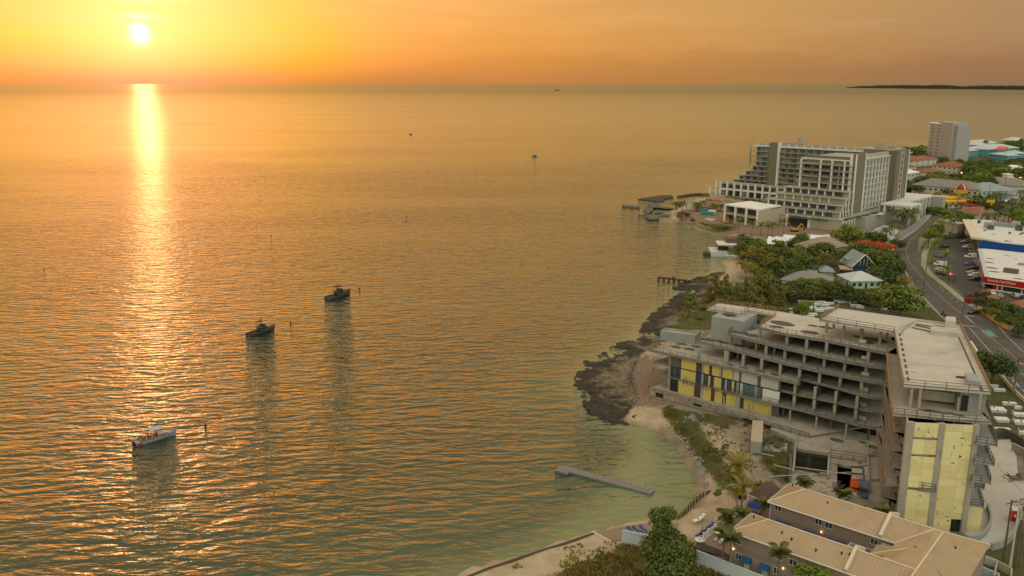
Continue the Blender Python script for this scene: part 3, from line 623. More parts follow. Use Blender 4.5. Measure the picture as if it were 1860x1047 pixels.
# front wall with yellow panels (levels 0..2 at the west end): panels, doors and windows one by one
FT = 2.35
def fpanel(s0, s1, l, m, z0=None, z1=None, name='wall_panel', t=FT, d=.14):
    return MB().fbox(W_(s0, t), PW, 0, s1 - s0, -d, 0, (LV[l] if z0 is None else z0), (LV[l + 1] - .34 if z1 is None else z1)).build(name, M[m], bld)
WP = 1.0
rows = {0: [(4.6, 6.4, 'void'), (6.9, 11.2, 'panel_yellow'), (11.2, 12.9, 'door_brown'), (12.9, 13.7, 'concrete'), (13.7, 15.7, 'panel_yellow'), (15.7, 16.7, 'door_brown'), (16.7, 18.7, 'panel_yellow'), (18.7, 19.7, 'door_brown'), (19.7, 22.0, 'panel_yellow'), (22, 23.2, 'concrete'), (23.2, 24.2, 'door_brown'), (24.2, 31.0, 'panel_yellow')],
        1: [(4.4, 7.2, 'glass_dark'), (7.4, 11.4, 'panel_yellow'), (11.4, 13.0, 'door_blue'), (13.0, 13.5, 'concrete'), (13.5, 14.8, 'glass_dark'), (14.8, 15.3, 'panel_yellow'), (15.3, 16.3, 'door_blue'), (16.3, 18.2, 'panel_yellow'), (18.2, 19.2, 'door_blue'), (19.2, 19.6, 'panel_white'), (19.6, 20.9, 'glass_dark'), (20.9, 21.5, 'panel_yellow'), (21.5, 23.0, 'door_blue'), (23, 23.7, 'panel_white'), (23.7, 28.0, 'glass_teal'), (28.6, 32.6, 'white_paint')],
        2: [(4.4, 7.2, 'concrete_dark'), (7.4, 11.4, 'panel_yellow'), (11.4, 12.9, 'door_brown'), (13.6, 14.9, 'panel_yellow'), (14.9, 15.7, 'door_brown'), (15.7, 17.6, 'panel_yellow'), (17.6, 18.4, 'door_brown'), (18.4, 21.0, 'panel_yellow'), (21.2, 22.6, 'panel_white'), (23.2, 27.0, 'panel_white'), (28, 32.2, 'panel_white')]}
for l, rr in rows.items():
    for s0, s1, m in rr:
        nm = 'window' if m.startswith('glass') else ('door' if m.startswith('door') else 'wall_panel')
        w_ = fpanel(s0, s1, l, m, name=nm, d=.14 if nm != 'wall_panel' else .2, z0=LV[l] + (0.02 if nm != 'window' else .35))
        if nm == 'window':
            mb = MB(); n_ = max(2, int((s1 - s0) / 1.0))
            for i in range(n_ + 1): fm = MB().fbox(W_(s0 + (s1 - s0) * i / n_, FT - .17), PW, -.04, .04, -.05, .05, LV[l] + .35, LV[l + 1] - .34).build('mullion', M['steel'], bld); fm.parent = w_
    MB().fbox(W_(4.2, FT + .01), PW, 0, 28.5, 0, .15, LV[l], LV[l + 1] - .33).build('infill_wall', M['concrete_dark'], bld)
# small projecting balcony at the left end of level 1
railing([W_(9, 2.2), W_(9, .4), W_(22, .4)], LV[1], step=1.3)
# stair/lift block and concrete pit with yellow back wall on the terrace
z4 = LV[4]
a = G2(1290.5, 616, z4); b_ = G2(1344, 626, z4); ub, lb = unit(a, b_)
MB().fbox(a, ub, 0, lb + .4, 0, 9.5, z4, LV[6] - .36).build('stair_block', M['concrete_blue'], bld)
c1 = G2(1347, 589, LV[5]); MB().fbox((c1[0], c1[1]), ub, -1.8, -.02 + 1.2, -.12, 0, LV[5] + .2, LV[6] - .4).build('wall_panel', M['panel_pale'], bld)
p1_, p2_ = G2(1345, 589, LV[5]), G2(1374, 596, LV[5]); up_, lp_ = unit(p1_, p2_)
MB().fbox(p1_, up_, -.6, lp_ + .5, .3, .55, LV[4] + .1, LV[5] + .8).build('pit_wall', M['concrete_blue'], bld)
MB().fbox(p1_, up_, -.6, lp_ + .5, 6.2, 6.5, LV[5] - .6, LV[6] - .37).build('pit_wall', M['panel_pale'], bld)
MB().fbox(p1_, up_, lp_ + .2, lp_ + .5, .56, 6.2, LV[4] + .1, LV[5] + .8).build('pit_wall', M['concrete'], bld)
MB().fbox(p1_, up_, -.5, lp_ + .2, .6, 6.2, LV[5] + .02, LV[5] + .06).build('pit_floor', M['teal_sheet'], bld)
# low concrete tank at the far left of the terrace
z3 = LV[3]; a = G2(1199, 617.5, z3); b_ = G2(1262, 626, z3); ub, lb = unit(a, b_)
mb = MB(); mb.fbox(a, ub, 0, lb, 0, .3, z3, z3 + 2.4); mb.fbox(a, ub, lb - .3, lb, .3, 6, z3, z3 + 2.2); mb.fbox(a, ub, 0, .3, .3, 4, z3, z3 + 2.2); mb.fbox(a, ub, .3, lb - .3, 4, 4.3, z3, z3 + 2.2); mb.build('parapet_tank', M['concrete_blue'], bld)
MB().fbox(a, ub, .3, lb - .3, .3, 4.0, z3 + 1.7, z3 + 1.8).build('tank_lid', M['concrete'], bld)
a = off2(a, ub, lb + .4, 3); 
for i in range(6): MB().fbox(a, ub, i * .8, i * .8 + .5, 0, 3.2, z3 + .02, z3 + .25 + .06 * i).build('timber_beam', M['wood'], bld)
# dark damp stains on terraces and roofs
for x, y, l, r in ((1227, 631, 3, 1.6), (1238, 625.5, 3, 1.5), (1252, 634.5, 3, 1.8), (1264, 630, 3, 1.5), (1205, 620, 3, 1.2), (1195, 626, 3, 1.2), (1326, 663, 3, 1.1), (1352, 669, 3, 1.1), (1381, 675, 3, 1.2), (1407, 680.5, 3, 1.1),
                   (1293, 618, 4, 2.2), (1315, 622, 4, 2.0), (1342, 627.5, 4, 1.8), (1370, 633, 4, 1.8), (1345, 604, 5, 2.0), (1367, 609.5, 5, 2.0),
                   (1421, 588, 6, 3.2), (1410, 594, 6, 1.8), (1470, 604, 6, 2.2), (1476, 592, 6, 1.3), (1500, 595, 6, 1.8), (1590, 618, 6, 2.8), (1560, 612, 6, 1.4), (1575, 622, 6, 1.6), (1325, 571, 6, 1.8)):
    p = G2(x, y, LV[l]); stain(p[0], p[1], LV[l], r)
# dark openings seen on the lower balconies
# ------------------------------------------------ east wing
XW = [toW(1613, 642, LV[6])]
rl = [G2(1613, 642, LV[6]), G2(1621, 753, LV[6])]                      # outer edge of the west walkway
E6 = [G2(1620, 752, LV[6]), G2(1803, 768, LV[6]), G2(1786, 722, LV[6]), E_(13.5, 40), E_(0, 46), W_(55.5, 24), W_(53.5, 6.2)]
slab('floor_slab', E6, LV[6], .4, 'concrete')
RO = [G2(x, y, LV[7]) for x, y in [(1641, 699), (1800, 713), (1742, 589), (1671, 580), (1523, 560), (1489, 581), (1624, 603)]]
slab('roof_slab', RO, LV[7], .45, 'concrete_roof')
railing([RO[0], RO[1]], LV[7], step=3.3); railing([RO[5], RO[6]], LV[7], step=3.6); railing([RO[4], RO[5]], LV[7], m='rail_wood', step=1.5); railing([RO[3], RO[4]], LV[7], step=3.5)
railing([RO[6], RO[0]], LV[7], m='rail_wood', step=1.3, h=.9); railing([RO[1], RO[2]], LV[7], m='rail_wood', step=1.25, h=.9); railing([RO[2], RO[3]], LV[7], step=1.2)
# raised kerb strip, gutters, hatch boxes on the roof
def px_prism(pts, z0, z1, name, m): return MB().prism([G2(x, y, z1) for x, y in pts], z0, z1).build(name, M[m], bld)
z7 = LV[7]
px_prism([(1625, 602), (1639, 592), (1663, 583), (1668, 581), (1650, 584), (1629, 597)], z7, z7 + .35, 'roof_kerb', 'concrete_roof')
mb = MB()
for a_, b_ in (((1639, 601), (1663, 583)), ((1663, 583), (1740, 590)), ((1639, 601), (1640, 606))): mb.bar(G(*a_, z7 + .05), G(*b_, z7 + .05), .35, .3)
mb.build('roof_upstand', M['concrete_blue'], bld)
mb = MB()
for i in range(9):
    t0 = i / 9; a_ = G(1634, 605, z7 + .01).lerp(G(1651, 696, z7 + .01), t0 + .01); b_ = G(1634, 605, z7 + .01).lerp(G(1651, 696, z7 + .01), t0 + .075); mb.bar(a_, b_, .45, .03)
mb.bar(G(1741, 612, z7 + .01), G(1774, 686, z7 + .01), .35, .03); mb.bar(G(1780, 700, z7 + .01), G(1784, 711, z7 + .01), .5, .03)
mb.build('roof_gutter', M['stain'], bld)
mb = MB()
for a_, b_ in (((1665, 589), (1694, 594)), ((1662, 591), (1690, 597)), ((1656, 595), (1688, 602))): mb.bar(G(*a_, z7 + .12), G(*b_, z7 + .12), .22, .22)
mb.build('roof_pipe', M['concrete_dark'], bld)
px_prism([(1736, 683), (1752, 684), (1752, 688), (1737, 686.5)], z7, z7 + .02, 'roof_hatch', 'void')
def pbox(pts, z0, hgt_, name, m):
    base_ = [G2(x, y, z0) for x, y in pts]; return MB().prism(base_, z0, z0 + hgt_).build(name, M[m], bld)
pbox([(1716, 598), (1735, 599), (1734, 591), (1716, 590)], z7, 1.9, 'roof_box', 'concrete_roof')
pbox([(1691, 608), (1740, 613), (1736, 604), (1688, 601)], z7, .9, 'roof_box', 'concrete_roof')
pbox([(1756, 700), (1780, 704), (1775, 690), (1752, 686)], z7, 1.0, 'roof_box', 'concrete_blue')
mb = MB(); mb.bar(G(1618, 661, z7), G(1745, 668, z7), .08, .02); mb.build('roof_joint', M['concrete_dark'], bld)
for x, y, z, r in ((1705, 592, z7, 2), (1660, 677, z7, 1.0)): stain(*G2(x, y, z), z - .0, r * .7, asp=.2)
# posts between level 6 and the roof
for x, y in ((1500, 603), (1531, 611), (1564, 617), (1597, 624)):
    p = W_(toW(x, y, LV[6])[0], 7.6); p = G2(x, y + 2, LV[6]); MB().fbox(p, PW, -.25, .25, 0, .5, LV[6], z7 - .45).build('column', M['concrete'], bld)
for s, t in ((38, 17), (44, 18), (50, 17), (46, 12)): p = W_(s, t); MB().fbox(p, PW, 0, .5, 0, .5, LV[6], z7 - .45).build('column', M['concrete'], bld)
for s, t in ((1.2, .6), (2.6, .6), (1.2, 8), (1.2, 16), (1.2, 24), (1.2, 32), (12.5, 30), (7, 37), (12, .9)):
    p = E_(s, t); MB().fbox(p, PE, 0, .45, 0, .45, LV[6], z7 - .45).build('column', M['concrete'], bld)
# recessed top room facing the camera
z6 = LV[6]
MB().fbox(E_(2.6, 7.5), PE, 0, 7.4, 0, .25, z6, z7 - .45).build('wall', M['tan_roof'], bld)
MB().fbox(E_(3.6, 4.4), PE, 0, 5.2, 0, 2.8, z6 + .5, z6 + 2.3).build('bulkhead', M['concrete'], bld)
MB().fbox(E_(8.9, 1.6), PE, 0, .25, 0, 6, z6, z6 + 2.5).build('wall', M['concrete'], bld)
MB().fbox(E_(9.3, 2.3), PE, 0, 4.0, 0, .25, z6, z7 - .45).build('wall', M['concrete_blue'], bld)
MB().fbox(E_(9.5, 2.22), PE, 0, 1.1, -.03, .06, z6, z6 + 2.9).build('doorway', M['void'], bld)
MB().fbox(E_(8.2, 4.5), PE, 0, .9, 0, .15, z6 + 2.4, z7 - .45).build('plywood_sheet', M['orange_plastic'] if False else M['tan_roof'], bld)
for x, y, r in ((1700, 748, 2.0), (1735, 753, 1.8), (1680, 746, 1.2)): stain(*G2(x, y, z6), z6, r, asp=.3)
railing([G2(1620, 752, z6), G2(1665, 756, z6), G2(1712, 762, z6), G2(1803, 768, z6)], z6, step=2.3); railing([G2(1803, 768, z6), G2(1786, 722, z6)], z6, step=1.4)
railing([rl[0], rl[1]], z6, m='rail_wood', step=1.3)
# lower floors of the east wing
wallL = Vector((*G2(1648, 763, z6), 0)); wallR = Vector((*G2(1780, 769, z6), 0)); ue = ((wallR - wallL).normalized().x, (wallR - wallL).normalized().y); LW = (wallR - wallL).length
vE = (-ue[1], ue[0])
def pe(a, b=0): return (wallL.x + ue[0] * a + vE[0] * b, wallL.y + ue[1] * a + vE[1] * b)
def s_of(px, py, z=z6): p = Vector((*G2(px, py, z), 0)) - wallL; return p.x * ue[0] + p.y * ue[1]
sA, sB, sC, sD = s_of(1662.6, 764), s_of(1708, 767), s_of(1719, 767), s_of(1770, 768.5)
z0g = 2.0
MB().fbox(pe(0), ue, 0, sA, -.12, .6, z0g, z6 - .4).build('pier', M['concrete'], bld)
MB().fbox(pe(0), ue, sB, sC, -.12, .6, z0g, z6 - .4).build('pier', M['concrete'], bld)
MB().fbox(pe(0), ue, sD, LW, -.25, .8, z0g, z6 - .4).build('pier', M['concrete'], bld)
mb = MB(); 
def boards(a0, a1, z0, z1):
    nc = max(1, round((a1 - a0) / 2.35)); nr = max(1, round((z1 - z0) / 1.22))
    for i in range(nc):
        for j in range(nr):
            d_ = random.uniform(0, .03); MB().fbox(pe(0), ue, a0 + (a1 - a0) * i / nc + .012, a0 + (a1 - a0) * (i + 1) / nc - .012, -d_, .12, z0 + (z1 - z0) * j / nr + .012, z0 + (z1 - z0) * (j + 1) / nr - .012).build('board', M['panel_pale' if random.random() < .7 else 'panel_pale_b'], bld)
    MB().fbox(pe(0), ue, a0, a1, .13, .3, z0, z1).build('backing', M['concrete_worn'], bld)
boards(sC, sD - 1.7, z0g, z6 - .45); boards(sD - 1.7, sD, 4.5, z6 - .45)
MB().fbox(pe(0), ue, sD - 1.7, sD, .4, .6, z0g, 4.6).build('doorway', M['void'], bld)
for (za, zb) in ((LV[5] + .05, z6 - .45), (LV[4] + .05, LV[5] - .35), (LV[2] + .05, LV[4] - .35), (z0g, LV[2] - .35)): boards(sA, sB, za, zb)
# form-tie patches and scratches on the render
for i in range(26):
    a_ = random.uniform(sC + .2, sD - .3) if i % 3 else random.uniform(sA + .2, sB - .3); zz_ = random.uniform(3, z6 - 1); w_ = random.uniform(.15, .8); h_ = random.uniform(.05, .35)
    if i % 2: w_, h_ = h_ * .4, w_
    MB().fbox(pe(0), ue, a_, a_ + w_, -.045, -.031, zz_, zz_ + h_).build('patch', M['concrete_dark'], bld)
LE = {5: [(1623, 781), (1711, 794)], 4: [(1620, 815), (1706.6, 828)], 3: [(1617, 846), (1664, 854)], 2: [(1607, 878), (1699, 891)], 1: [(1602, 899), (1636, 908)]}
uS, lS = unit(rl[1], rl[0]); oS = pe(0.15, .7); lS -= 3
EDGE = {5: G2(1609, 668, LV[5]), 4: G2(1605, 696, LV[4]), 3: G2(1604, 723, LV[3]), 2: G2(1600, 748, LV[2]), 1: G2(1592, 777, LV[1])}
for l, (a_, b_) in LE.items():
    z = LV[l]; A_ = G2(*a_, z); B_ = G2(*b_, z); u_, ln = unit(A_, B_)
    sl_ = slab('balcony_slab', [A_, B_, pe(s_of(*b_, z) if False else (sB + .1 if l not in (3, 1) else sA + .5), .3), pe(0, .3), off2(oS, uS, lS), EDGE[l]], z, .35)
    railing([A_, B_], z, step=1.9); railing([A_, EDGE[l]], z, m='rail_wood', step=1.6)
    mb = MB(); mb.bar((A_[0], A_[1], z - .2), (B_[0], B_[1], z - .2), .15, .6); q_ = EDGE[l]; mb.bar((A_[0], A_[1], z - .2), (q_[0], q_[1], z - .2), .15, .5); mb.build('edge_beam', M['concrete_worn'], bld)
# side wall set back under the west walkway, with its columns and dark doorways
for l in range(0, 6):
    z0, z1 = (LV[l] if l else 2.0), LV[l + 1] - .36
    MB().fbox(oS, uS, 0, lS, -.25, 0, z0, z1).build('side_wall', M['beige_wall'], bld)
    for t in (3.5, 7.5, 11.5, 15.5, 19.5, 23.5, 27.5):
        if t < lS: MB().fbox(oS, uS, t, t + .45, .012, .5, z0, z1).build('column', M['concrete'], bld)
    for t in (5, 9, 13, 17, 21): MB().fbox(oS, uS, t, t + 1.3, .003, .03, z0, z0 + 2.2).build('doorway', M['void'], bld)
    MB().fbox(pe(0, .81), ue, sD, LW - .1, 0, 30, z0, z1).build('side_wall', M['concrete_blue'], bld)
# stepped balconies on the east side
ES = {5: [(1772.6, 803), (1810.7, 809), (1795, 771), (1780, 769)], 4: [(1769, 837), (1805, 844), (1789, 811), (1776, 809)], 3: [(1764, 872), (1799, 877), (1790, 845), (1775, 843)], 2: [(1771, 884), (1787, 887), (1786, 877), (1774, 875)], 1: [(1758, 916), (1786, 920), (1777, 888), (1766, 886)]}
for l, pts in ES.items():
    z = LV[l]; w_ = [G2(x, y, z) for x, y in pts]; slab('balcony_slab', w_, z, .3, 'concrete_blue'); railing([w_[0], w_[1], w_[2]], z, step=1.6)
w_ = [G2(x, y, LV[1]) for x, y in ES[1]]; u_, ln = unit(w_[0], w_[1])
MB().fbox(w_[0], u_, .2, ln, .1, .4, 2.0, LV[1] - .32).build('wall_panel', M['panel_pale'], bld)
# suspended work cradles on the west wing front near the corner
for x, y, l in ((1561, 620, 6), (1566, 650, 5), (1566, 679, 4), (1564, 707, 3), (1560, 734, 2), (1560, 758, 1)):
    z = LV[l]; p = G2(x, y + 3, z); MB().fbox(p, PW, 0, 1.5, -.7, 0, z + .2, z + .95).build('rubble_chute', M['panel_white'], bld)
# ================================================================== SITE AROUND THE SHELL
def vplane(px, py, O, u):
    """photograph measurement -> (distance along u from O, height) on the vertical plane through O"""
    a = (px - 930) / F; b = -(py - 523.5) / F
    d = (a, math.cos(TH) + b * math.sin(TH), -math.sin(TH) + b * math.cos(TH)); n_ = (-u[1], u[0])
    t_ = (O[0] * n_[0] + O[1] * n_[1]) / (d[0] * n_[0] + d[1] * n_[1])
    x, y, z = d[0] * t_, d[1] * t_, H + d[2] * t_
    return ((x - O[0]) * u[0] + (y - O[1]) * u[1], z)
deck = thing('pool_deck', 'unfinished concrete pool deck with two dark flooded basins in front of the shell', 'deck', (*G2(1500, 830), GZ))
def dp(name, pts, z0, z1, m='concrete', par=deck): return MB().prism([G2(x, y, z1) for x, y in pts], z0, z1).build(name, M[m], par)
dp('deck_slab', [(1399, 779), (1420, 757), (1470, 762), (1600, 795), (1610, 830), (1505, 815), (1447, 798), (1447, 800)], 1.0, 3.0)
dp('deck_slab', [(1448, 797), (1505, 812), (1505, 823), (1447, 815)], 1.0, 2.85, 'concrete')
dp('deck_slab', [(1505, 812), (1612, 828), (1622, 900), (1608, 925), (1575, 900), (1575, 845), (1548, 848), (1521, 842.5), (1505, 842)], 1.0, 2.6)
dp('deck_slab', [(1435, 856), (1503, 866), (1504, 842), (1521, 842.5), (1520, 888), (1545, 892), (1546, 900), (1530, 912), (1432, 885)], 1.0, 2.55)
dp('deck_slab', [(1548, 848), (1575, 848), (1575, 900), (1546, 900)], 1.0, 2.5, 'concrete_roof')
dp('basin_wall', [(1446, 784), (1449, 784), (1443, 856), (1439, 856)], .5, 3.3, 'concrete_blue'); dp('basin_wall', [(1506, 802), (1509, 802), (1505, 866), (1502, 866)], .5, 3.2); dp('basin_wall', [(1441, 852), (1503, 862), (1503, 865.5), (1441, 855.5)], .5, 2.75)
dp('basin_wall', [(1574, 806), (1577, 806), (1581, 890), (1578, 890)], 2, 3.2); dp('basin_wall', [(1582, 866), (1603, 867), (1603, 871), (1582, 870)], 2, 3.1); dp('basin_wall', [(1434, 824), (1439, 824), (1437, 880), (1433, 880)], 1, 3.0, 'concrete_dark')
dp('basin_water', [(1446, 814), (1506, 822), (1504, 864), (1440, 854)], .4, 2.2, 'pool_water'); dp('basin_water', [(1521, 842), (1547, 847), (1546, 893), (1520, 889)], .4, 2.0, 'pool_water')
mb = MB()
for i in range(4): a = G(1510, 841.5 + i * 4.2, 2.9); b_ = G(1521, 843.5 + i * 4.2, 2.9); MB().bar(a, b_, .5, .3).build('beam', M['concrete'], deck)
for a, b_ in (((1546, 848), (1568, 850)), ((1568, 850), (1569, 875)), ((1546, 860), (1568, 862)), ((1546, 872), (1569, 874))): MB().bar(G(*a, 2.65), G(*b_, 2.65), .3, .3).build('beam', M['concrete_dark'], deck)
for a, b_ in (((1443, 849), (1503, 859)), ((1443, 853), (1503, 863))): MB().bar(G(*a, 3.3), G(*b_, 3.3), .14).build('beam', M['rail_metal'], deck)
for x, y, r in ((1436, 766, 1.3), (1473, 782, 1.7), (1490, 778, 1.2), (1520, 800, 1.6), (1585, 812, 1.6), (1567, 804, 1.0)): stain(*G2(x, y, 3.0), 3.0, r, deck)
railing([G2(1505, 831, 2.6), G2(1572, 840, 2.6)], 2.6, deck, step=2.4)
MB().path([G(1384, 772, 3.2), G(1400, 760, 3.4), G(1404, 748, 3.5)], .1).build('handrail', M['rail_metal'], deck); 
# shipping container
a = G2(1362, 824); b_ = G2(1383, 826.5); u_, ln = unit(a, b_); ct = thing('shipping_container', 'weathered pale grey shipping container standing on bare ground beside the pool deck', 'container', (a[0], a[1], GZ))
Lc = 12.2; mb = MB(); mb.fbox(a, u_, .06, ln - .06, .06, Lc - .06, GZ + .15, GZ + 2.72); mb.build('body', M['container_grey'], ct)
MB().fbox(a, u_, 0, ln, 0, Lc, GZ + 2.725, GZ + 2.80).build('roof', M['beige_wall'], ct)
mb = MB(); 
for i in range(41): mb.fbox(a, u_, ln - .055, ln - .005, .2 + i * .29, .34 + i * .29, GZ + .2, GZ + 2.7); mb.fbox(a, u_, .005, .055, .2 + i * .29, .34 + i * .29, GZ + .2, GZ + 2.7)
o_ = mb.build('corrugation', M['container_grey'], ct); o_['kind'] = 'stuff'
for i in (0, 1):
    d_ = MB().fbox(a, u_, .1 + i * ln / 2, ln / 2 - .05 + i * ln / 2, -.02, .05, GZ + .2, GZ + 2.65).build('door', M['container_grey'], ct)
    for k_ in (.3, .8): MB().fbox(a, u_, i * ln / 2 + k_ * ln / 2, i * ln / 2 + k_ * ln / 2 + .05, -.07, -.022, GZ + .3, GZ + 2.6).build('lock_rod', M['steel'], d_)
for i in range(4): MB().fbox(a, u_, (0, ln - .12)[i % 2], (.12, ln)[i % 2], (-.04, Lc - .08)[i // 2], (.08, Lc + .04)[i // 2], GZ, GZ + 2.83).build('corner_post', M['steel'], ct)
# concrete pad with scrap
top('concrete_pad', MB().prism([G2(x, y, 2.15) for x, y in [(1391, 802), (1431, 806), (1429, 823), (1386, 817)]], 1.8, 2.15), M['concrete'], 'small square concrete pad on the grass to the right of the container', 'slab')
def scrap(cx, cy, r, n_, name, label, cat, z=GZ, ms=('rail_metal', 'steel', 'wood')):
    t_ = thing(name, label, cat, (*G2(cx, cy, z), z)); x0, y0 = G2(cx, cy, z)
    for m_ in ms:
        mb = MB()
        for i in range(n_):
            p = Vector((x0 + random.gauss(0, r * .4), y0 + random.gauss(0, r * .4), z + random.uniform(.05, .5))); d = Vector((random.uniform(-1, 1), random.uniform(-1, 1), random.uniform(-.25, .5))) * r * .5
            mb.bar(p, p + d, random.uniform(.06, .16), random.uniform(.04, .3))
        mb.build('debris', M[m_], t_)['kind'] = 'stuff'
scrap(1399, 806, 3.4, 12, 'scrap_pile', 'tangle of scrap metal and boards between the container and the concrete pad', 'scrap')
scrap(1511, 889, 3.2, 16, 'scrap_pile', 'heap of steel scaffold parts on the ground left of the narrow basin', 'scrap', ms=('steel', 'rail_metal', 'steel'))
scrap(1424, 822, 1.2, 5, 'scrap_pile', 'small bundle of dark rods on the corner of the concrete pad', 'scrap', ms=('black', 'wood'))
scrap(1852, 871, 3.0, 14, 'rubble_heap', 'heap of timber and rubble in a skip at the far right edge', 'rubble', ms=('wood', 'rust', 'concrete'))
# lifts
def lift(px, py, m, label, hgt_=2.2):
    p = G2(px, py); t_ = thing('scissor_lift', label, 'lift', (p[0], p[1], GZ)); u_ = (math.cos(R(-25)), math.sin(R(-25)))
    MB().fbox(p, u_, -.9, .9, -1.4, 1.4, GZ + .3, GZ + .9).build('chassis', M[m], t_)
    for i in (-1, 1):
        for j in (-1, 1): 
            w_ = off2(p, u_, i * .95, j * 1.0); MB().tube((w_[0] - u_[0] * .12, w_[1] - u_[1] * .12, GZ + .32), (w_[0] + u_[0] * .12, w_[1] + u_[1] * .12, GZ + .32), .32, n=10).build('wheel', M['rubber'], t_)
    for i in range(4):
        z = GZ + .9 + i * (hgt_ - 1) / 4; a_ = off2(p, u_, -.6, -1.1 if i % 2 else 1.1); b2_ = off2(p, u_, -.6, 1.1 if i % 2 else -1.1)
        MB().bar((*a_, z), (*b2_, z + (hgt_ - 1) / 4), .1).build('scissor_arm', M['steel'], t_)
    MB().fbox(p, u_, -.95, .95, -1.5, 1.5, GZ + hgt_, GZ + hgt_ + .12).build('platform', M[m], t_)
    q_ = [off2(p, u_, i, j) for i, j in ((-.9, -1.45), (.9, -1.45), (.9, 1.45), (-.9, 1.45))]; railing(q_, GZ + hgt_, t_, m=m if m != 'car_blue' else 'steel', step=1.0, name='guard_rail', closed=True)
lift(1553, 893, 'orange_plastic', 'orange scissor lift parked left of the blue-grey one by the narrow basin', 1.5)
lift(1567, 900, 'car_blue', 'blue-grey scissor lift parked beside the orange one near the motel roof', 2.4)
# cones
for i, (x, y, l) in enumerate(((1532, 815, 'small orange traffic cone alone on the pool deck slab'), (1561, 842, 'orange cone by the railing at the far side of the narrow basin'), (1501, 886, 'orange cone left of the scaffold heap'), (1492, 893, 'orange cone on the sand nearest the motel ridge'))):
    p = G(x, y, 2.6 if y < 850 else GZ); t_ = thing('traffic_cone', l, 'cone', p, 'orange cones around the pool deck')
    MB().tube(p, p + Vector((0, 0, .8)), .26, .05, n=10).build('cone', M['orange_plastic'], t_); MB().box(p.x - .3, p.x + .3, p.y - .3, p.y + .3, p.z, p.z + .05).build('base', M['black'], t_)
for i, (a, b_, l) in enumerate((((1405, 845), (1458, 857), 'long pale pole lying from the grass onto the pool deck'), ((1394, 866), (1546, 858), 'long pale pole lying across both basins'), ((1442, 848), (1546, 862), 'thin pale pole slanting over the square basin'), ((1478, 862), (1506, 857), 'short pale pole resting at the square basin corner'), ((1383, 824), (1406, 829), 'short plank lying on the grass behind the container'))):
    A_, B_ = G(*a, 3.05), G(*b_, 3.2); top('pole', MB().tube(A_, B_, .09, n=6), M['panel_white'], l, 'pole', loc=A_)
# paved apron east of the shell, its curved walls, wall by the graves
top('apron', MB().prism([G2(x, y, 2.1) for x, y in [(1758, 958), (1772, 905), (1790, 840), (1800, 800), (1835, 798), (1846, 830), (1850, 868), (1870, 880), (1880, 915), (1858, 925), (1848, 955), (1820, 985), (1790, 1000), (1740, 990)]], 1.7, 2.1), M['concrete_roof'], 'stained concrete apron on the right of the tall yellow wall', 'pavement')
def curved_wall(name, px, h, w, m, label, cat='wall', z0=GZ):
    mb = MB(); pts = [Vector(G(x, y, z0)) for x, y in px]
    for _ in range(2):
        n2 = [pts[0]]
        for a, b in zip(pts, pts[1:]): n2 += [a.lerp(b, .25), a.lerp(b, .75)]
        n2.append(pts[-1]); pts = n2
    rings = []
    for i, p in enumerate(pts):
        d = (pts[min(i + 1, len(pts) - 1)] - pts[max(i - 1, 0)]).normalized(); nn = Vector((-d.y, d.x, 0)) * w / 2
        rings.append([tuple(p + nn), tuple(p + nn + Vector((0, 0, h))), tuple(p - nn + Vector((0, 0, h))), tuple(p - nn)])
    mb.loft(rings); return top(name, mb, M[m], label, cat, loc=tuple(pts[0]))
curved_wall('planter_wall', [(1749, 978), (1757, 985), (1775, 985), (1792, 972), (1801, 950), (1793, 925)], 1.2, .35, 'concrete_blue', 'curved grey planter wall at the foot of the small yellow panel')
curved_wall('boundary_wall', [(1800, 1000), (1822, 994), (1838, 980), (1848, 955), (1853, 930), (1862, 912)], 1.3, .35, 'concrete_blue', 'curved grey boundary wall round the concrete apron')
curved_wall('boundary_wall', [(1798, 800), (1815, 790), (1840, 800), (1870, 822)], 1.9, .3, 'concrete_dark', 'dark grey wall between the graves and the apron')
curved_wall('boundary_wall', [(1838, 818), (1870, 835)], 1.7, .4, 'concrete', 'short weathered wall beside scrub at the right edge')
# portable toilet
p = G2(1840, 946); t_ = thing('portable_toilet', 'red portable toilet with white roof standing on the concrete apron', 'toilet', (p[0], p[1], GZ + .1)); u_ = (math.cos(R(-15)), math.sin(R(-15)))
MB().fbox(p, u_, -.6, .6, -.6, .6, GZ + .1, GZ + 2.25).build('cabin', M['orange_plastic'], t_); mb = MB(); mb.fbox(p, u_, -.66, .66, -.66, .66, GZ + 2.25, GZ + 2.32); mb.fbox(p, u_, -.5, .5, -.66, .66, GZ + 2.32, GZ + 2.5); mb.build('roof', M['white_paint'], t_)
MB().fbox(p, u_, -.45, .45, -.63, -.605, GZ + .25, GZ + 2.1).build('door', M['sign_red'], t_)
MB().fbox(p, u_, -.1, .1, -.66, -.635, GZ + .9, GZ + 1.5).build('sign_panel', M['white_paint'], t_)

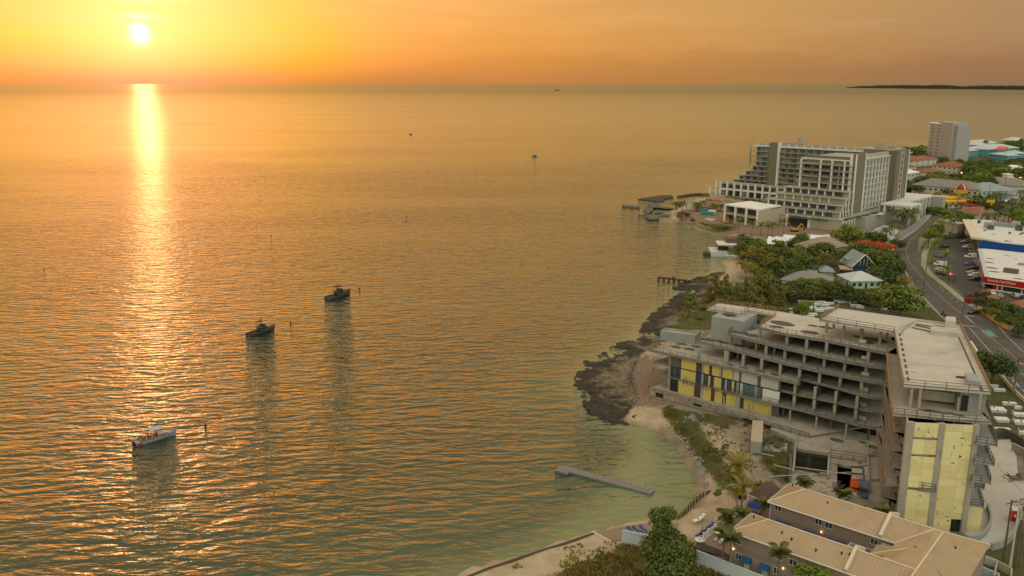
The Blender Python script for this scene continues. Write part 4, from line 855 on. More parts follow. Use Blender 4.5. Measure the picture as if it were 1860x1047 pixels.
# ================================================================== MOTEL (foreground, tan roofs)
OM, UM = (43.9, 134.9), (.761, -.649); VM = (.649, .761)
def m_(s, t, z=0): return (OM[0] + UM[0] * s + VM[0] * t, OM[1] + UM[1] * s + VM[1] * t, z)
motel = thing('motel', 'two-storey tan-roofed motel with parallel wings around a courtyard and blue awnings', 'motel', (55, 122, GZ))
EZ, RZ = 8.2, 10.2
def roof_face(pts, m='tan_roof', ribs_dir=None, step=.55):
    """one roof slope with thickness; ribs run down the slope"""
    P3 = [Vector(p) for p in pts]; mb = MB(); n_ = len(P3)
    mb.add([tuple(p) for p in P3] + [tuple(p - Vector((0, 0, .22))) for p in P3], [tuple(range(n_)), tuple(range(2 * n_ - 1, n_ - 1, -1))] + [(i, (i + 1) % n_, (i + 1) % n_ + n_, i + n_) for i in range(n_)])
    sl_ = mb.build('roof_slope', M[m], motel)
    nrm_ = (P3[1] - P3[0]).cross(P3[2] - P3[0]).normalized()
    if nrm_.z < 0: nrm_ = -nrm_
    dn = Vector((nrm_.x, nrm_.y, 0)).normalized(); ax = Vector((0, 0, 1)).cross(dn)      # level direction
    o0 = P3[0]; q2 = [((p - o0).dot(ax), (p - o0).dot(dn)) for p in P3]
    lo, hi = min(a for a, _ in q2), max(a for a, _ in q2); rb = MB(); a = lo + step / 2
    slope_ = -math.hypot(nrm_.x, nrm_.y) / nrm_.z
    while a < hi:
        xs_ = []
        for i in range(n_):
            (a0, d0), (a1, d1) = q2[i], q2[(i + 1) % n_]
            if (a0 - a) * (a1 - a) < 0: xs_.append(d0 + (d1 - d0) * (a - a0) / (a1 - a0))
        xs_.sort()
        for j in range(0, len(xs_) - 1, 2):
            d0, d1 = xs_[j], xs_[j + 1]
            A_ = o0 + ax * a + dn * d0 + Vector((0, 0, slope_ * d0 + .03)); B_ = o0 + ax * a + dn * d1 + Vector((0, 0, slope_ * d1 + .03)); rb.bar(A_, B_, .12, .08)
        a += step
    r_ = rb.build('roof_seam', M[m], sl_); r_['kind'] = 'stuff'; return sl_
def ridge(a, b, m='tan_trim', w=.22): return MB().bar((a[0], a[1], a[2] + .05), (b[0], b[1], b[2] + .05), w, .12).build('ridge_cap', M[m], motel)
SP = 18.7
r0, r1, r2 = m_(4.4, 4.45, RZ), m_(SP, 4.45, RZ), m_(26.6, 4.45, RZ)
roof_face([m_(0, 0, EZ), m_(4.4, 4.45, RZ), m_(0, 8.9, EZ)]); roof_face([m_(0, 0, EZ), m_(21, 0, EZ), m_(26.6 - 1.2, 4.45, RZ), r0]); roof_face([m_(0, 8.9, EZ), r0, r2, m_(32.3, 8.9, EZ)])
roof_face([m_(32.3, 8.9, EZ), r2, m_(26.6, -14, RZ), m_(32.3, -20, EZ), m_(32.3, -10, EZ)]); roof_face([m_(21, 0, EZ), m_(25.4, 4.45, RZ), r2, m_(26.6, -9.6, RZ), m_(21, -5.9, EZ)])
sr0, sr1 = m_(4.2, -9.6, RZ), m_(26.6, -9.6, RZ)
roof_face([m_(-.3, -13.4, EZ), sr0, m_(-.3, -5.8, EZ)]); roof_face([m_(-.3, -5.8, EZ), sr0, sr1, m_(21, -5.9, EZ)]); roof_face([m_(-.3, -13.4, EZ), m_(32.3, -13.4, EZ), sr1, sr0])
for a, b in ((m_(0, 0, EZ), r0), (m_(0, 8.9, EZ), r0), (r0, r1), (r1, r2), (r2, m_(32.3, 8.9, EZ)), (r2, m_(26.6, -14, RZ)), (m_(-.3, -13.4, EZ), sr0), (m_(-.3, -5.8, EZ), sr0), (sr0, sr1), (m_(21, -5.9, EZ), m_(26.6, -9.6, RZ)), (m_(21, 0, EZ), m_(25.4, 4.45, RZ))): ridge(a, b)
for s, t0, t1, tm in ((SP, -.1, 9.0, 4.45), (SP - .6, -13.5, -5.7, -9.6)):    # gable parapets dividing the roofs
    for a, b in (((t0, EZ), (tm, RZ)), ((tm, RZ), (t1, EZ))): MB().bar(m_(s, a[0], a[1] + .3), m_(s, b[0], b[1] + .3), .45, .75).build('parapet', M['tan_trim'], motel)
# little hipped porch roof in the courtyard
pz = 7.4
A_, B_, C_, D_2 = m_(18.6, -4.6, pz), m_(18.6, -.9, pz), m_(23.5, -2.7, pz + 1.9), m_(22.5, -5.6, EZ + .6)
roof_face([A_, B_, C_]); roof_face([A_, C_, D_2]); ridge(A_, C_); 
roof_face([m_(28.6, -6.5, EZ + 1.35), m_(31.8, -5, EZ + .75), m_(31.8, -9, EZ + .75)])
# gutters
for a, b in ((m_(-.05, -.08, EZ - .08), m_(21, -.08, EZ - .08)), (m_(-.05, 0, EZ - .08), m_(-.05, 8.9, EZ - .08)), (m_(-.35, -13.48, EZ - .08), m_(32, -13.48, EZ - .08)), (m_(-.35, -13.4, EZ - .08), m_(-.35, -5.8, EZ - .08))): MB().bar(a, b, .14, .16).build('gutter', M['white_paint'], motel)
# roof vents
for s, t in ((2.2, 4.9), (9, 3.2), (10.5, 6.6), (14, 6.4), (29, 2), (24.4, -2), (2.0, -10.0), (7.2, -8.0 - 3), (9.0, -11.5), (13, -11.9), (17.6, -10.8), (16.5, -11)):
    zz_ = RZ - abs((t - 4.45) if t > 0 else (t + 9.6)) * (RZ - EZ) / 4.2 if s < 24 else RZ - abs(s - 26.6) * .35
    MB().tube(m_(s, t, zz_ - .1), m_(s, t, zz_ + .32), .13, n=8).build('roof_vent', M['black'], motel)
MB().tube(m_(10.6, 6.0, 9.3), m_(10.6, 6.0, 10.0), .16, n=8).build('roof_vent', M['steel'], motel)
# walls
for args in ((.45, 20.8, .45, 8.5, 2.0, EZ - .23), (21.45, 31.9, -12.9, 8.5, 2.0, EZ - .24), (.1, 21.4, -13.0, -6.2, 2.0, EZ - .235)):
    MB().fbox(OM, UM, *args).build('wall', M['taupe_wall'], motel)
mat('mauve_band', (.26, .19, .19), .85, .1, .4)
for s0, s1, t in ((.45, 20.8, .45), (.1, 21.4, -13.0)): MB().fbox(OM, UM, s0, s1, t - .03, t - .005, 5.0, 5.7).build('wall_band', M['mauve_band'], motel)
for p_ in ((.45, .45), (.1, -13.0)): MB().tube(m_(p_[0] - .08, p_[1] - .05, 2), m_(p_[0] - .08, p_[1] - .05, EZ - .25), .06, n=6).build('downpipe', M['white_paint'], motel)
def window_on(t, s, z, w=1.3, h=.9, par=motel):
    o_ = MB().fbox(OM, UM, s - w / 2, s + w / 2, t - .06, t - .005, z, z + h).build('window', M['glass_dark'], par)
    for a in (s - w / 2, s - .03, s + w / 2 - .06): MB().fbox(OM, UM, a, a + .06, t - .09, t - .062, z, z + h).build('mullion', M['white_paint'], o_)
    for zz_ in (z - .07, z + h): MB().fbox(OM, UM, s - w / 2 - .05, s + w / 2 + .05, t - .11, t - .062, zz_, zz_ + .07).build('sill', M['white_paint'], o_)
def awning(t, s, z, w=2.3, d=.9, par=motel):
    mb = MB(); P_ = [m_(s - w / 2, t - .01, z + .7), m_(s + w / 2, t - .01, z + .7), m_(s + w / 2, t - d * .8, z + .45), m_(s - w / 2, t - d * .8, z + .45), m_(s + w / 2, t - d, z), m_(s - w / 2, t - d, z), m_(s - w / 2, t - .01, z), m_(s + w / 2, t - .01, z)]
    mb.add(P_, [(0, 1, 2, 3), (3, 2, 4, 5), (0, 3, 5, 6), (1, 7, 4, 2)]); return mb.build('awning', M['awning_blue'], par)
NW, SW_ = m_(0, .45), m_(0, -13.0)
for x, y in ((1413.5, 923), (1487, 948), (1505.5, 955), (1588, 984)):
    s, z = vplane(x, y, NW, UM); window_on(.45, s, z - .45, 1.2)
for x, y in ((1423, 951), (1470, 967.5), (1518, 984.5)):
    s, z = vplane(x, y, NW, UM); awning(.45, s, z - .3, 2.4); window_on(.45, s, z - 1.5, 1.8, 1.1)
for x, y, w, h in ((1340, 983, 1.2, .8), (1440.6, 1021.6, 1.3, .9), (1342, 1011, 1.0, 1.0), (1410.6, 1037, 1.0, 1.1), (1416, 1012, 1.1, .8)):
    s, z = vplane(x, y, SW_, UM); window_on(-13.0, s, z - h / 2, w, h)
for x, y in ((1357, 1015), (1390, 1028)):
    s, z = vplane(x, y, SW_, UM); awning(-13.0, s, z - .4, 1.6)
    MB().fbox(OM, UM, s - .45, s + .45, -13.06, -13.005, 2.05, z - .5).build('door', M['white_paint'], motel)
for x, y, t, pl_ in ((1333, 996.5, -13.0, SW_), (1423, 1032, -13.0, SW_), (1492.5, 966, .45, NW), (1272, 982, -22, None)):
    if pl_ is None: continue
    s, z = vplane(x, y, pl_, UM); c = Vector(m_(s, t - .18, z)); MB().tube(c - Vector((0, 0, .1)), c + Vector((0, 0, .1)), .1, n=8).build('wall_lamp', M['lamp_glow'], motel)
# balcony deck with white rail, glazed doors between the wings
MB().fbox(OM, UM, 14.5, 20.8, -5.6, -.2, 4.9, 5.1).build('balcony_floor', M['deck_paving'], motel)
def white_fence_part(a, b, z, par, h=1.0, name='balustrade'):
    mb = MB(); a = Vector((a[0], a[1], z)); b = Vector((b[0], b[1], z)); L_ = (b - a).length; n_ = max(1, int(L_ / .16))
    for i in range(n_ + 1): p_ = a.lerp(b, i / n_); mb.bar(p_, p_ + Vector((0, 0, h - .04)), .04)
    mb.bar(a + Vector((0, 0, h)), b + Vector((0, 0, h)), .08); mb.bar(a + Vector((0, 0, .1)), b + Vector((0, 0, .1)), .06); return mb.build(name, M['white_paint'], par)
white_fence_part(m_(14.5, -5.5), m_(14.5, -.5), 5.1, motel); white_fence_part(m_(14.5, -5.5), m_(18, -5.5), 5.1, motel); white_fence_part(m_(14.5, -.7), m_(19.4, -.7), 5.1, motel)
MB().fbox(OM, UM, 18.9, 20.4, .40, .44, 5.1, 7.3).build('glazed_door', M['white_paint'], motel)
MB().fbox(OM, UM, 21.3, 21.44, -2.6, -1.1, 5.1, 7.2).build('doorway', M['void'], motel)
# paving of the courtyard
top('courtyard_paving', MB().prism([m_(0.5, .4)[:2], m_(21, .4)[:2], m_(21, -6)[:2], m_(-.2, -6)[:2], m_(-.2, -13)[:2], G2(1340, 1030), G2(1262, 992), G2(1300, 966), G2(1318, 948), G2(1360, 917), G2(1385, 905), m_(-1, 6)[:2]], 1.9, 2.06), M['deck_paving'], 'brown paved courtyard between the white fence and the motel wings', 'paving')
top('timber_deck', MB().prism([G2(x, y, 2.3) for x, y in [(1268, 983), (1318, 1003), (1312, 1010), (1258, 995)]], 2.0, 2.3), M['dark_wood'], 'dark timber deck strip along the pale blue wall', 'deck')
# chairs and tables
def chair(p, rz, m='white_paint', label='white plastic chair', grp=None, name='chair'):
    t_ = thing(name, label, 'chair', p, grp, rz)
    mb = MB(); mb.box(-.24, .24, -.24, .24, .4, .45); mb.build('seat', M[m], t_, local=True); mb = MB(); mb.box(-.24, .24, .2, .25, .45, .9); mb.build('backrest', M[m], t_, local=True)
    for i in (-1, 1):
        for j in (-1, 1): MB().tube((i * .2, j * .2, 0), (i * .2, j * .2, .4), .03, n=5).build('leg', M[m], t_, local=True)
    return t_
def table(p, label, m='white_paint', r=.5, grp=None):
    t_ = thing('table', label, 'table', p, grp); MB().tube((0, 0, .7), (0, 0, .75), r, n=14).build('table_top', M[m], t_, local=True); MB().tube((0, 0, 0), (0, 0, .7), .05, n=6).build('leg', M[m], t_, local=True)
zb = 5.1
table(Vector(m_(16.2, -2.8, zb)), 'round blue table on the motel balcony', 'car_blue', .45); chair(Vector(m_(15.4, -2.4, zb)), 1.0, label='white chair left of the blue balcony table'); chair(Vector(m_(17.4, -3.2, zb)), -1.6, label='white chair right of the blue balcony table')
gC = 'white chairs on the courtyard paving'
ci = [(1301, 972), (1306, 981), (1313, 977), (1300, 984), (1318, 984), (1308, 990), (1385, 941), (1310, 966)]
for i, (x, y) in enumerate(sorted(ci)): chair(Vector((*G2(x, y, 2.06), 2.06)), random.random() * 6, label=f'white plastic chair on brown paving, {ordinal(i, len(ci))} of the courtyard chairs', grp=gC)
for x, y, l in ((1306, 975, 'round white table among chairs near the tall palm trunks'), (1314, 988, 'round white table close to the lower motel wing')): table(Vector((*G2(x, y, 2.06), 2.06)), l)
table(Vector((*G2(1377, 934, 2.06), 2.06)), 'white table under the open blue umbrella', r=.6)
# blue umbrella, small closed striped ones
p = Vector(G(1375, 938, 2.06)); um = thing('patio_umbrella', 'open royal blue patio umbrella beside the brown pavilion', 'umbrella', p)
mb = MB(); n_ = 12; rings = [[(math.cos(2 * math.pi * i / n_) * r_, math.sin(2 * math.pi * i / n_) * r_, z_) for i in range(n_)] for r_, z_ in ((1.75, 2.15), (1.7, 2.3), (.9, 2.7), (.06, 2.95))]
mb.loft(rings); mb.build('canopy', M['umbrella_blue'], um, local=True); MB().tube((0, 0, 0), (0, 0, 3.0), .04).build('pole', M['steel'], um, local=True)
mat('striped', (.55, .5, .5), .8, .4, 4, col2=(.10, .10, .20))
cu = [(1275, 972), (1292.6, 961), (1337, 928)]
for i, (x, y) in enumerate(cu):
    p = Vector(G(x, y, 2.0)); t_ = thing('closed_umbrella', f'closed striped beach umbrella by the white fence, {("leftmost", "middle", "rightmost")[i]} of three', 'umbrella', p, 'closed umbrellas along the white fence')
    MB().tube((0, 0, 0), (0, 0, 2.5), .03).build('pole', M['steel'], t_, local=True); MB().tube((0, 0, 1.1), (0, 0, 2.45), .17, .05, n=8).build('canopy', M['striped'], t_, local=True)
def lounger(p, rz, m, label, grp):
    t_ = thing('sun_lounger', label, 'sun lounger', p, grp, rz)
    MB().box(-.32, .32, -.95, .45, .28, .36).build('mattress', M[m], t_, local=True)
    mb = MB(); mb.add([(-.32, .45, .28), (.32, .45, .28), (.32, 1.0, .68), (-.32, 1.0, .68), (-.32, .45, .36), (.32, .45, .36), (.32, .96, .76), (-.32, .96, .76)], [(3, 2, 1, 0), (4, 5, 6, 7), (0, 1, 5, 4), (1, 2, 6, 5), (2, 3, 7, 6), (3, 0, 4, 7)]); mb.build('backrest', M[m], t_, local=True)
    mb = MB()
    for sx in (-.36, .36): mb.bar((sx, -.98, .27), (sx, .5, .27), .06)
    mb.build('frame', M['white_paint'], t_, local=True)
    for sx in (-.3, .3):
        for sy in (-.8, .6): MB().bar((sx, sy, 0), (sx, sy, .27), .05).build('leg', M['white_paint'], t_, local=True)
ll = [(1270.7, 974), (1278, 971), (1285, 964.5), (1290, 959), (1311, 942), (1329, 933), (1337, 929)]
for i, (x, y) in enumerate(ll): lounger(Vector(G(x, y, 2.0)), R(-50), 'lounger_blue', f'blue lounger on sand by the white fence, {ordinal(i, len(ll))} of seven', 'blue loungers along the white fence')
ll = [(1146, 967), (1155.5, 966.5), (1168, 964.5)]
for i, (x, y) in enumerate(ll): lounger(Vector(G(x, y, 1.75)), R(28), 'lounger_blue', f'blue lounger behind the pale seaside wall, {("leftmost", "middle", "rightmost")[i]} of three', 'blue loungers on the sea platform')
ll = [(1267, 947), (1273, 943)]
for i, (x, y) in enumerate(ll): lounger(Vector(G(x, y, 2.0)), R(-60 + 10 * i), 'white_paint', f'white lounger in the middle of the sandy yard, {("left", "right")[i]} one', 'white loungers on the sand')
# white fence along the sand
wf = thing('picket_fence', 'white picket fence between the sandy yard and the courtyard', 'fence', (*G2(1300, 960), GZ))
fp = [(1277, 985), (1286, 977), (1297, 969), (1307, 960.5), (1316, 953), (1323, 949), (1334, 940), (1345, 931), (1359, 921)]
for i, (a, b) in enumerate(zip(fp, fp[1:])):
    white_fence_part(G2(*a), G2(*b), GZ, wf, 1.5, 'fence_panel')
for a in fp: p = G2(*a); MB().box(p[0] - .12, p[0] + .12, p[1] - .12, p[1] + .12, GZ, GZ + 1.75).build('post', M['white_paint'], wf)
# fountain bowl
p = Vector(G(1271, 985, 2.06)); t_ = thing('round_planter', 'round white stone basin at the lower end of the fence', 'planter', p); MB().loft([[(math.cos(a) * r_, math.sin(a) * r_, z_) for a in [i * math.pi / 8 for i in range(16)]] for r_, z_ in ((.6, 0), (.9, .5), (.8, .5), (.7, .35))]).build('bowl', M['grave_white'], t_, local=True)
MB().tube((0, 0, .3), (0, 0, .9), .15, n=8).build('pedestal', M['grave_white'], t_, local=True)
# pavilion with brown hip roof
pv = thing('pavilion', 'open pavilion with dark brown hipped roof beside the motel', 'pavilion', (*G2(1388, 905), GZ)); ez = 4.9
c4 = [G(1359, 897.7, ez), G(1382, 907, ez), G(1422, 892, ez), G(1398, 880, ez)]; cen = sum(c4, Vector()) / 4; r_a = cen + (c4[3] - c4[0] + c4[2] - c4[1]) * .12 + Vector((0, 0, 1.9)); r_b = cen - (c4[3] - c4[0] + c4[2] - c4[1]) * .12 + Vector((0, 0, 1.9))
for f_ in ((c4[0], c4[1], r_b), (c4[1], c4[2], r_a, r_b), (c4[2], c4[3], r_a), (c4[3], c4[0], r_b, r_a)):
    mb = MB(); n_ = len(f_); mb.add([tuple(v) for v in f_] + [tuple(v - Vector((0, 0, .15))) for v in f_], [tuple(range(n_)), tuple(range(2 * n_ - 1, n_ - 1, -1))] + [(i, (i + 1) % n_, (i + 1) % n_ + n_, i + n_) for i in range(n_)]); mb.build('roof_slope', M['brown_roof'], pv)
MB().bar(c4[0] - Vector((0, 0, .12)), c4[1] - Vector((0, 0, .12)), .1, .2).build('fascia', M['white_paint'], pv)
for c_ in c4: q_ = c_.lerp(cen, .14); MB().tube((q_.x, q_.y, GZ), (q_.x, q_.y, ez), .16, n=8).build('column', M['cream_wall'], pv)
q_ = c4[0].lerp(c4[1], .5).lerp(cen, .1); MB().tube((q_.x, q_.y, GZ), (q_.x, q_.y, ez), .16, n=8).build('column', M['cream_wall'], pv)
q_ = cen; MB().box(q_.x - 1.4, q_.x + 1.4, q_.y - .5, q_.y + .5, GZ, GZ + 1.1).build('counter', M['dark_wood'], pv)
# dark banner on the sand
p = Vector(G(1347.7, 913, 2)); t_ = thing('banner', 'small black banner on two posts below the golden palms', 'banner', p); MB().box(-.75, .75, -.03, .03, .6, 1.5).build('cloth', M['black'], t_, local=True)
for sx in (-.78, .78): MB().tube((sx, 0, 0), (sx, 0, 1.6), .03, n=5).build('post', M['dark_wood'], t_, local=True)
# pale blue wall
bw = thing('garden_wall', 'tall pale blue wall running along the motel garden towards the sea', 'wall', (*G2(1253, 1015), 1.6))
wp = [G2(1130, 965, 4.0), G2(1180, 975, 4.0), G2(1260, 998, 4.2), G2(1386, 1047, 4.2), G2(1440, 1072, 4.2)]
for a, b in zip(wp, wp[1:]):
    u_, ln = unit(a, b); MB().fbox(a, u_, 0, ln - .004, 0, .22, 1.2, 4.2).build('wall_panel', M['pale_blue_wall'], bw)
# sheet piling
sp_ = thing('sheet_pile_wall', 'rusty sheet pile wall holding the sand above the bay', 'retaining wall', (*G2(1260, 918), 1))
pp_ = [(1231, 948), (1244, 934), (1257, 919.5), (1268, 909.5), (1280, 901.5), (1292, 899)]
for a, b in zip(pp_, pp_[1:]):
    A_, B_ = Vector(G(*a, 0)), Vector(G(*b, 0)); n_ = max(2, int((B_ - A_).length / .55)); d = (B_ - A_).normalized(); nn = Vector((-d.y, d.x, 0))
    for i in range(n_):
        c_ = A_.lerp(B_, (i + .5) / n_) + nn * (.12 if i % 2 else -.12); MB().fbox((c_.x, c_.y), (d.x, d.y), -.27, .27, -.06, .06, -.8, .98).build('pile', M['rust'], sp_)
# sea wall and sea platform at the near corner
sw = thing('sea_wall', 'dark weathered sea wall along the near grassy shore', 'sea wall', (*G2(960, 1006), 0))
pp_ = [(810, 1062), (880, 1033), (962, 1005), (1020, 987), (1077, 967.5)]
for a, b in zip(pp_, pp_[1:]):
    A_, B_ = G2(*a, 1.7), G2(*b, 1.7); u_, ln = unit(A_, B_); MB().fbox(A_, u_, 0, ln - .004, -.55, 0, -1, 1.72).build('wall_section', M['seawall_mat'], sw)
plt = thing('sea_platform', 'flat brown paved sea platform beside the pale blue wall', 'platform', (*G2(1130, 970), 0))
MB().prism([G2(x, y, 1.7) for x, y in [(1077, 967), (1130, 957), (1180, 950), (1232, 949), (1225, 975), (1175, 978), (1129, 981), (1110, 984)]], -1.0, 1.7).build('platform_slab', M['deck_paving'], plt)
u_, ln = unit(G2(1077, 967, 1.7), G2(1110, 985, 1.7)); MB().fbox(G2(1077, 967, 1.7), u_, 0, ln, -.2, .02, .5, 1.95).build('kerb', M['tan_trim'], plt)
# tanks and low walls bottom right
t_ = thing('service_yard', 'low roofless concrete stalls below the motel gable at the lower right', 'walls', (*G2(1800, 1040), GZ)); 
for a, b in (((1790, 1010), (1812, 1018)), ((1812, 1018), (1838, 1032)), ((1838, 1032), (1836, 1060)), ((1785, 1030), (1815, 1042)), ((1815, 1042), (1814, 1070)), ((1812, 1018), (1806, 1045))): A_, B_ = G(*a, 3.4), G(*b, 3.4); u_, ln = unit(A_, B_); MB().fbox((A_.x, A_.y), u_, 0, ln, -.1, .1, 2, 3.4).build('wall', M['pale_blue_wall' if a[0] < 1800 else 'beige_wall'], t_)

# ================================================================== ON THE WATER
# floating dock of plastic cubes
A_ = Vector(G(1016, 848.5, .35)); B_ = Vector(G(1192, 896, .35)); d = (B_ - A_).normalized(); nn = Vector((-d.y, d.x, 0)); L_ = (B_ - A_).length
dk_ = thing('floating_dock', 'long floating dock of grey plastic cubes moored in the bay', 'dock', A_)
cm = MB(); cm.loft([[(x * s_ * .24 / .24, y * s_, z_) for x, y in ((-.245, -.245), (.245, -.245), (.245, .245), (-.245, .245))] for s_, z_ in ((.94, -.35), (1, -.28), (1, .03), (.92, .09))])
n_ = int(L_ / .5); cme = cm.mesh('float_cube', M['grey_plastic']); rz_ = math.atan2(d.y, d.x); kk = 0
cm2 = MB(); cm2.loft([[(x * s_, y * s_, z_) for x, y in ((-.49, -.49), (.49, -.49), (.49, .49), (-.49, .49))] for s_, z_ in ((.94, -.35), (1, -.28), (1, .03), (.93, .09))]); cme = cm2.mesh('float_cube', M['grey_plastic'])
for i in range(int(L_)):
    for j in range(2 if i > 2 else 3):
        o_ = link(bpy.data.objects.new('float_cube', cme), dk_); o_.location = d * (i + .5) + nn * (j - .5 if i > 2 else j - 1.5); o_.location.z = 0; o_.rotation_euler = (0, 0, rz_)
for i in range(4, int(L_), 3): p_ = d * i + nn * .9; MB().tube((p_.x, p_.y, .1), (p_.x, p_.y, .9), .03, n=5).build('stanchion', M['black'], dk_, local=True)
mb = MB(); e_ = nn * .2 + d * .4
for s_ in (0, .5): q_ = e_ + nn * s_; mb.tube((q_.x, q_.y, -.2), (q_.x, q_.y, 1.0), .035, n=5)
mb.build('ladder', M['steel'], dk_, local=True)
def hull(L, Bm, Dp, sheer=.5, n=9):
    """local: x forward, bow at +L/2"""
    rings = []
    for i in range(n):
        f_ = i / (n - 1); x = -L / 2 + L * f_; w = Bm / 2 * (1 - max(0, (f_ - .45) / .55) ** 2.2) * (.92 + .08 * min(1, f_ * 4)); z1 = Dp + sheer * max(0, f_ - .3) ** 1.6; w = max(w, .04)
        xo = x + (.0 if f_ < 1 else 0); kb = .82 - .35 * f_
        rings.append([(xo, w, z1), (xo - .1 * f_ * L * .2, w * .93, z1 * .45), (xo - .12 * f_ * L * .3, w * kb, -.05), (xo - .14 * f_ * L * .35, 0, -.5 + .3 * f_), (xo - .12 * f_ * L * .3, -w * kb, -.05), (xo - .1 * f_ * L * .2, -w * .93, z1 * .45), (xo, -w, z1)])
    return rings
def boat(name, label, sternpx, bowpx, kind):
    a, b = Vector(G(*sternpx, 0)), Vector(G(*bowpx, 0)); c = (a + b) / 2; L = (b - a).length; t_ = thing(name, label, 'boat', c, None, math.atan2(b.y - a.y, b.x - a.x))
    hm = {'dive': 'boat_white', 'fish': 'boat_grey'}[kind]; dm = 'teak' if kind == 'dive' else 'boat_dark'; Bm = L * .30; Dp = L * .085
    rings = hull(L, Bm, Dp, L * .11); mb = MB(); mb.loft(rings, close=False, caps=False); mb.poly([rings[0][i] for i in range(7)]); mb.build('hull', M[hm], t_, local=True)
    k0 = [[(r_[0][0], r_[0][1] * .96, r_[0][2] - .18), (r_[6][0], r_[6][1] * .96, r_[6][2] - .18)] for r_ in rings]; mb = MB(); mb.loft(k0, close=False, caps=False); mb.build('deck', M[dm if kind == 'fish' else 'boat_white'], t_, local=True)
    mb = MB()
    for s_ in (0, 6): mb.path([Vector(r_[s_]) for r_ in rings], .12, .10)
    mb.build('gunwale', M[hm], t_, local=True)
    mb = MB()
    for s_ in (0, 6): 
        pts = [Vector(r_[s_]) + Vector((0, 0, .55)) for r_ in rings[4:]]; mb.path(pts, .04)
        for r_ in rings[4:]: mb.bar(Vector(r_[s_]), Vector(r_[s_]) + Vector((0, 0, .55)), .035)
    mb.build('bow_rail', M['steel'], t_, local=True)
    zc = Dp
    if kind == 'dive':
        mb = MB(); mb.loft([[(x, y * w_, z) for y, z in ((-1, zc - .1), (-1, zc + h_), (1, zc + h_), (1, zc - .1))] for x, w_, h_ in ((L * .02, Bm * .36, .75), (L * .22, Bm * .34, .7), (L * .36, Bm * .2, .35))]); mb.build('cabin', M['boat_white'], t_, local=True)
        for s_ in (-1, 1): MB().box(L * .03, L * .20, s_ * Bm * .365 - .01, s_ * Bm * .365 + .01, zc + .35, zc + .62).build('window', M['glass_dark'], t_, local=True)
        mb = MB(); mb.loft([[(-L * .17, -Bm * .42, zc + 2.0), (-L * .17, 0, zc + 2.14), (-L * .17, Bm * .42, zc + 2.0), (-L * .17, Bm * .42, zc + 1.9), (-L * .17, -Bm * .42, zc + 1.9)], [(L * .12, -Bm * .42, zc + 2.05), (L * .12, 0, zc + 2.2), (L * .12, Bm * .42, zc + 2.05), (L * .12, Bm * .42, zc + 1.95), (L * .12, -Bm * .42, zc + 1.95)], [(L * .17, -Bm * .36, zc + 1.9), (L * .17, 0, zc + 2.0), (L * .17, Bm * .36, zc + 1.9), (L * .17, Bm * .36, zc + 1.8), (L * .17, -Bm * .36, zc + 1.8)]]); mb.build('canopy', M['canvas'], t_, local=True)
        for x in (-L * .15, L * .10):
            for s_ in (-1, 1): MB().tube((x, s_ * Bm * .4, zc - .1), (x, s_ * Bm * .4, zc + 1.95), .04, n=5).build('canopy_post', M['steel'], t_, local=True)
        MB().box(-L * .42, -L * .08, -Bm * .40, -Bm * .22, zc - .2, zc + .25).build('bench', M['teak'], t_, local=True); MB().box(-L * .42, -L * .08, Bm * .22, Bm * .40, zc - .2, zc + .25).build('bench', M['teak'], t_, local=True)
        for i in range(8):
            for s_ in (-1, 1): MB().tube((-L * .40 + i * .42, s_ * Bm * .31, zc + .25), (-L * .40 + i * .42, s_ * Bm * .31, zc + .8), .1, n=7).build('dive_tank', M['boat_grey' if i % 3 else 'machine_yellow'], t_, local=True)
        MB().box(-L * .53, -L * .5, -Bm * .4, Bm * .4, .1, .2).build('swim_step', M['boat_grey'], t_, local=True)
        mb = MB(); mb.tube((-L * .455, -Bm * .475, .42), (-L * .455, -Bm * .49, .42), .28, n=12); mb.tube((-L * .40, -Bm * .478, .42), (-L * .40, -Bm * .493, .42), .26, n=12); mb.build('hull_emblem', M['boat_red'], t_, local=True)
        for x in (L * .06, L * .16, L * .26): MB().tube((x, -Bm * .47, Dp * .85), (x, -Bm * .49, Dp * .85), .09, n=8).build('porthole', M['black'], t_, local=True)
        for s_ in (-.3, .3): MB().box(-L * .56, -L * .52, s_ - .15, s_ + .15, -.1, .8).build('outboard_motor', M['black'], t_, local=True)
        MB().box(-L * .02, L * .02, -.3, .3, zc, zc + 1.0).build('helm', M['boat_red'], t_, local=True)
    else:
        mb = MB(); mb.loft([[(x, y * w_, z) for y, z in ((-1, zc - .1), (-.93, zc + h_), (.93, zc + h_), (1, zc - .1))] for x, w_, h_ in ((-L * .10, Bm * .38, 1.25), (L * .12, Bm * .38, 1.2), (L * .22, Bm * .33, .7), (L * .38, Bm * .15, .35))]); mb.build('cabin', M['boat_grey'], t_, local=True)
        for s_ in (-1, 1): MB().box(-L * .07, L * .10, s_ * Bm * .373 - .015, s_ * Bm * .373 + .015, zc + .55, zc + .95).build('window', M['black'], t_, local=True)
        MB().box(-L * .16, L * .10, -Bm * .40, Bm * .40, zc + 1.25, zc + 1.37).build('flybridge_floor', M['boat_grey'], t_, local=True)
        mb = MB(); mb.loft([[(x, y * w_, z) for y, z in ((-1, zc + 1.37), (-1, zc + h_), (1, zc + h_), (1, zc + 1.37))] for x, w_, h_ in ((-L * .02, Bm * .3, 1.9), (L * .08, Bm * .28, 2.0), (L * .12, Bm * .2, 1.4))]); mb.build('flybridge', M['boat_dark'], t_, local=True)
        MB().box(-L * .14, L * .06, -Bm * .34, Bm * .34, zc + 3.0, zc + 3.1).build('hard_top', M['boat_dark'], t_, local=True)
        for x in (-L * .12, L * .04):
            for s_ in (-1, 1): MB().tube((x, s_ * Bm * .3, zc + 1.37), (x * .9, s_ * Bm * .3, zc + 3.0), .045, n=5).build('top_post', M['steel'], t_, local=True)
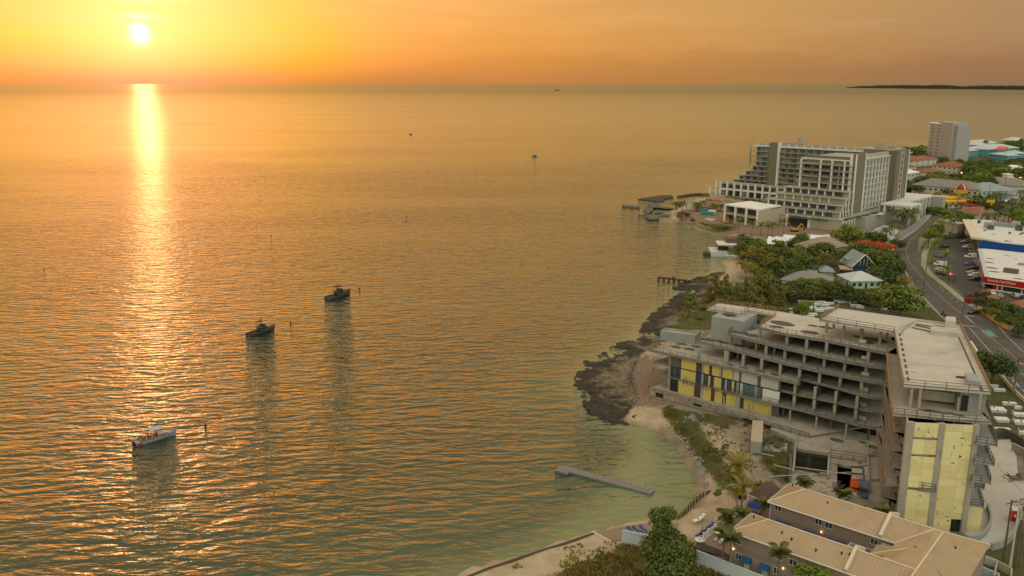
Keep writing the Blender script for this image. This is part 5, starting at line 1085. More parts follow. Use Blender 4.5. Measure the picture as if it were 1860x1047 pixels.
        for s_ in (-1, 1): MB().tube((-L * .02, s_ * Bm * .36, zc + 1.4), (-L * .42, s_ * Bm * .75, zc + 3.6), .03, .015, n=5).build('outrigger', M['boat_dark'], t_, local=True)
        MB().tube((0, 0, zc + 3.1), (0, 0, zc + 4.1), .03, n=5).build('antenna', M['boat_dark'], t_, local=True)
        MB().tube((-L * .32, 0, zc - .1), (-L * .32, 0, zc + .6), .12, n=8).build('fighting_chair', M['boat_dark'], t_, local=True)
        MB().box(-L * .36, -L * .28, -.3, .3, zc + .5, zc + .62).build('chair_seat', M['teak'], t_, local=True)
        for i in range(4): MB().tube((-L * .14, -Bm * .3 + i * Bm * .2, zc + 1.3), (-L * .2, -Bm * .3 + i * Bm * .2, zc + 2.6), .02, n=4).build('fishing_rod', M['boat_dark'], t_, local=True)
boat('dive_boat', 'white dive boat with pale canopy moored in the lower left of the bay', (246, 809), (322, 789), 'dive')
boat('fishing_boat', 'dark sport fishing boat with flybridge, the nearer of the two dark boats', (451, 612), (500, 598), 'fish')
boat('fishing_boat', 'dark sport fishing boat with flybridge moored farthest out, beside a round buoy', (595, 546), (637, 533), 'fish')
bu = [(653, 525), (528, 587), (373, 774), (80, 489), (493, 429), (738, 393), (1192, 413)]
for i, (x, y) in enumerate(sorted(bu)):
    p = Vector(G(x, y, 0)); r_ = .30; t_ = thing('mooring_buoy', f'small dark mooring buoy on the open sea, {ordinal(i, len(bu))} of seven', 'buoy', p, 'mooring buoys scattered over the bay')
    mb = MB(); mb.loft([[(math.cos(a) * r_ * math.sin(f_), math.sin(a) * r_ * math.sin(f_), .15 - r_ * math.cos(f_)) for a in [k_ * math.pi / 5 for k_ in range(10)]] for f_ in (.15, .6, 1.1, 1.57, 2.1, 2.6, 3.0)]); mb.build('float', M['boat_dark'], t_, local=True); MB().tube((0, 0, .4), (0, 0, .5), .04, n=5).build('mooring_ring', M['boat_dark'], t_, local=True)
for px_, py_, L, l in ((746, 245, 7, 'tiny motorboat far out left of centre'), (971, 285, 7, 'tiny motorboat with dark hull right of centre on open sea')):
    p = Vector(G(px_, py_, 0)); t_ = thing('motorboat', l, 'boat', p, None, .3); mb = MB(); rr = hull(L, 2.4, .8, .6); mb.loft(rr, close=False, caps=False); mb.poly(rr[0]); mb.build('hull', M['boat_white'], t_, local=True); MB().box(-1.2, 1.0, -.8, .8, .6, 2.0).build('cabin', M['boat_dark'], t_, local=True); MB().box(-1.5, 1.2, -.9, .9, 2.0, 2.12).build('roof', M['boat_white'], t_, local=True)
p = Vector(G(1012, 165, 0)); sc = 5.0; t_ = thing('sailing_ship', 'tiny dark sailing vessel close to the horizon', 'sailing boat', p)
mb = MB(); rr = hull(60, 13, 5, 4); mb.loft(rr, close=False, caps=False); mb.poly(rr[0]); mb.build('hull', M['boat_dark'], t_, local=True)
for x in (-14, 4): MB().tube((x, 0, 3), (x, 0, 42), .8, .4, n=6).build('mast', M['boat_dark'], t_, local=True)
MB().add([(-13, -.2, 6), (2, -.2, 6), (-13, -.2, 36), (-13, .2, 6), (2, .2, 6), (-13, .2, 36)], [(0, 1, 2), (5, 4, 3), (0, 3, 4, 1), (1, 4, 5, 2), (2, 5, 3, 0)]).build('sail', M['canvas'], t_, local=True)
# ================================================================== THE LARGE HOTEL ON THE POINT
UH, VH = (.7071, -.7071), (.7071, .7071); CH = (184.0, 466.0)
def h_(s, t): return (CH[0] + UH[0] * s + VH[0] * t, CH[1] + UH[1] * s + VH[1] * t)
hot = thing('hotel', 'large unfinished cream and olive hotel with stepped terraces on the point', 'hotel', (*h_(0, 20), GZ))
def hb(name, s0, s1, t0, t1, z0, z1, m, par=hot): return MB().fbox(CH, UH, s0, s1, t0, t1, z0, z1).build(name, M[m], par)
_shared = {}
def shared(key, mb, m, name):
    if key not in _shared: _shared[key] = mb.mesh(name, [M[x] for x in (m if isinstance(m, (list, tuple)) else [m])])
    return _shared[key]
def put(name, me_, par, s, t, z, rz=0.0):
    o_ = link(bpy.data.objects.new(name, me_), par); p = h_(s, t); o_.location = Vector((p[0], p[1], z)) - Vector(par.location); o_.rotation_euler = (0, 0, rz); return o_
RU = math.atan2(UH[1], UH[0])
# ---- front wing: body, roof, parapets
WZ = [8 + 3.38 * i for i in range(10)]                    # floors 8 .. 38.4
hb('wall', -28, -.3, 3, 44, 8, 37.0, 'hotel_cream'); hb('roof', -29.5, .2, .5, 44, 37.0, 37.7, 'hotel_grey')
hb('parapet', -27, -1, 2, 3, 37.7, 39.0, 'hotel_olive'); hb('cornice', -29.8, -.2, .2, .9, 36.8, 37.4, 'white_paint')
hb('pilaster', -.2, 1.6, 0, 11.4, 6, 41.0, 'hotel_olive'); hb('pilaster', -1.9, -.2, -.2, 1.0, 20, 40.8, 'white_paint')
for t in (-.25, 11.4): hb('corner_trim', 1.2, 1.9, t, t + .7, 6, 41.0, 'white_paint')
hb('wall', -6, .9, 12.1, 44, 6, 37.6, 'hotel_cream'); hb('parapet', .2, 1.3, 12.1, 44, 38.0, 40.2, 'hotel_cream'); hb('cornice', -1, 2.2, 12.1, 44.5, 37.6, 38.0, 'white_paint')
for i in range(8): hb('roof_unit', -22 + (i * 37 % 19), -20.5 + (i * 37 % 19), 8 + i * 4, 10.2 + i * 4, 37.7, 38.6 + (i % 3) * .4, 'hotel_grey')
# grid facade on the street side: 7 bays, 8 rows of recessed windows between white fins
gw = shared('gwin', MB().box(-.06, .02, -1.55, 1.55, 0, 2.3), 'glass_dark', 'window')
for i in range(8): hb('fin', .9, 1.9, 12.6 + i * 4.45, 13.2 + i * 4.45, 9.5, 37.5, 'white_paint')
for j in range(8):
    z = 10.2 + j * 3.4
    hb('spandrel', .9, 1.35, 12.9, 44, z - 1.0, z - .1, 'hotel_cream')
    for i in range(7): o_ = put('window', gw, hot, .98, 15.1 + i * 4.45, z, RU)
# right block
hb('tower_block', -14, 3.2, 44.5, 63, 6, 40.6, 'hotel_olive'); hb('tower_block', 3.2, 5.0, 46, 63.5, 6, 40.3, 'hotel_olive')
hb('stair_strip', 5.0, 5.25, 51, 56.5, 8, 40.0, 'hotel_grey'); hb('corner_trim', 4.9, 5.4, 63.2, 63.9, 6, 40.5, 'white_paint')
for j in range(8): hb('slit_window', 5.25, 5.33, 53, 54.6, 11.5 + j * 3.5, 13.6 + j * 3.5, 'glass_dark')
hb('roof', -18, 3.4, 44.2, 63, 40.6, 41.1, 'hotel_grey')
for s, t, w, h in ((-8, 46, 6, 1.5), (-2, 50, 4, 1.8), (-10, 54, 3, 2.4), (-5, 47.5, 1.2, 3.2)): hb('roof_unit', s, s + w, t, t + w * .6, 41.1, 41.1 + h, 'hotel_grey')
# near face: balcony floors stepping out towards the sea
slabs = [(9, -28, .0), (8, -31, .0), (7, -31, .0), (6, -31, .0), (5, -31.5, .0), (4, -37, 4.5), (3, -40, 8), (2, -43, 11.5), (1, -45.5, 14)]
pw = shared('pan_cream', MB().box(-2.2, 2.2, -.05, .05, 0, 2.7), 'hotel_cream', 'infill'); pg_ = shared('pan_glass', MB().box(-2.1, 2.1, -.06, .04, 0, 2.5), 'glass_dark', 'window'); pk = shared('pan_teal', MB().box(-2.0, 2.0, -.06, .04, 0, 2.5), 'glass_hotel', 'window')
ds = shared('divider', MB().box(-.3, .3, -1.5, 0, 0, 3.0), 'white_paint', 'divider')
for l, sL, out in slabs[1:]:
    z = 7.6 + (l - 0) * 3.38; hb('balcony_slab', sL, .5 if out == 0 else 1.0, -out - 1.8, 2.9 if out == 0 else 3.0, z - .35, z, 'hotel_cream')
    if out > 0: hb('terrace_body', sL + 1.5, .9, -out + .6, 2.95, z - 3.38 if l > 1 else 6, z - .36, 'hotel_cream')
    n_ = int((-sL - 2) / 5); zt = z - 3.0
    for i in range(n_):
        s = sL + 4 + i * (-sL - 4) / n_
        put('infill' if (i * 3 + l) % 3 == 0 else 'window', (pw if (i * 3 + l) % 3 == 0 else (pk if l == 1 else pg_)), hot, s, 2.9 if out == 0 else -out + .5, zt, RU)
        if i % 2 == 0 or l < 6: put('divider', ds, hot, s - 2.6, (2.4 if out == 0 else -out + .45), zt - .02, RU)
    railing_ = MB(); a_, b_ = h_(sL, -out - 1.7), h_(.4, -out - 1.7)
    railing_.bar((*a_, z + 1.0), (*b_, z + 1.0), .1); railing_.bar((*a_, z + .5), (*b_, z + .5), .06); c_ = h_(sL, 2); railing_.bar((*a_, z + 1.0), (*c_, z + 1.0), .1)
    for i in range(12): p = Vector((*a_, z)).lerp(Vector((*b_, z)), i / 11); railing_.bar(p, p + Vector((0, 0, 1)), .06)
    railing_.build('railing', M['hotel_grey'], hot)
for s in (-29.6, -18, -11.5, -4.5):
    hb('white_column', s, s + .9, -1.6, -.9, 7.6 + 4 * 3.38, 36.8, 'white_paint')
for l, sL, out in slabs[5:]:                                       # right return of the terraces: bays facing the street
    z = 7.6 + (l - 1) * 3.38
    for i in range(int(out / 3.4)):
        o_ = put('window', shared('rwin', MB().box(-.04, .04, -1.2, 1.2, 0, 2.4), 'glass_hotel' if l == 1 else 'glass_dark', 'window'), hot, .98, -out + 2.6 + i * 3.4, z + .2, RU)
        hb('white_column', .9, 1.4, -out + .8 + i * 3.4, -out + 1.3 + i * 3.4, z, z + 3.02, 'white_paint')
# podium in front and its colonnade
hb('podium', -52, 6, -21, 12.5, GZ, 7.6, 'hotel_cream'); hb('podium', 1.2, 12, -6, 46, GZ, 8.6, 'hotel_grey'); hb('podium_parapet', 4, 6, -21, 12, 7.6, 8.4, 'hotel_cream'); hb('podium_parapet', -52, 6, -21.4, -20.9, 7.6, 8.3, 'hotel_cream')
for i in range(10): hb('white_column', 6, 6.7, -20.6 + i * 3.5, -19.9 + i * 3.5, GZ, 8.4, 'white_paint')
for i in range(9): put('window', shared('pod', MB().box(-.04, .04, -1.2, 1.2, 0, 3.6), 'glass_hotel', 'window'), hot, 6.05, -18.5 + i * 3.5, GZ + .6, RU)
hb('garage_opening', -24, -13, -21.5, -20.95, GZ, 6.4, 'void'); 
for s in (-25.5, -12.6, -38, -46): hb('white_column', s, s + 1.2, -21.9, -21, GZ, 8.3, 'white_paint')
for s in (-49, -43, -35, -31): hb('doorway', s, s + 2.4, -21.2, -20.95, GZ, 5.2, 'glass_teal')
hb('roof_hatch', 12, 14, 8, 14, 8.6, 8.9, 'white_paint')
# porte-cochere
hb('canopy', 9, 25, 20, 36, 12.4, 13.4, 'white_roof'); 
for s, t in ((10, 21), (10, 34), (23.5, 21), (23.5, 34.2)): hb('white_column', s, s + 1.3, t, t + 1.3, GZ, 12.4, 'white_paint')
hb('lobby_wall', 8, 8.6, 19, 38, GZ, 12.4, 'beige_wall')
for t in (21, 25, 29, 33): hb('lobby_door', 8.6, 8.7, t, t + 1.6, GZ, 6, 'glass_dark')
# podium wing with tall fins on the right
hb('podium_wing', -6, 12, 46.5, 88, GZ, 11.2, 'hotel_grey'); hb('podium_roof', -6.5, 13.2, 46.2, 89, 11.2, 12.2, 'white_roof')
for i in range(8): hb('fin', 12.1, 13.4, 48 + i * 5.7, 48.8 + i * 5.7, GZ, 11.2, 'white_paint'); 
for i in range(7): hb('window', 12.02, 12.1, 50 + i * 5.7, 53 + i * 5.7, 3, 9, 'glass_dark')
hb('end_wall', 12.0, 19, 88.2, 89, GZ, 12.2, 'white_paint'); hb('side_wall', 13.2, 20, 84, 88, GZ, 11.8, 'lavender_wall')
# ---- back wing along the sea
PB = (167.0, 597.0)
def bb(name, s0, s1, t0, t1, z0, z1, m): return MB().fbox(PB, UH, s0, s1, t0, t1, z0, z1).build(name, M[m], hot)
def b_(s, t): return (PB[0] + UH[0] * s + VH[0] * t, PB[1] + UH[1] * s + VH[1] * t)
def putb(name, me_, s, t, z): o_ = link(bpy.data.objects.new(name, me_), hot); p = b_(s, t); o_.location = Vector((p[0], p[1], z)) - Vector(hot.location); o_.rotation_euler = (0, 0, RU); return o_
bb('wall', 1, 92, 2.2, 20, 9, 36.2, 'hotel_cream'); bb('roof', 0, 92, .3, 20, 36.2, 36.9, 'hotel_grey'); bb('parapet', 0, 92, .2, .6, 36.9, 38.2, 'hotel_cream'); bb('cornice', -1, 92, -.3, .3, 36.0, 36.9, 'white_paint')
bb('pilaster', 12.2, 18.2, -2.0, 2.0, 9, 39.3, 'hotel_olive'); bb('corner_trim', 18.2, 19.2, -2.0, 1, 9, 39.3, 'white_paint')
for i in range(16): bb('parapet_post', 2 + i * 5.6, 2.9 + i * 5.6, -.1, .2, 36.9, 38.4, 'white_paint')
wn = shared('bwin', MB().box(-2.0, 2.0, -.06, .04, 0, 2.4), 'glass_hotel', 'window'); wd = shared('bwin2', MB().box(-2.0, 2.0, -.06, .04, 0, 2.3), 'glass_dark', 'window'); dv = shared('bdiv', MB().box(-.2, .2, -1.7, 0, 0, 2.95), 'hotel_cream', 'divider')
wc = shared('bwin3', MB().box(-2.0, 2.0, -.06, .04, 0, 2.4), 'hotel_grey', 'window')
steps = {8: 0, 7: 0, 6: 0, 5: 0, 4: -2, 3: -7, 2: -12, 1: -16.5}
for l in range(1, 9):
    z = 9 + (l - 1) * 3.38; sL = steps[l]
    bb('balcony_slab', sL - 1.5, 92, -.6 - (0 if l > 4 else 0), 2.2, z - .15, z + .12, 'hotel_cream')
    if sL < 0: bb('terrace_body', sL, 1, 2.3, 14, z, z + 3.1, 'hotel_cream')
    mb = MB(); mb.bar((*b_(sL - 1.5, -.5), z + 1.05), (*b_(90, -.5), z + 1.05), .09); mb.bar((*b_(sL - 1.5, -.5), z + .6), (*b_(90, -.5), z + .6), .06); mb.build('railing', M['hotel_grey'], hot)
    s = sL + 2.4
    while s < 60:
        if not (10 < s < 20.5): putb('window', (wn if l > 4 else wd) if random.random() > .22 else wc, s, 2.18, z + .3); putb('divider', dv, s + 2.5, 1.95, z + .13)
        s += 5.4
for z in (25.5, 29, 32.3): bb('end_balcony', -4.5, .9, 0, 5, z, z + .25, 'hotel_cream')
bb('end_fin', -4.2, -3.2, .5, 1.5, 22.6, 36.5, 'hotel_cream')
for s, t, w, h in ((22, 3, 12, 2.4), (28, 6, 2, 5.5), (38, 8, 8, 1.5), (50, 6, 20, 1.3), (14, 8, 5, 1.6)): bb('roof_unit', s, s + w, t, t + 3.5, 36.9, 36.9 + h, 'hotel_grey')
# podium of the back wing with white piers
PQ = (146.0, 603.0)
def qb(name, s0, s1, t0, t1, z0, z1, m): return MB().fbox(PQ, UH, s0, s1, t0, t1, z0, z1).build(name, M[m], hot)
qb('podium', 0, 62, 0, 34, GZ, 10.6, 'hotel_grey'); qb('podium_parapet', 0, 62, -.4, 0, 10.0, 11.4, 'hotel_cream'); qb('podium_band', 0, 62, -.5, 0, 5.7, 6.8, 'white_paint')
for i in range(12): qb('white_pier', .2 + i * 5.4, 1.3 + i * 5.4, -.9, -.1, GZ, 11.4, 'white_paint')
for i in range(11): qb('window', 1.7 + i * 5.4, 5.2 + i * 5.4, -.08, -.01, 7.1, 9.7, 'glass_dark'); qb('opening', 1.7 + i * 5.4, 5.2 + i * 5.4, -.08, -.01, GZ, 5.5, 'void' if i % 3 else 'hotel_olive')
for s in (-8, -3.5): qb('white_pier', s, s + 1.1, -.8, .2, GZ, 7.2 if s < -5 else 11.2, 'white_paint')
qb('beam', -8, 0, -.6, 0, 5.6, 6.6, 'hotel_cream'); qb('low_wall', -8, 0, -.4, 0, GZ, 3.4, 'hotel_grey')
for i in range(10): qb('window', 1 + i * 5.5, 4.4 + i * 5.5, 14.2 - 14.9, 14.3 - 14.9, 11.6, 11.65, 'glass_dark') if False else None
# ---- white annex block on the hotel beach
an = thing('annex_building', 'white flat-roofed two-storey annex with three open bays below the big hotel', 'building', (*G2(1350, 405), GZ))
q0, q1, q2, q3 = [G2(x, y, 11.6) for x, y in ((1316, 371.5), (1378, 381), (1419, 374), (1362, 365.5))]
u_, ln = unit(q0, q1); dp_ = math.hypot(q2[0] - q1[0], q2[1] - q1[1])
def ab(name, a0, a1, t0, t1, z0, z1, m): return MB().fbox(q0, u_, a0, a1, t0, t1, z0, z1).build(name, M[m], an)
MB().prism([q0, q1, q2, q3], 11.0, 11.7).build('roof', M['white_paint'], an)
ab('side_wall', ln - .5, ln - .1, .3, dp_ - .5, GZ, 11, 'hotel_cream'); ab('rear_wall', .3, ln - .3, dp_ - 1, dp_ - .5, GZ, 11, 'hotel_cream'); ab('inner_wall', .5, ln - .6, 4.5, 4.9, GZ, 11, 'concrete_dark'); ab('side_wall', .2, .6, 1, dp_ - 1, GZ, 11, 'hotel_cream'); ab('floor_slab', .1, ln - .2, .1, 4.4, 6.2, 6.7, 'hotel_cream')
for i in range(4): ab('white_pier', i * (ln - 1.3) / 3, i * (ln - 1.3) / 3 + 1.2, -.3, .6, GZ, 11, 'white_paint')
for i in range(3):
    for z in (GZ, 6.7): ab('balustrade', 1.3 + i * (ln - 1.3) / 3, (i + 1) * (ln - 1.3) / 3 - .1, .15, .25, z, z + 1, 'hotel_grey')
# ---- tall slab tower
A_, B_, C_ = G2(1683, 287.5, 3), G2(1719, 294, 3), G2(1745, 291, 3)
tw = thing('apartment_tower', 'tall pale lavender-grey apartment tower rising alone above the far houses', 'tower', (*B_, GZ))
u_, ln = unit(A_, B_); 
def tb(name, a0, a1, t0, t1, z0, z1, m): return MB().fbox(A_, u_, a0, a1, t0, t1, z0, z1).build(name, M[m], tw)
tb('wall', 0, ln, 0, 16, GZ, 38.2, 'lavender_wall'); tb('lift_core', ln * .70, ln + 9, -2.5, 12, GZ, 41.0, 'lavender_wall'); tb('wall', ln + 9, ln + 13, 1, 14, GZ, 38.0, 'lavender_wall'); tb('penthouse', ln * .28, ln * .7, 3, 12, 38.2, 40.6, 'lavender_wall'); tb('roof', -3, ln * .7, -.3, 16.4, 38.2, 38.7, 'white_roof')
sw_ = shared('slit', MB().box(-1.7, 1.7, -.05, .03, 0, .8), 'void', 'window')
for j in range(10):
    z = 6 + j * 3.4
    for a in (ln * .16, ln * .46): o_ = link(bpy.data.objects.new('window', sw_), tw); p = off2(A_, u_, a, -.03); o_.location = Vector((p[0], p[1], z)) - Vector(tw.location); o_.rotation_euler = (0, 0, math.atan2(u_[1], u_[0]))
    tb('stair_window', ln * .64, ln * .68, -.08, -.01, z - .8, z + 1.4, 'void')
    tb('balcony', -3.2, 0, 1, 8, z + 1.9, z + 2.7, 'white_roof'); tb('balcony', ln + 9.3, ln + 12.6, .75, .98, z - .2, z + .7, 'lavender_wall'); tb('balcony_opening', ln + 9.5, ln + 12.2, .9, .99, z + .9, z + 2.8, 'cream_wall')
# ================================================================== generic houses
def house(name, label, A, B, depth, h, rh, roofm, wallm, kind='hip', z0=GZ, nw=3, over=.6, storeys=1, cat='house', door=True, winm='glass_dark', group=None):
    """A, B: photographed base corners of the side that faces the camera (left, right)"""
    A_ = G2(*A, z0); B_ = G2(*B, z0); u_, ln = unit(A_, B_); t_ = thing(name, label, cat, (A_[0], A_[1], z0), group)
    P_ = lambda a, b, z: (*off2(A_, u_, a, b), z)
    MB().fbox(A_, u_, 0, ln, 0, depth, z0 - .5, z0 + h).build('wall', M[wallm], t_)
    e = z0 + h; o = over; r = e + rh; c = [P_(-o, -o, e), P_(ln + o, -o, e), P_(ln + o, depth + o, e), P_(-o, depth + o, e)]
    def face(f_):
        n_ = len(f_); mb = MB(); mb.add([tuple(v) for v in f_] + [(v[0], v[1], v[2] - .22) for v in f_], [tuple(range(n_)), tuple(range(2 * n_ - 1, n_ - 1, -1))] + [(i, (i + 1) % n_, (i + 1) % n_ + n_, i + n_) for i in range(n_)]); mb.build('roof_slope', M[roofm], t_)
    if kind == 'hip':
        if ln >= depth: i_ = min(depth / 2 + o, ln / 2 + o); ra, rb = P_(-o + i_, depth / 2, r), P_(ln + o - i_, depth / 2, r); fs_ = ((c[0], c[1], rb, ra), (c[1], c[2], rb), (c[2], c[3], ra, rb), (c[3], c[0], ra))
        else: i_ = ln / 2 + o; ra, rb = P_(ln / 2, -o + i_, r), P_(ln / 2, depth + o - i_, r); fs_ = ((c[0], c[1], ra), (c[1], c[2], rb, ra), (c[2], c[3], rb), (c[3], c[0], ra, rb))
        for f_ in fs_: face(f_)
    elif kind == 'gable_front':
        ra, rb = P_(ln / 2, -o, r), P_(ln / 2, depth + o, r); face((c[0], ra, rb, c[3])); face((ra, c[1], c[2], rb)); MB().add([P_(0, 0, e - .22), P_(ln, 0, e - .22), P_(ln / 2, 0, r - .25), P_(0, .2, e - .22), P_(ln, .2, e - .22), P_(ln / 2, .2, r - .25)], [(0, 1, 2), (5, 4, 3), (0, 3, 4, 1), (1, 4, 5, 2), (2, 5, 3, 0)]).build('gable', M[wallm], t_)
        MB().add([P_(0, depth, e - .22), P_(ln, depth, e - .22), P_(ln / 2, depth, r - .25)], [(0, 1, 2)]).build('gable', M[wallm], t_)
    elif kind == 'gable':
        ra, rb = P_(-o, depth / 2, r), P_(ln + o, depth / 2, r); face((c[0], c[1], rb, ra)); face((ra, rb, c[2], c[3]))
        for x_ in (0, ln): MB().add([P_(x_, 0, e - .22), P_(x_, depth, e - .22), P_(x_, depth / 2, r - .25)], [(0, 1, 2)]).build('gable', M[wallm], t_)
    else:
        MB().fbox(A_, u_, -o, ln + o, -o, depth + o, e, e + max(.3, rh)).build('roof', M[roofm], t_)
    sh = h / storeys
    for s_ in range(storeys):
        for i in range(nw):
            a = (i + .5) * ln / nw
            if door and s_ == 0 and i == nw // 2: MB().fbox(A_, u_, a - .5, a + .5, -.06, -.005, z0, z0 + 2.1).build('door', M['door_brown'], t_); continue
            w_ = MB().fbox(A_, u_, a - min(.8, ln / nw * .3), a + min(.8, ln / nw * .3), -.06, -.005, z0 + s_ * sh + .9, z0 + s_ * sh + min(2.2, sh - .4)).build('window', M[winm], t_)
            MB().fbox(A_, u_, a - min(.9, ln / nw * .34), a + min(.9, ln / nw * .34), -.12, -.062, z0 + s_ * sh + .78, z0 + s_ * sh + .9).build('sill', M['white_paint'], w_)
        if nw and depth > 5:
            for j in (.3, .7): MB().fbox(A_, u_, -.06, -.005, depth * j - .6, depth * j + .6, z0 + s_ * sh + .9, z0 + s_ * sh + min(2.1, sh - .4)).build('window', M[winm], t_)
    return t_, A_, u_, ln
H_ = house
# residential cluster in front of the big hotel
ev = thing('event_tent', 'long pale white tensile tent roof between the beach and the hotel', 'tent', (*G2(1450, 436), GZ))
def tent(c4, hz, hr):
    P4 = [Vector(G(x, y, hz)) for x, y in c4]; mb = MB(); n_ = 10; rings = []
    for i in range(n_ + 1):
        f_ = i / n_; a = P4[0].lerp(P4[1], f_); b = P4[3].lerp(P4[2], f_); m1 = a.lerp(b, .5); m1.z += hr * (.75 + .25 * math.cos(f_ * math.pi * 4)); rings.append([tuple(a), tuple(a.lerp(m1, .5) + Vector((0, 0, hr * .12))), tuple(m1), tuple(b.lerp(m1, .5) + Vector((0, 0, hr * .12))), tuple(b)])
    mb.loft(rings, close=False, caps=False); mb.build('canopy', M['tent_white'], ev)
    for p in P4: MB().tube((p.x, p.y, GZ), p, .12, n=6).build('pole', M['white_paint'], ev)
tent([(1392, 443), (1426, 446), (1424, 430), (1398, 431)], 5.5, 2.0); tent([(1424, 438), (1515, 438), (1514, 427), (1420, 428)], 5.5, 1.8); tent([(1404, 447), (1428, 449), (1430, 440), (1408, 440)], 4, 1.2)
H_('brown_roof_house', 'large house with brown hipped roof behind the white tents and round tree', (1487, 471), (1540, 463), 14, 4.2, 4.0, 'taupe_wall', 'beige_wall', nw=4)
H_('brown_roof_annex', 'low brown-roofed lean-to on the left of the large brown-roofed house', (1461, 466), (1486, 469), 9, 3, 1.8, 'taupe_wall', 'beige_wall', nw=2)
t_, A_, u_, ln = H_('blue_gable_house', 'dark navy house with steep grey gabled roof and white-trimmed gable window', (1546, 503), (1588, 503), 12, 4.0, 5.2, 'blue_grey_roof', 'navy_wall', 'gable_front', nw=3, door=False)
e = GZ + 4
for a0, a1, z0_, z1_ in ((ln * .36, ln * .62, e + .9, e + 3.2), ): 
    w_ = MB().fbox(A_, u_, a0, a1, -.08, -.005, z0_, z1_).build('gable_window', M['glass_dark'], t_)
    for x_ in (a0 - .15, (a0 + a1) / 2 - .07, a1): MB().fbox(A_, u_, x_, x_ + .15, -.14, -.082, z0_ - .1, z1_ + .15).build('window_frame', M['white_paint'], w_)
for x0, x1 in ((-.6, ln / 2), (ln + .6, ln / 2)): MB().bar((*off2(A_, u_, x0, -.66), e + (-.05)), (*off2(A_, u_, x1, -.66), e + 5.2), .12, .4).build('bargeboard', M['white_paint'], t_)
for a, b, dr in ((-.5, 3.5, 1), (ln - 2.5, ln + .8, 1)): MB().fbox(A_, u_, a, b, 4.5, 9, e - .5, e + 2.4).build('dormer', M['blue_grey_roof'], t_)
pt = H_('open_porch', 'timber porch with mustard lean-to roof beside the navy gabled house', (1527, 503), (1545, 504), 6, 2.9, .5, 'tan_roof', 'dark_wood', 'flat', nw=0, door=False, cat='porch')
H_('mint_cottage', 'mint green cottage with pale grey hipped roof in front of the navy house', (1545, 525), (1600, 524), 11, 3.1, 2.6, 'pale_roof', 'mint_wall', nw=5)
H_('mint_cottage_wing', 'small mint wing with pergola roof at the left of the mint cottage', (1524, 513), (1546, 523), 7, 2.8, 1.2, 'pale_roof', 'mint_wall', nw=2)
H_('small_grey_pavilion', 'tiny square pavilion with grey pyramid roof left of the navy house', (1490, 511), (1512, 512), 6, 4.0, 1.9, 'blue_grey_roof', 'hotel_grey', nw=1, door=False, cat='pavilion')
H_('grey_roof_bungalow', 'long bungalow with grey hipped roof behind the dark hedge', (1419, 523), (1502, 532), 13, 3.2, 3.0, 'grey_roof', 'cream_wall', nw=4)
H_('pale_roof_bungalow', 'low building with pale bluish flat roof behind the grey-roofed bungalow', (1384, 506), (1480, 514), 8, 3.0, .5, 'blue_grey_roof', 'cream_wall', 'flat', nw=5)
for i in range(9): 
    p = G2(1528 + i * 2.2, 513 + i * .4); 
# hut and cars yard by the flamboyant tree
H_('green_shed', 'low shed with turquoise roof next to the orange-flowering tree', (1598, 446), (1614, 447), 7, 2.8, .8, 'container_green', 'cream_wall', nw=1, cat='shed')
# seaside restaurant deck
rs = thing('seaside_restaurant', 'open restaurant deck on a white sea wall with flat pale canopy', 'restaurant', (*G2(1310, 465), 0))
A_, B_ = G2(1291, 466, 0), G2(1333, 467, 0); u_, ln = unit(A_, B_)
MB().fbox(A_, u_, 0, ln, 0, 12, -1, 2.2).build('sea_wall', M['white_roof'], rs); MB().fbox(A_, u_, 3, ln + 2, .5, 11, 5.2, 5.5).build('canopy', M['white_roof'], rs); MB().fbox(A_, u_, ln - 3, ln + 8, 5, 13, 5.5, 7.5).build('roof', M['brown_roof'], rs)
for a in range(4): 
    for b in (1, 10): MB().fbox(A_, u_, 3.4 + a * (ln - 3) / 3.4, 3.6 + a * (ln - 3) / 3.4, b, b + .2, 2.2, 5.2).build('post', M['dark_wood'], rs)
MB().fbox(A_, u_, -3, -.02, 0, 6, -1, 1.2).build('step_block', M['seawall_mat'], rs); MB().fbox(A_, u_, 4, ln - 2, 4, 9, 2.2, 3.2).build('counter', M['dark_wood'], rs); MB().fbox(A_, u_, ln * .6, ln + 1, -2.5, -.02, -1, .8).build('boat_ramp', M['mint_wall'], rs)
# small timber jetty
jt = thing('jetty', 'short old timber jetty on piles reaching over the shallows', 'jetty', (*G2(1225, 508), 0))
A_, B_ = Vector(G(1195, 504, 1.2)), Vector(G(1263, 512, 1.2)); d = (B_ - A_).normalized(); nn = Vector((-d.y, d.x, 0)); L_ = (B_ - A_).length
for i in range(int(L_ / .5)): p = A_ + d * (i * .5 + .2); MB().fbox((p.x, p.y), (d.x, d.y), 0, .42, -1.1, 1.1, 1.0 + .04 * (i % 2), 1.35 + .04 * (i % 2)).build('plank', M['dark_wood'], jt)
for i in range(8):
    for s_ in (-.8, .8): p = A_ + d * (i * L_ / 7.2 + .3) + nn * s_; MB().tube((p.x, p.y, -1), (p.x, p.y, 1.5), .22, n=6).build('pile', M['dark_wood'], jt)
p = A_ + d * L_ * .42; MB().box(p.x - .3, p.x + .3, p.y - .3, p.y + .3, 1.25, 2.2).build('bollard', M['black'], jt)
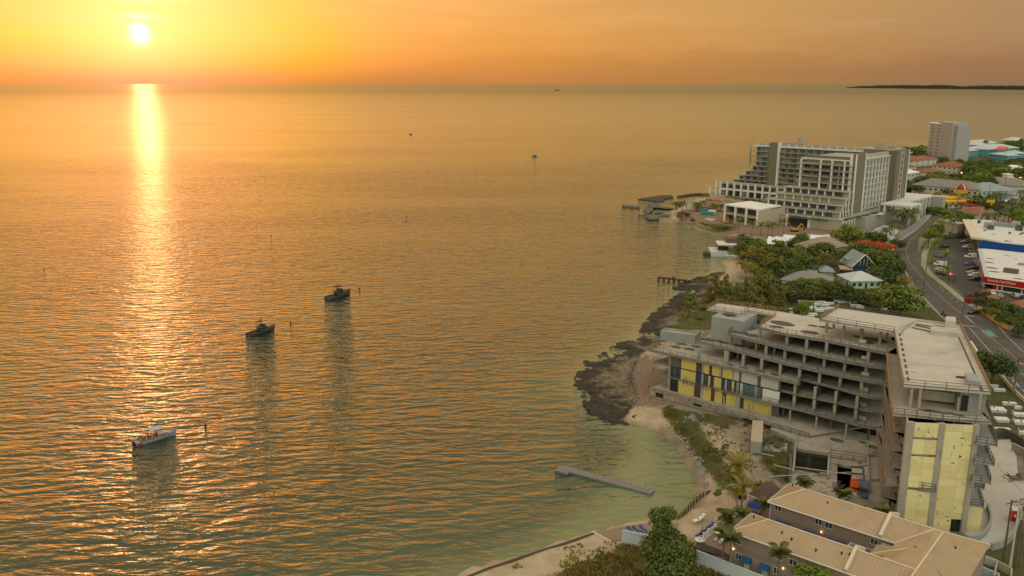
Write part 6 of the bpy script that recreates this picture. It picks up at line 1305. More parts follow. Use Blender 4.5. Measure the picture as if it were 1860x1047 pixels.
# breakwaters, islets and swim platforms off the hotel beach
def islet(name, label, px, h, cat='rocks', m='seawall_mat', rag=1.0):
    P_ = [Vector(G(x, y, 0)) for x, y in px]; c_ = sum(P_, Vector()) / len(P_); mb = MB(); pts = []
    for a, b in zip(P_, P_[1:] + P_[:1]):
        n_ = max(2, int((b - a).length / 1.6))
        for i in range(n_): p = a.lerp(b, i / n_); p = p + Vector((random.uniform(-.5, .5), random.uniform(-.6, .6), 0)) * rag; pts.append(p)
    rings = [[(p.x, p.y, -.6) for p in pts]] + [[(c_.x + (p.x - c_.x) * f_ + random.uniform(-.2, .2) * rag, c_.y + (p.y - c_.y) * f_, h * g_ + random.uniform(-.15, .15) * rag) for p in pts] for f_, g_ in ((.99, .5), (.9, .95), (.5, 1.0))]
    mb.loft(rings, caps=False); mb.poly(rings[-1]); return top(name, mb, M[m], label, cat, loc=tuple(c_))
islet('rock_reef', 'long low dark rock reef left of the hotel beach', [(1158, 363.5), (1175, 361), (1190, 358.5), (1208, 356.5), (1222, 357.5), (1224, 361), (1208, 363), (1205, 367), (1190, 368), (1176, 365.5)], 1.0)
islet('rock_reef', 'thin dark reef behind the lagoon at the hotel point', [(1228, 358), (1245, 355), (1262, 352.5), (1290, 353.5), (1290, 355), (1268, 355), (1248, 357.5), (1232, 360)], .9)
islet('rock_reef', 'tiny rock islet inside the lagoon', [(1187, 389), (1198, 386.5), (1205, 388), (1202, 390), (1190, 390.5)], .6)
islet('breakwater', 'low curved breakwater arm closing the lagoon', [(1195, 376), (1215, 378), (1226, 380), (1224, 382), (1200, 379), (1184, 379), (1176, 384), (1181, 386), (1179, 390), (1172, 388), (1168, 383), (1172, 378)], .9, 'breakwater', 'concrete_dark', .5)
islet('breakwater', 'straight breakwater from the beach to the swim platform', [(1199, 391), (1216, 391.5), (1217, 394), (1199, 394)], .8, 'breakwater', 'concrete_dark', .3)
for l, px in (('long dark jetty platform farthest left at the lagoon', [(1130, 372), (1160, 374.5), (1162, 377), (1148, 377), (1130, 375)]), ('grey swim platform beside the reef at the lagoon', [(1176, 371.5), (1197, 370), (1198, 375.5), (1177, 376.5)]), ('dark polygonal swim platform at the front of the lagoon', [(1173, 394), (1185, 392.5), (1198, 394), (1196, 398), (1178, 398)]), ('thin plank walkway left of the front platform', [(1160, 390.5), (1174, 390), (1174, 391.2), (1160, 391.7)])):
    t_ = thing('swim_platform', l, 'platform', (*G2(*px[0], 0), 0)); MB().prism([G2(x, y, 1.2) for x, y in px], .5, 1.2).build('deck', M['concrete_dark'], t_)
    for x, y in px: p = G2(x, y, 1.2); c_ = G2(sum(a for a, _ in px) / len(px), sum(b for _, b in px) / len(px), 1.2); p = (p[0] * .93 + c_[0] * .07, p[1] * .93 + c_[1] * .07); MB().tube((*p, -1), (*p, 2.0), .18, n=5).build('pile', M['dark_wood'], t_)
# construction yard on the hotel beach
for x, y, L, m, l in ((1277, 385, 5, 'container_green', 'turquoise storage bin at the back of the beach yard'), (1285, 391, 7, 'container_green', 'long turquoise storage bin nearest the annex on the beach yard'), (1294, 388, 4.5, 'white_paint', 'white cabin beside the turquoise bins'), (1290, 383, 5, 'concrete_dark', 'grey machine box behind the white cabin'), (1243, 393, 7, 'dark_wood', 'row of dark crates near the waterline of the yard'), (1236, 396, 4, 'rust', 'small rusty crate by the waterline of the yard')):
    p = G2(x, y); t_ = thing('storage_bin', l, 'container', (*p, GZ)); MB().fbox(p, (.9, -.43), -L / 2, L / 2, -1.1, 1.1, GZ + .1, GZ + 1.9).build('body', M[m], t_)
    for k_ in (-1, 1): MB().fbox(p, (.9, -.43), k_ * (L / 2 + .05) - .08, k_ * (L / 2 + .05) + .08, -1.2, 1.2, GZ, GZ + 2.0).build('end_frame', M['steel'], t_)
    MB().fbox(p, (.9, -.43), -L / 2 + .1, L / 2 - .1, -1.0, 1.0, GZ + 1.905, GZ + 2.0).build('lid', M[m], t_)
def digger(px, py, label, m='machine_yellow', sc=1.0, rz=.3):
    p = G(px, py); t_ = thing('excavator', label, 'excavator', p, None, rz)
    for s_ in (-1, 1): MB().loft([[(x * sc, (s_ * 1.1 - .25) * sc, z * sc) for x, z in ((-1.6, .1), (1.6, .1), (1.9, .45), (1.6, .8), (-1.6, .8), (-1.9, .45))], [(x * sc, (s_ * 1.1 + .25) * sc, z * sc) for x, z in ((-1.6, .1), (1.6, .1), (1.9, .45), (1.6, .8), (-1.6, .8), (-1.9, .45))]]).build('track', M['black'], t_, local=True)
    MB().box(-1.7 * sc, 1.1 * sc, -1.2 * sc, 1.2 * sc, .9 * sc, 1.9 * sc).build('body', M[m], t_, local=True); MB().box(.2 * sc, 1.3 * sc, .2 * sc, 1.2 * sc, 1.9 * sc, 2.9 * sc).build('cab', M['glass_dark'], t_, local=True)
    MB().bar((1.1 * sc, -.3, 1.5 * sc), (3.6 * sc, -.3, 4.2 * sc), .45 * sc).build('boom', M[m], t_, local=True); MB().bar((3.6 * sc, -.3, 4.2 * sc), (5.4 * sc, -.3, 1.8 * sc), .35 * sc).build('arm', M[m], t_, local=True)
    MB().loft([[(5.0 * sc, -.8 * sc, 1.8 * sc), (5.8 * sc, -.8 * sc, 1.6 * sc), (5.5 * sc, -.8 * sc, .7 * sc)], [(5.0 * sc, .3 * sc, 1.8 * sc), (5.8 * sc, .3 * sc, 1.6 * sc), (5.5 * sc, .3 * sc, .7 * sc)]]).build('bucket', M['black'], t_, local=True)
digger(1443, 421, 'orange-yellow excavator in front of the hotel garage opening', rz=.2); digger(1320, 406, 'small orange digger at the corner of the white annex', 'orange_plastic', .7, 1.2); digger(1258, 402, 'small brown digger on the beach slope', 'rust', .7, 2.6)
islet('sand_heap', 'small cone of excavated sand on the beach yard', [(1278, 406), (1288, 403), (1300, 407), (1290, 410)], 0, 'sand heap', 'beige_wall').location.z = GZ + .6
t_ = thing('safety_mesh', 'strip of orange safety netting behind the hotel beach palms', 'netting', G(1285, 364)); A_, B_ = G2(1284, 365), G2(1310, 368); u_, ln = unit(A_, B_)
for i in range(6): MB().fbox(A_, u_, i * ln / 6 + .05, (i + 1) * ln / 6 - .05, 0, .05, GZ + .1, GZ + 1.3).build('net_panel', M['orange_plastic'], t_)
for i in range(7): MB().fbox(A_, u_, i * ln / 6 - .05, i * ln / 6 + .05, .06, .12, GZ, GZ + 1.5).build('post', M['dark_wood'], t_)
# ================================================================== SUPERMARKET BLOCK
sm = thing('supermarket', 'large white flat-roofed store with blue side wall and rooftop machinery', 'store', (*G2(1800, 450), GZ))
zA, zB = 9.6, 6.6
roofA = [G2(x, y, zA) for x, y in [(1748, 398.5), (1781, 400), (1863, 412), (1960, 420), (1960, 455), (1860, 442.5), (1816, 439), (1778, 432.5), (1764, 431)]]
MB().prism(roofA, zA - .5, zA).build('roof', M['white_roof'], sm)
base = [G2(x, y, zA) for x, y in [(1777, 402), (1960, 424), (1960, 452), (1862, 441), (1816, 437.5), (1780, 432)]]
MB().prism(base, GZ, zA - .51).build('wall', M['beige_wall'], sm)
a_, b2 = G2(1776, 435, zA), G2(1960, 456, zA); u_, ln = unit(a_, b2); MB().fbox(a_, u_, 1, ln, -.35, -.1, GZ, zA - .55).build('side_wall', M['royal_blue'], sm)
MB().prism([G2(x, y, zA + .02) for x, y in [(1748, 398.5), (1766, 399.5), (1776, 420), (1785, 434), (1778, 432.5), (1764, 431)]], zA - .9, zA + .03).build('canopy', M['tan_trim'], sm)
for a, b in (((1766, 400), (1800, 402.5)), ((1800, 402.5), (1860, 414)), ((1778, 433), (1816, 439.5)), ((1816, 439.5), (1900, 448))): MB().bar(G(*a, zA + .4), G(*b, zA + .4), .4, .8).build('parapet', M['white_paint'], sm)
for i in range(5): p = G2(1772 + i * 1.8, 424 - i * 5.5); MB().box(p[0] - .3, p[0] + .3, p[1] - .3, p[1] + .3, GZ, zA - .9).build('column', M['beige_wall'], sm)
def rbox(px, py, L, w, h, m, name='roof_unit', z=zA, par=None, rot=-.75):
    p = G2(px, py, z); u2 = (math.cos(rot), math.sin(rot)); return MB().fbox(p, u2, -L / 2, L / 2, -w / 2, w / 2, z, z + h).build(name, M[m], par or sm)
for x, y, L, w, h, m in ((1795, 414, 3.6, 3, 2.6, 'hotel_grey'), (1799, 417, 2.6, 2.4, 2.0, 'concrete_dark'), (1823, 412, 12, 2.6, 1.8, 'blue_grey_roof'), (1844, 414, 3.2, 3.8, 3.0, 'hotel_grey'), (1851, 419, 3.0, 2.4, 2.6, 'concrete_dark'), (1778, 406, 1.2, 1.2, 1.6, 'teal_sheet'), (1858, 409, 1.8, 1.8, 1.6, 'teal_sheet'), (1834, 425, .9, .9, .9, 'concrete_dark'), (1830, 441, .8, .8, 1.0, 'steel'), (1836, 442, .8, .8, .9, 'steel'), (1826, 440, .7, .7, .8, 'steel'), (1805, 427, .6, .6, .5, 'steel'), (1793, 404, 4, 1.6, 1.0, 'white_paint'), (1856, 425, 1, 7, .3, 'concrete_dark'), (1789, 419, .8, 3.5, .3, 'concrete_dark'), (1804, 404, 1, 1, 1.2, 'steel')): rbox(x, y, L, w, h, m)
mb = None
for i in range(8): p = G(1812 + i * 3.1, 407 + (i % 2) * 1.5, zA); MB().tube(p, p + Vector((0, 0, 3.2 + (i * 7 % 3) * .5)), .28, n=7).build('exhaust_stack', M['steel' if i % 3 else 'sign_red'], sm)
# restaurant with the red fascia
fc = thing('fried_chicken_restaurant', 'fried chicken restaurant with red fascia, white lettering and stained white flat roof', 'restaurant', (*G2(1800, 520), GZ))
rB = [G2(x, y, zB) for x, y in [(1777, 452), (1790, 452), (1960, 470), (1960, 530), (1860, 513), (1790, 503)]]
MB().prism(rB, zB - .4, zB).build('roof', M['white_roof'], fc)
A_, B_ = G2(1788, 505, zB), G2(1960, 530, zB); u_, ln = unit(A_, B_)
MB().fbox(A_, u_, 0, ln, -.25, .0, zB - 1.9, zB + .5).build('fascia', M['sign_red'], fc); MB().fbox(A_, u_, -.1, ln, -.35, -.26, zB - 2.05, zB - 1.85).build('fascia_trim', M['white_paint'], fc)
MB().fbox(A_, u_, 3, ln, 1.2, 1.5, GZ, zB - .41).build('wall', M['sign_red'], fc); MB().fbox(A_, u_, 6.2, 12.5, 1.1, 1.19, GZ + .3, zB - 1.6).build('shop_window', M['glass_dark'], fc)
for x in (4.4, 6.0, 12.6, 15): MB().fbox(A_, u_, x, x + .35, 1.0, 1.19, GZ, zB - 1.9).build('white_pier', M['white_paint'], fc)
MB().fbox(A_, u_, 3, ln, .9, 1.18, GZ, GZ + .5).build('base_trim', M['white_paint'], fc)
C_ = G2(1776, 455, zB); u2, l2 = unit(C_, A_); MB().fbox(C_, u2, 0, l2, .02, .3, GZ + 1.2, zB + .5).build('street_fascia', M['pale_roof'], fc)
for i, (m_n, f0, f1) in enumerate((('royal_blue', 0, .22), ('lavender_wall', .22, .4), ('car_blue', .4, .6), ('orange_plastic', .6, .84), ('sign_red', .84, 1.0))): MB().fbox(C_, u2, l2 * f0, l2 * f1 - .05, -.12, .0, zB - 2.2, zB - .2).build('street_panel', M[m_n], fc)
MB().fbox(C_, u2, 0, l2, .3, 1.6, zB + .001, zB + .45).build('parapet', M['pale_roof'], fc)
MB().fbox(C_, u2, 0, l2, .4, .7, GZ, zB - .41).build('wall', M['concrete_dark'], fc)
for x, y, r in ((1796, 477, 2.2), (1798, 470, 1.6), (1801, 487, 2.6), (1806, 494, 2.2), (1850, 507, 2.0), (1846, 471, .9), (1830, 465, 1.3)): stain(*G2(x, y, zB), zB, r, fc, .5)
rbox(1836, 496, 5, 2, 1.7, 'concrete_dark', z=zB, par=fc); rbox(1857, 482, 3, 1.5, .8, 'steel', z=zB, par=fc)
fcu = bpy.data.curves.new('lettering', 'FONT'); fcu.body = 'Kentucky Fried Chicken'; fcu.size = 1.45; fcu.extrude = .04; fcu.shear = .25
fo = bpy.data.objects.new('lettering', fcu); COL.objects.link(fo); dg_ = bpy.context.evaluated_depsgraph_get(); fme = bpy.data.meshes.new_from_object(fo.evaluated_get(dg_)); bpy.data.objects.remove(fo)
wd_ = max(v.co.x for v in fme.vertices); 
fme.materials.clear(); fme.materials.append(M['white_paint']); fo = link(bpy.data.objects.new('lettering', fme), fc); p = off2(A_, u_, 1.2, -.30); fo.location = Vector((p[0], p[1], zB - .95)) - Vector(fc.location); fo.rotation_euler = (R(90), 0, math.atan2(u_[1], u_[0])); fo.scale = (9.6 / wd_, .9, 1)
# red pylon sign
p = G(1727, 517, GZ); t_ = thing('pylon_sign', 'small red and white roadside sign on two posts beside the palms', 'sign', p)
MB().box(-1.3, 1.3, -.12, .12, 3.6, 4.9).build('sign_panel', M['sign_red'], t_, local=True); MB().box(-1.15, -.35, -.15, -.125, 3.8, 4.7).build('emblem', M['white_paint'], t_, local=True)
fcu = bpy.data.curves.new('lettering', 'FONT'); fcu.body = 'KFC'; fcu.size = .75; fcu.extrude = .01; fcu.shear = .3; fo = bpy.data.objects.new('lettering', fcu); COL.objects.link(fo); dg_ = bpy.context.evaluated_depsgraph_get(); fme = bpy.data.meshes.new_from_object(fo.evaluated_get(dg_)); bpy.data.objects.remove(fo); fme.materials.clear(); fme.materials.append(M['white_paint'])
fo = link(bpy.data.objects.new('lettering', fme), t_); fo.location = (-.3, -.14, 3.95); fo.rotation_euler = (R(90), 0, 0)
for x in (-1.1, 1.1): MB().tube((x, 0, 0), (x, 0, 3.6), .1, n=6).build('post', M['black'], t_, local=True)
# ---- vehicles
def make_car(kind):
    prof = {'sedan': [(-2.25, .35), (-2.25, .85), (-1.5, .95), (-1.0, 1.40), (.35, 1.42), (1.05, .98), (2.1, .80), (2.25, .6), (2.25, .35)],
            'suv': [(-2.25, .38), (-2.28, 1.05), (-2.0, 1.62), (.3, 1.66), (1.1, 1.08), (2.15, .95), (2.25, .7), (2.25, .38)],
            'van': [(-2.6, .38), (-2.6, 1.9), (-2.45, 2.0), (1.2, 2.0), (1.95, 1.2), (2.5, 1.0), (2.6, .7), (2.6, .38)],
            'pickup': [(-2.6, .45), (-2.6, 1.05), (-.7, 1.05), (-.55, 1.70), (.7, 1.72), (1.35, 1.12), (2.45, 1.0), (2.6, .75), (2.6, .45)]}[kind]
    w = .88 if kind != 'van' else .95; rings = []
    for y, inset in ((-w, .10), (-w * .93, .0), (w * .93, .0), (w, .10)):
        r_ = []
        for x, z in prof:
            zz_ = z; yy = y
            if z > 1.1: yy = y * .82
            elif abs(y) == w and z > 1.0: yy = y * .9
            r_.append((x * (1 - inset * .15), yy, zz_ - (inset * .3 if z > .5 else -inset * .3)))
        rings.append(r_)
    b_ = MB(); b_.loft(rings)
    g_ = MB()
    tp = max(z for _, z in prof)
    if kind in ('sedan', 'suv', 'pickup'):
        xb, xf, xt0, xt1 = {'sedan': (-1.42, .98, -1.0, .35), 'suv': (-2.0, 1.0, -1.85, .3), 'pickup': (-.62, 1.25, -.5, .7)}[kind]
        zb = {'sedan': 1.0, 'suv': 1.14, 'pickup': 1.18}[kind]
        for s_ in (-1, 1): g_.add([(xb + .12, s_ * (w + .0), zb), (xf - .15, s_ * (w + .0), zb), (xt1 - .08, s_ * w * .85, tp - .1), (xt0 + .12, s_ * w * .85, tp - .1)], [(0, 1, 2, 3) if s_ < 0 else (3, 2, 1, 0)])
        g_.add([(xf + .05, -w * .72, zb - .02), (xf + .05, w * .72, zb - .02), (xt1 + .08, w * .7, tp - .06), (xt1 + .08, -w * .7, tp - .06)], [(0, 1, 2, 3)])
        g_.add([(xb - .07, -w * .72, zb + .0), (xb - .07, w * .72, zb + .0), (xt0 - .07, w * .7, tp - .08), (xt0 - .07, -w * .7, tp - .08)], [(3, 2, 1, 0)])
    else:
        g_.add([(1.98, -.7, 1.25), (1.98, .7, 1.25), (1.3, .66, 1.93), (1.3, -.66, 1.93)], [(0, 1, 2, 3)])
        for s_ in (-1, 1): g_.add([(.5, s_ * .96, 1.2), (1.7, s_ * .96, 1.2), (1.2, s_ * .84, 1.8), (.5, s_ * .84, 1.8)], [(0, 1, 2, 3)])
    return b_, g_
CARS = {}
for kd in ('sedan', 'suv', 'van', 'pickup'):
    b_, g_ = make_car(kd); CARS[kd] = (b_, g_.mesh('windows', M['glass_dark']))
wh = MB().tube((0, -.11, 0), (0, .11, 0), .33, n=12).mesh('tyre', M['rubber']); rm_ = MB().tube((0, -.13, 0), (0, .13, 0), .19, n=8).mesh('rim', M['steel']); hl = MB().box(-.04, .04, -.16, .16, -.08, .08).mesh('headlight', M['white_paint']); tl = MB().box(-.04, .04, -.16, .16, -.08, .08).mesh('tail_light', M['sign_red'])
_cb = {}
def car(px, py, deg, kind, m, label, group=None, name='parked_car', z=ZR):
    p = G(px, py, z); t_ = thing(name, label, {'van': 'van', 'pickup': 'pickup truck'}.get(kind, 'car'), p, group, R(deg))
    if (kind, m) not in _cb: _cb[kind, m] = CARS[kind][0].mesh('body', M[m])
    link(bpy.data.objects.new('body', _cb[kind, m]), t_); link(bpy.data.objects.new('windows', CARS[kind][1]), t_); L = {'sedan': 1.4, 'suv': 1.4, 'van': 1.7, 'pickup': 1.65}[kind]
    for sx in (-1, 1):
        for sy in (-1, 1):
            w_ = link(bpy.data.objects.new('wheel', wh), t_); w_.location = (sx * L, sy * .80, .33); r_ = link(bpy.data.objects.new('rim', rm_), w_)
    xe = {'sedan': 2.24, 'suv': 2.22, 'van': 2.56, 'pickup': 2.56}[kind]
    for sy in (-.6, .6): o_ = link(bpy.data.objects.new('headlight', hl), t_); o_.location = (xe, sy, .72); o_ = link(bpy.data.objects.new('tail_light', tl), t_); o_.location = (-xe, sy, .8)
    return t_
gl_ = 'cars parked in front of the supermarket'
for a in ((1754, 441, 178, 'sedan', 'car_silver', 'silver sedan parked farthest up the lot near the store canopy'), (1757, 451, 178, 'suv', 'car_white', 'white hatchback parked in second place below the store canopy'), (1763, 469, 180, 'van', 'car_white', 'white delivery van parked beside the blue wall'),
          (1762, 482, 0, 'pickup', 'car_blue', 'pale blue pickup truck parked just below the white van'), (1768, 490, 178, 'suv', 'car_maroon', 'dark maroon large car below the pale blue pickup'), (1766, 497.5, 178, 'sedan', 'car_silver', 'grey sedan squeezed below the maroon car'), (1769, 503, 178, 'suv', 'car_white', 'light silver hatchback just above the black car'), (1771, 510, 178, 'suv', 'car_black', 'black station wagon parked nearest the red fascia')): car(*a[:5], a[5], gl_)
g2_ = 'cars parked under the palms along the verge'
for a in ((1715, 450, 175, 'sedan', 'car_black', 'dark grey car alone beneath the tall palms'), (1704, 467, -35, 'suv', 'car_blue', 'pale blue car half hidden behind a palm'), (1702, 479, 150, 'pickup', 'car_red', 'red vehicle behind the palm crown'), (1707, 483, 150, 'van', 'car_white', 'white vehicle next to the red one behind palms'), (1709, 493, -40, 'sedan', 'car_white', 'white car at the lower end of the verge row'), (1711, 500, -40, 'suv', 'car_black', 'dark car lowest in the verge row')): car(*a[:5], a[5], g2_)
g3_ = 'cars parked below the red fascia'
for a in ((1802, 536, 80, 'pickup', 'car_white', 'white pickup parked nose in under the fascia, left end'), (1843, 540, 80, 'suv', 'car_silver', 'silver car parked under the fascia toward right edge'), (1843, 532, 0, 'suv', 'car_black', 'black car parked against the red wall'), (1815, 540, 80, 'sedan', 'car_silver', 'pale car mostly hidden by a bush beside the white pickup'), (1862, 544, 80, 'suv', 'car_blue', 'car cut off by the right edge of the picture'), (1796, 531, 60, 'sedan', 'car_red', 'small red car behind the red skip')): car(*a[:5], a[5], g3_)
car(1801, 387, 25, 'van', 'car_white', 'white van driving on the side road behind the store', name='moving_van')
for i, (x, y) in enumerate([(1645, 337), (1651, 335), (1658, 336), (1664, 337), (1671, 334)]): car(x, y, 60, 'sedan', ('car_silver', 'car_white', 'car_blue', 'car_white', 'car_silver')[i], f'car parked behind the hotel beside the pale blue house, {ordinal(i, 5)}', 'cars behind the hotel')
for i, (x, y) in enumerate([(1812, 371), (1819, 369), (1825, 367), (1830, 366), (1834, 364)]): car(x, y, 80, 'suv', ('car_black', 'car_black', 'car_white', 'car_white', 'car_silver')[i], f'car parked before the bluish clubhouse, {ordinal(i, 5)} of five', 'cars before the bluish building')
car(1740, 308, 20, 'van', 'car_blue', 'dark blue van beside the red-roofed houses'); car(1608, 445, 10, 'suv', 'car_white', 'white car by the orange-flowering tree')
car(1769, 570, 200, 'sedan', 'car_black', 'dark low car waiting at the junction'); car(1784, 580, 10, 'sedan', 'car_black', 'dark low car turning at the junction, next to white marker') if False else None
# skip
p = G(1770, 551, GZ); t_ = thing('skip', 'open red skip standing at the corner of the car park', 'skip', p, None, R(8)); MB().loft([[(-3.1, -1.2, 0), (3.1, -1.2, 0), (3.1, 1.2, 0), (-3.1, 1.2, 0)], [(-3.4, -1.3, 1.9), (3.4, -1.3, 1.9), (3.4, 1.3, 1.9), (-3.4, 1.3, 1.9)]]).build('body', M['car_red'], t_, local=True)
MB().box(-3.2, 3.2, -1.15, 1.15, 1.905, 1.93).build('contents', M['void'], t_, local=True)
for i in range(5): MB().box(-3 + i * 1.4, -2.9 + i * 1.4, -1.38, -1.3, .1, 1.85).build('rib', M['car_red'], t_, local=True)
for i, (x, y) in enumerate(((1759, 541), (1766, 540), (1774, 540), (1782, 536))): p = G(x, y, GZ); t_ = thing('red_bin', f'small red bin behind the red skip, {ordinal(i, 4)} of four', 'bin', p, 'red bins behind the skip'); MB().box(-.6, .6, -.5, .5, 0, 1.2).build('body', M['car_red'], t_, local=True); MB().box(-.65, .65, -.55, .55, 1.2, 1.35).build('lid', M['sign_red'], t_, local=True)
# low buildings next to it
H_('red_roof_hut', 'small blue hut with faded red hipped roof behind the yellow wall', (1826, 567), (1852, 573), 8, 2.8, 1.6, 'red_roof', 'royal_blue', nw=2); H_('red_roof_shed', 'narrow red-roofed shed hidden in trees below the restaurant', (1797, 555), (1812, 556), 5, 2.6, .8, 'red_roof', 'cream_wall', nw=1, cat='shed')
H_('terracotta_roof_house', 'building with terracotta roof just behind the white supermarket roof', (1761, 402), (1812, 402), 16, 4, 2.6, 'red_roof', 'beige_wall', nw=4); H_('beige_corner_building', 'plain beige building at the left corner of the supermarket', (1737, 431), (1752, 430), 14, 6.5, .4, 'beige_wall', 'beige_wall', 'flat', nw=2, cat='building')
# yellow wall with mural
curved_wall('yellow_wall', [(1776, 566), (1790, 574), (1808, 586), (1826, 597), (1835, 600)], 1.9, .3, 'yellow_wall', 'long curved yellow roadside wall beyond the junction')
t_ = thing('mural_wall', 'low wall painted with a pale blue mural at the right edge', 'wall', G(1835, 602)); A_, B_ = G2(1835, 602), G2(1884, 617); u_, ln = unit(A_, B_); MB().fbox(A_, u_, 0, ln, 0, .3, GZ, GZ + 1.8).build('wall_panel', M['pale_blue_wall'], t_)
for i in range(9): a = 1.5 + i * 1.35; mb = MB(); n_ = 8; c_ = off2(A_, u_, a, -.02); zc_ = GZ + .8 + .3 * math.sin(i * 2.1); r_ = .3 + .15 * (i % 3); mb.poly([(c_[0] + u_[0] * math.cos(k_ * 2 * math.pi / n_) * r_ * 1.5, c_[1] + u_[1] * math.cos(k_ * 2 * math.pi / n_) * r_ * 1.5, zc_ + math.sin(k_ * 2 * math.pi / n_) * r_) for k_ in range(n_)]); mb.build('painted_patch', M['navy_wall' if i % 2 else 'blue_wall'], t_)
curved_wall('cemetery_wall', [(1797, 652), (1822, 692), (1850, 722), (1880, 748)], 1.0, .3, 'tan_trim', 'low beige wall between the graves and the road'); curved_wall('cemetery_wall', [(1762, 630), (1772, 645), (1776, 652)], 1.8, .4, 'white_paint', 'short white wall beside the concrete roof edge at the road')
# motorcycles
for i, (x, y, l) in enumerate(((1741, 602, 'motorcycle with rider near the concrete shell corner'), (1713, 574, 'red motorcycle with rider on the road edge by the trees'))):
    p = G(x, y, ZR); t_ = thing('motorcycle', l, 'motorcycle', p, None, 2.2)
    for sx in (-.7, .7): MB().tube((sx, -.06, .32), (sx, .06, .32), .32, n=10).build('wheel', M['rubber'], t_, local=True)
    MB().loft([[(-.6, y_, .45), (-.5, y_, .85), (.1, y_, .8), (.45, y_, .95), (.5, y_, .5)] for y_ in (-.14, .14)]).build('body', M['car_red' if i else 'black'], t_, local=True)
    r_ = thing('person', 'rider in dark clothes on the ' + ('red motorcycle' if i else 'black motorcycle'), 'person', p, None, 2.2)
    mb = MB(); mb.loft([[(x_ + math.cos(a) * w_ * .7, math.sin(a) * w_, z_) for a in [k_ * math.pi / 4 for k_ in range(8)]] for x_, w_, z_ in ((-.15, .17, .8), (-.12, .18, .95), (-.02, .21, 1.25), (.05, .19, 1.42), (.06, .07, 1.48), (.08, .07, 1.52), (.10, .12, 1.6), (.10, .13, 1.7), (.08, .06, 1.8))])
    for s_ in (-1, 1): mb.tube((-.1, s_ * .13, .88), (.32, s_ * .2, .72), .09, .07); mb.tube((.32, s_ * .2, .72), (.12, s_ * .2, .3), .07, .05); mb.tube((.04, s_ * .2, 1.38), (.22, s_ * .28, 1.12), .06, .05); mb.tube((.22, s_ * .28, 1.12), (.48, s_ * .25, 1.05), .05, .04)
    mb.build('body', M['black'], r_, local=True); MB().tube((.1, 0, 1.58), (.1, 0, 1.84), .14, .10, n=8).build('helmet', M['rubber'], r_, local=True)
# ---- far houses
H_('red_roof_villa', 'two-storey cream villa with long red tile roof left of the grey tower', (1640, 305), (1700, 300), 16, 6, 3, 'red_roof', 'cream_wall', nw=6, storeys=2); H_('red_roof_villa', 'cream villa with broad red hipped roof under the grey tower', (1693, 313), (1737, 318), 22, 6.5, 4, 'red_roof', 'cream_wall', nw=5, storeys=2)
H_('red_roof_villa', 'low red-roofed house in front of the other red roofs', (1676, 321), (1716, 320), 14, 3.5, 2.6, 'red_roof', 'cream_wall', nw=3); H_('red_roof_villa', 'dark red lower roof at the edge of the hotel block', (1636, 312), (1664, 312), 14, 4.5, 2, 'red_roof', 'cream_wall', nw=3)
H_('pale_blue_house', 'two-storey pale blue house with white roof right of the hotel', (1638, 333), (1668, 329), 16, 7, 3, 'white_paint', 'pale_blue_wall', nw=4, storeys=2)
H_('coastal_house', 'blue house with grey-white roof partly behind the grey tower', (1660, 286), (1684, 286), 14, 4, 2, 'pale_roof', 'blue_wall', nw=3)
for a in (('blue_resort_block', 'blue resort block with pale roof immediately right of the tower', (1746, 288), (1776, 285), 18, 7, 2.5, 'pale_roof', 'blue_wall', 4), ('blue_resort_block', 'bright blue resort house with large pale hipped roof on the shore', (1775, 277), (1812, 272), 26, 8, 4, 'pale_roof', 'blue_wall', 4), ('blue_resort_block', 'long blue resort block whose pale roof has a red patch', (1793, 284), (1850, 280), 28, 7, 4, 'pale_roof', 'blue_wall', 6), ('blue_resort_block', 'blue resort wing lowest among the far trees', (1796, 292), (1828, 296), 14, 7, 2, 'pale_roof', 'blue_wall', 4), ('blue_resort_block', 'blue resort block at the far right edge', (1835, 290), (1866, 290), 20, 6, 2.5, 'pale_roof', 'blue_wall', 3), ('shore_house', 'white-roofed house on the far shore at the right edge', (1836, 263), (1866, 262), 16, 5, 3.5, 'pale_roof', 'cream_wall', 3)):
    H_(a[0], a[1], a[2], a[3], a[4], a[5], a[6], a[7], a[8], nw=a[9], storeys=2)
pp = [G(x, y, 11.6) for x, y in ((1806, 272.5), (1814, 266.5), (1832, 268), (1826, 272))]
top('red_roof_sheet', MB().prism([(v.x, v.y) for v in pp], 11.4, 12.2), M['roof_red_patch'], 'bright red tarpaulin sheet covering part of a pale resort roof', 'tarpaulin')
t_, A_, u_, ln = H_('clubhouse', 'beige clubhouse with white hipped roof and lit wall lamps', (1800, 327), (1866, 331), 22, 7.5, 4.5, 'white_paint', 'beige_wall', nw=6, storeys=2)
MB().fbox(A_, u_, ln * .18, ln * .42, -4, -.1, GZ, GZ + 10).build('entrance_block', M['beige_wall'], t_); MB().fbox(A_, u_, ln * .21, ln * .39, -4.1, -4.02, GZ + 7, GZ + 9).build('sign_panel', M['red_roof'], t_); MB().fbox(A_, u_, ln * .21, ln * .39, -4.1, -4.02, GZ + 3.6, GZ + 6).build('window', M['glass_dark'], t_)
for a in (.03, .1, .17, .44, .6, .8): c_ = off2(A_, u_, ln * a, -.4); MB().tube((c_[0], c_[1], GZ + 3.0), (c_[0], c_[1], GZ + 3.5), .22, n=6).build('wall_lamp', M['lamp_glow'], t_)
H_('long_grey_roof_building', 'long two-storey cream building with grey roof behind the yellow restaurant', (1655, 355), (1774, 366), 18, 7.5, 4.5, 'grey_roof', 'cream_wall', nw=12, storeys=2); H_('bluish_roof_building', 'pale blue two-storey building with blue-grey roof at the far right', (1774, 366), (1846, 364), 24, 6.5, 4.5, 'blue_grey_roof', 'pale_blue_wall', nw=9, storeys=2)
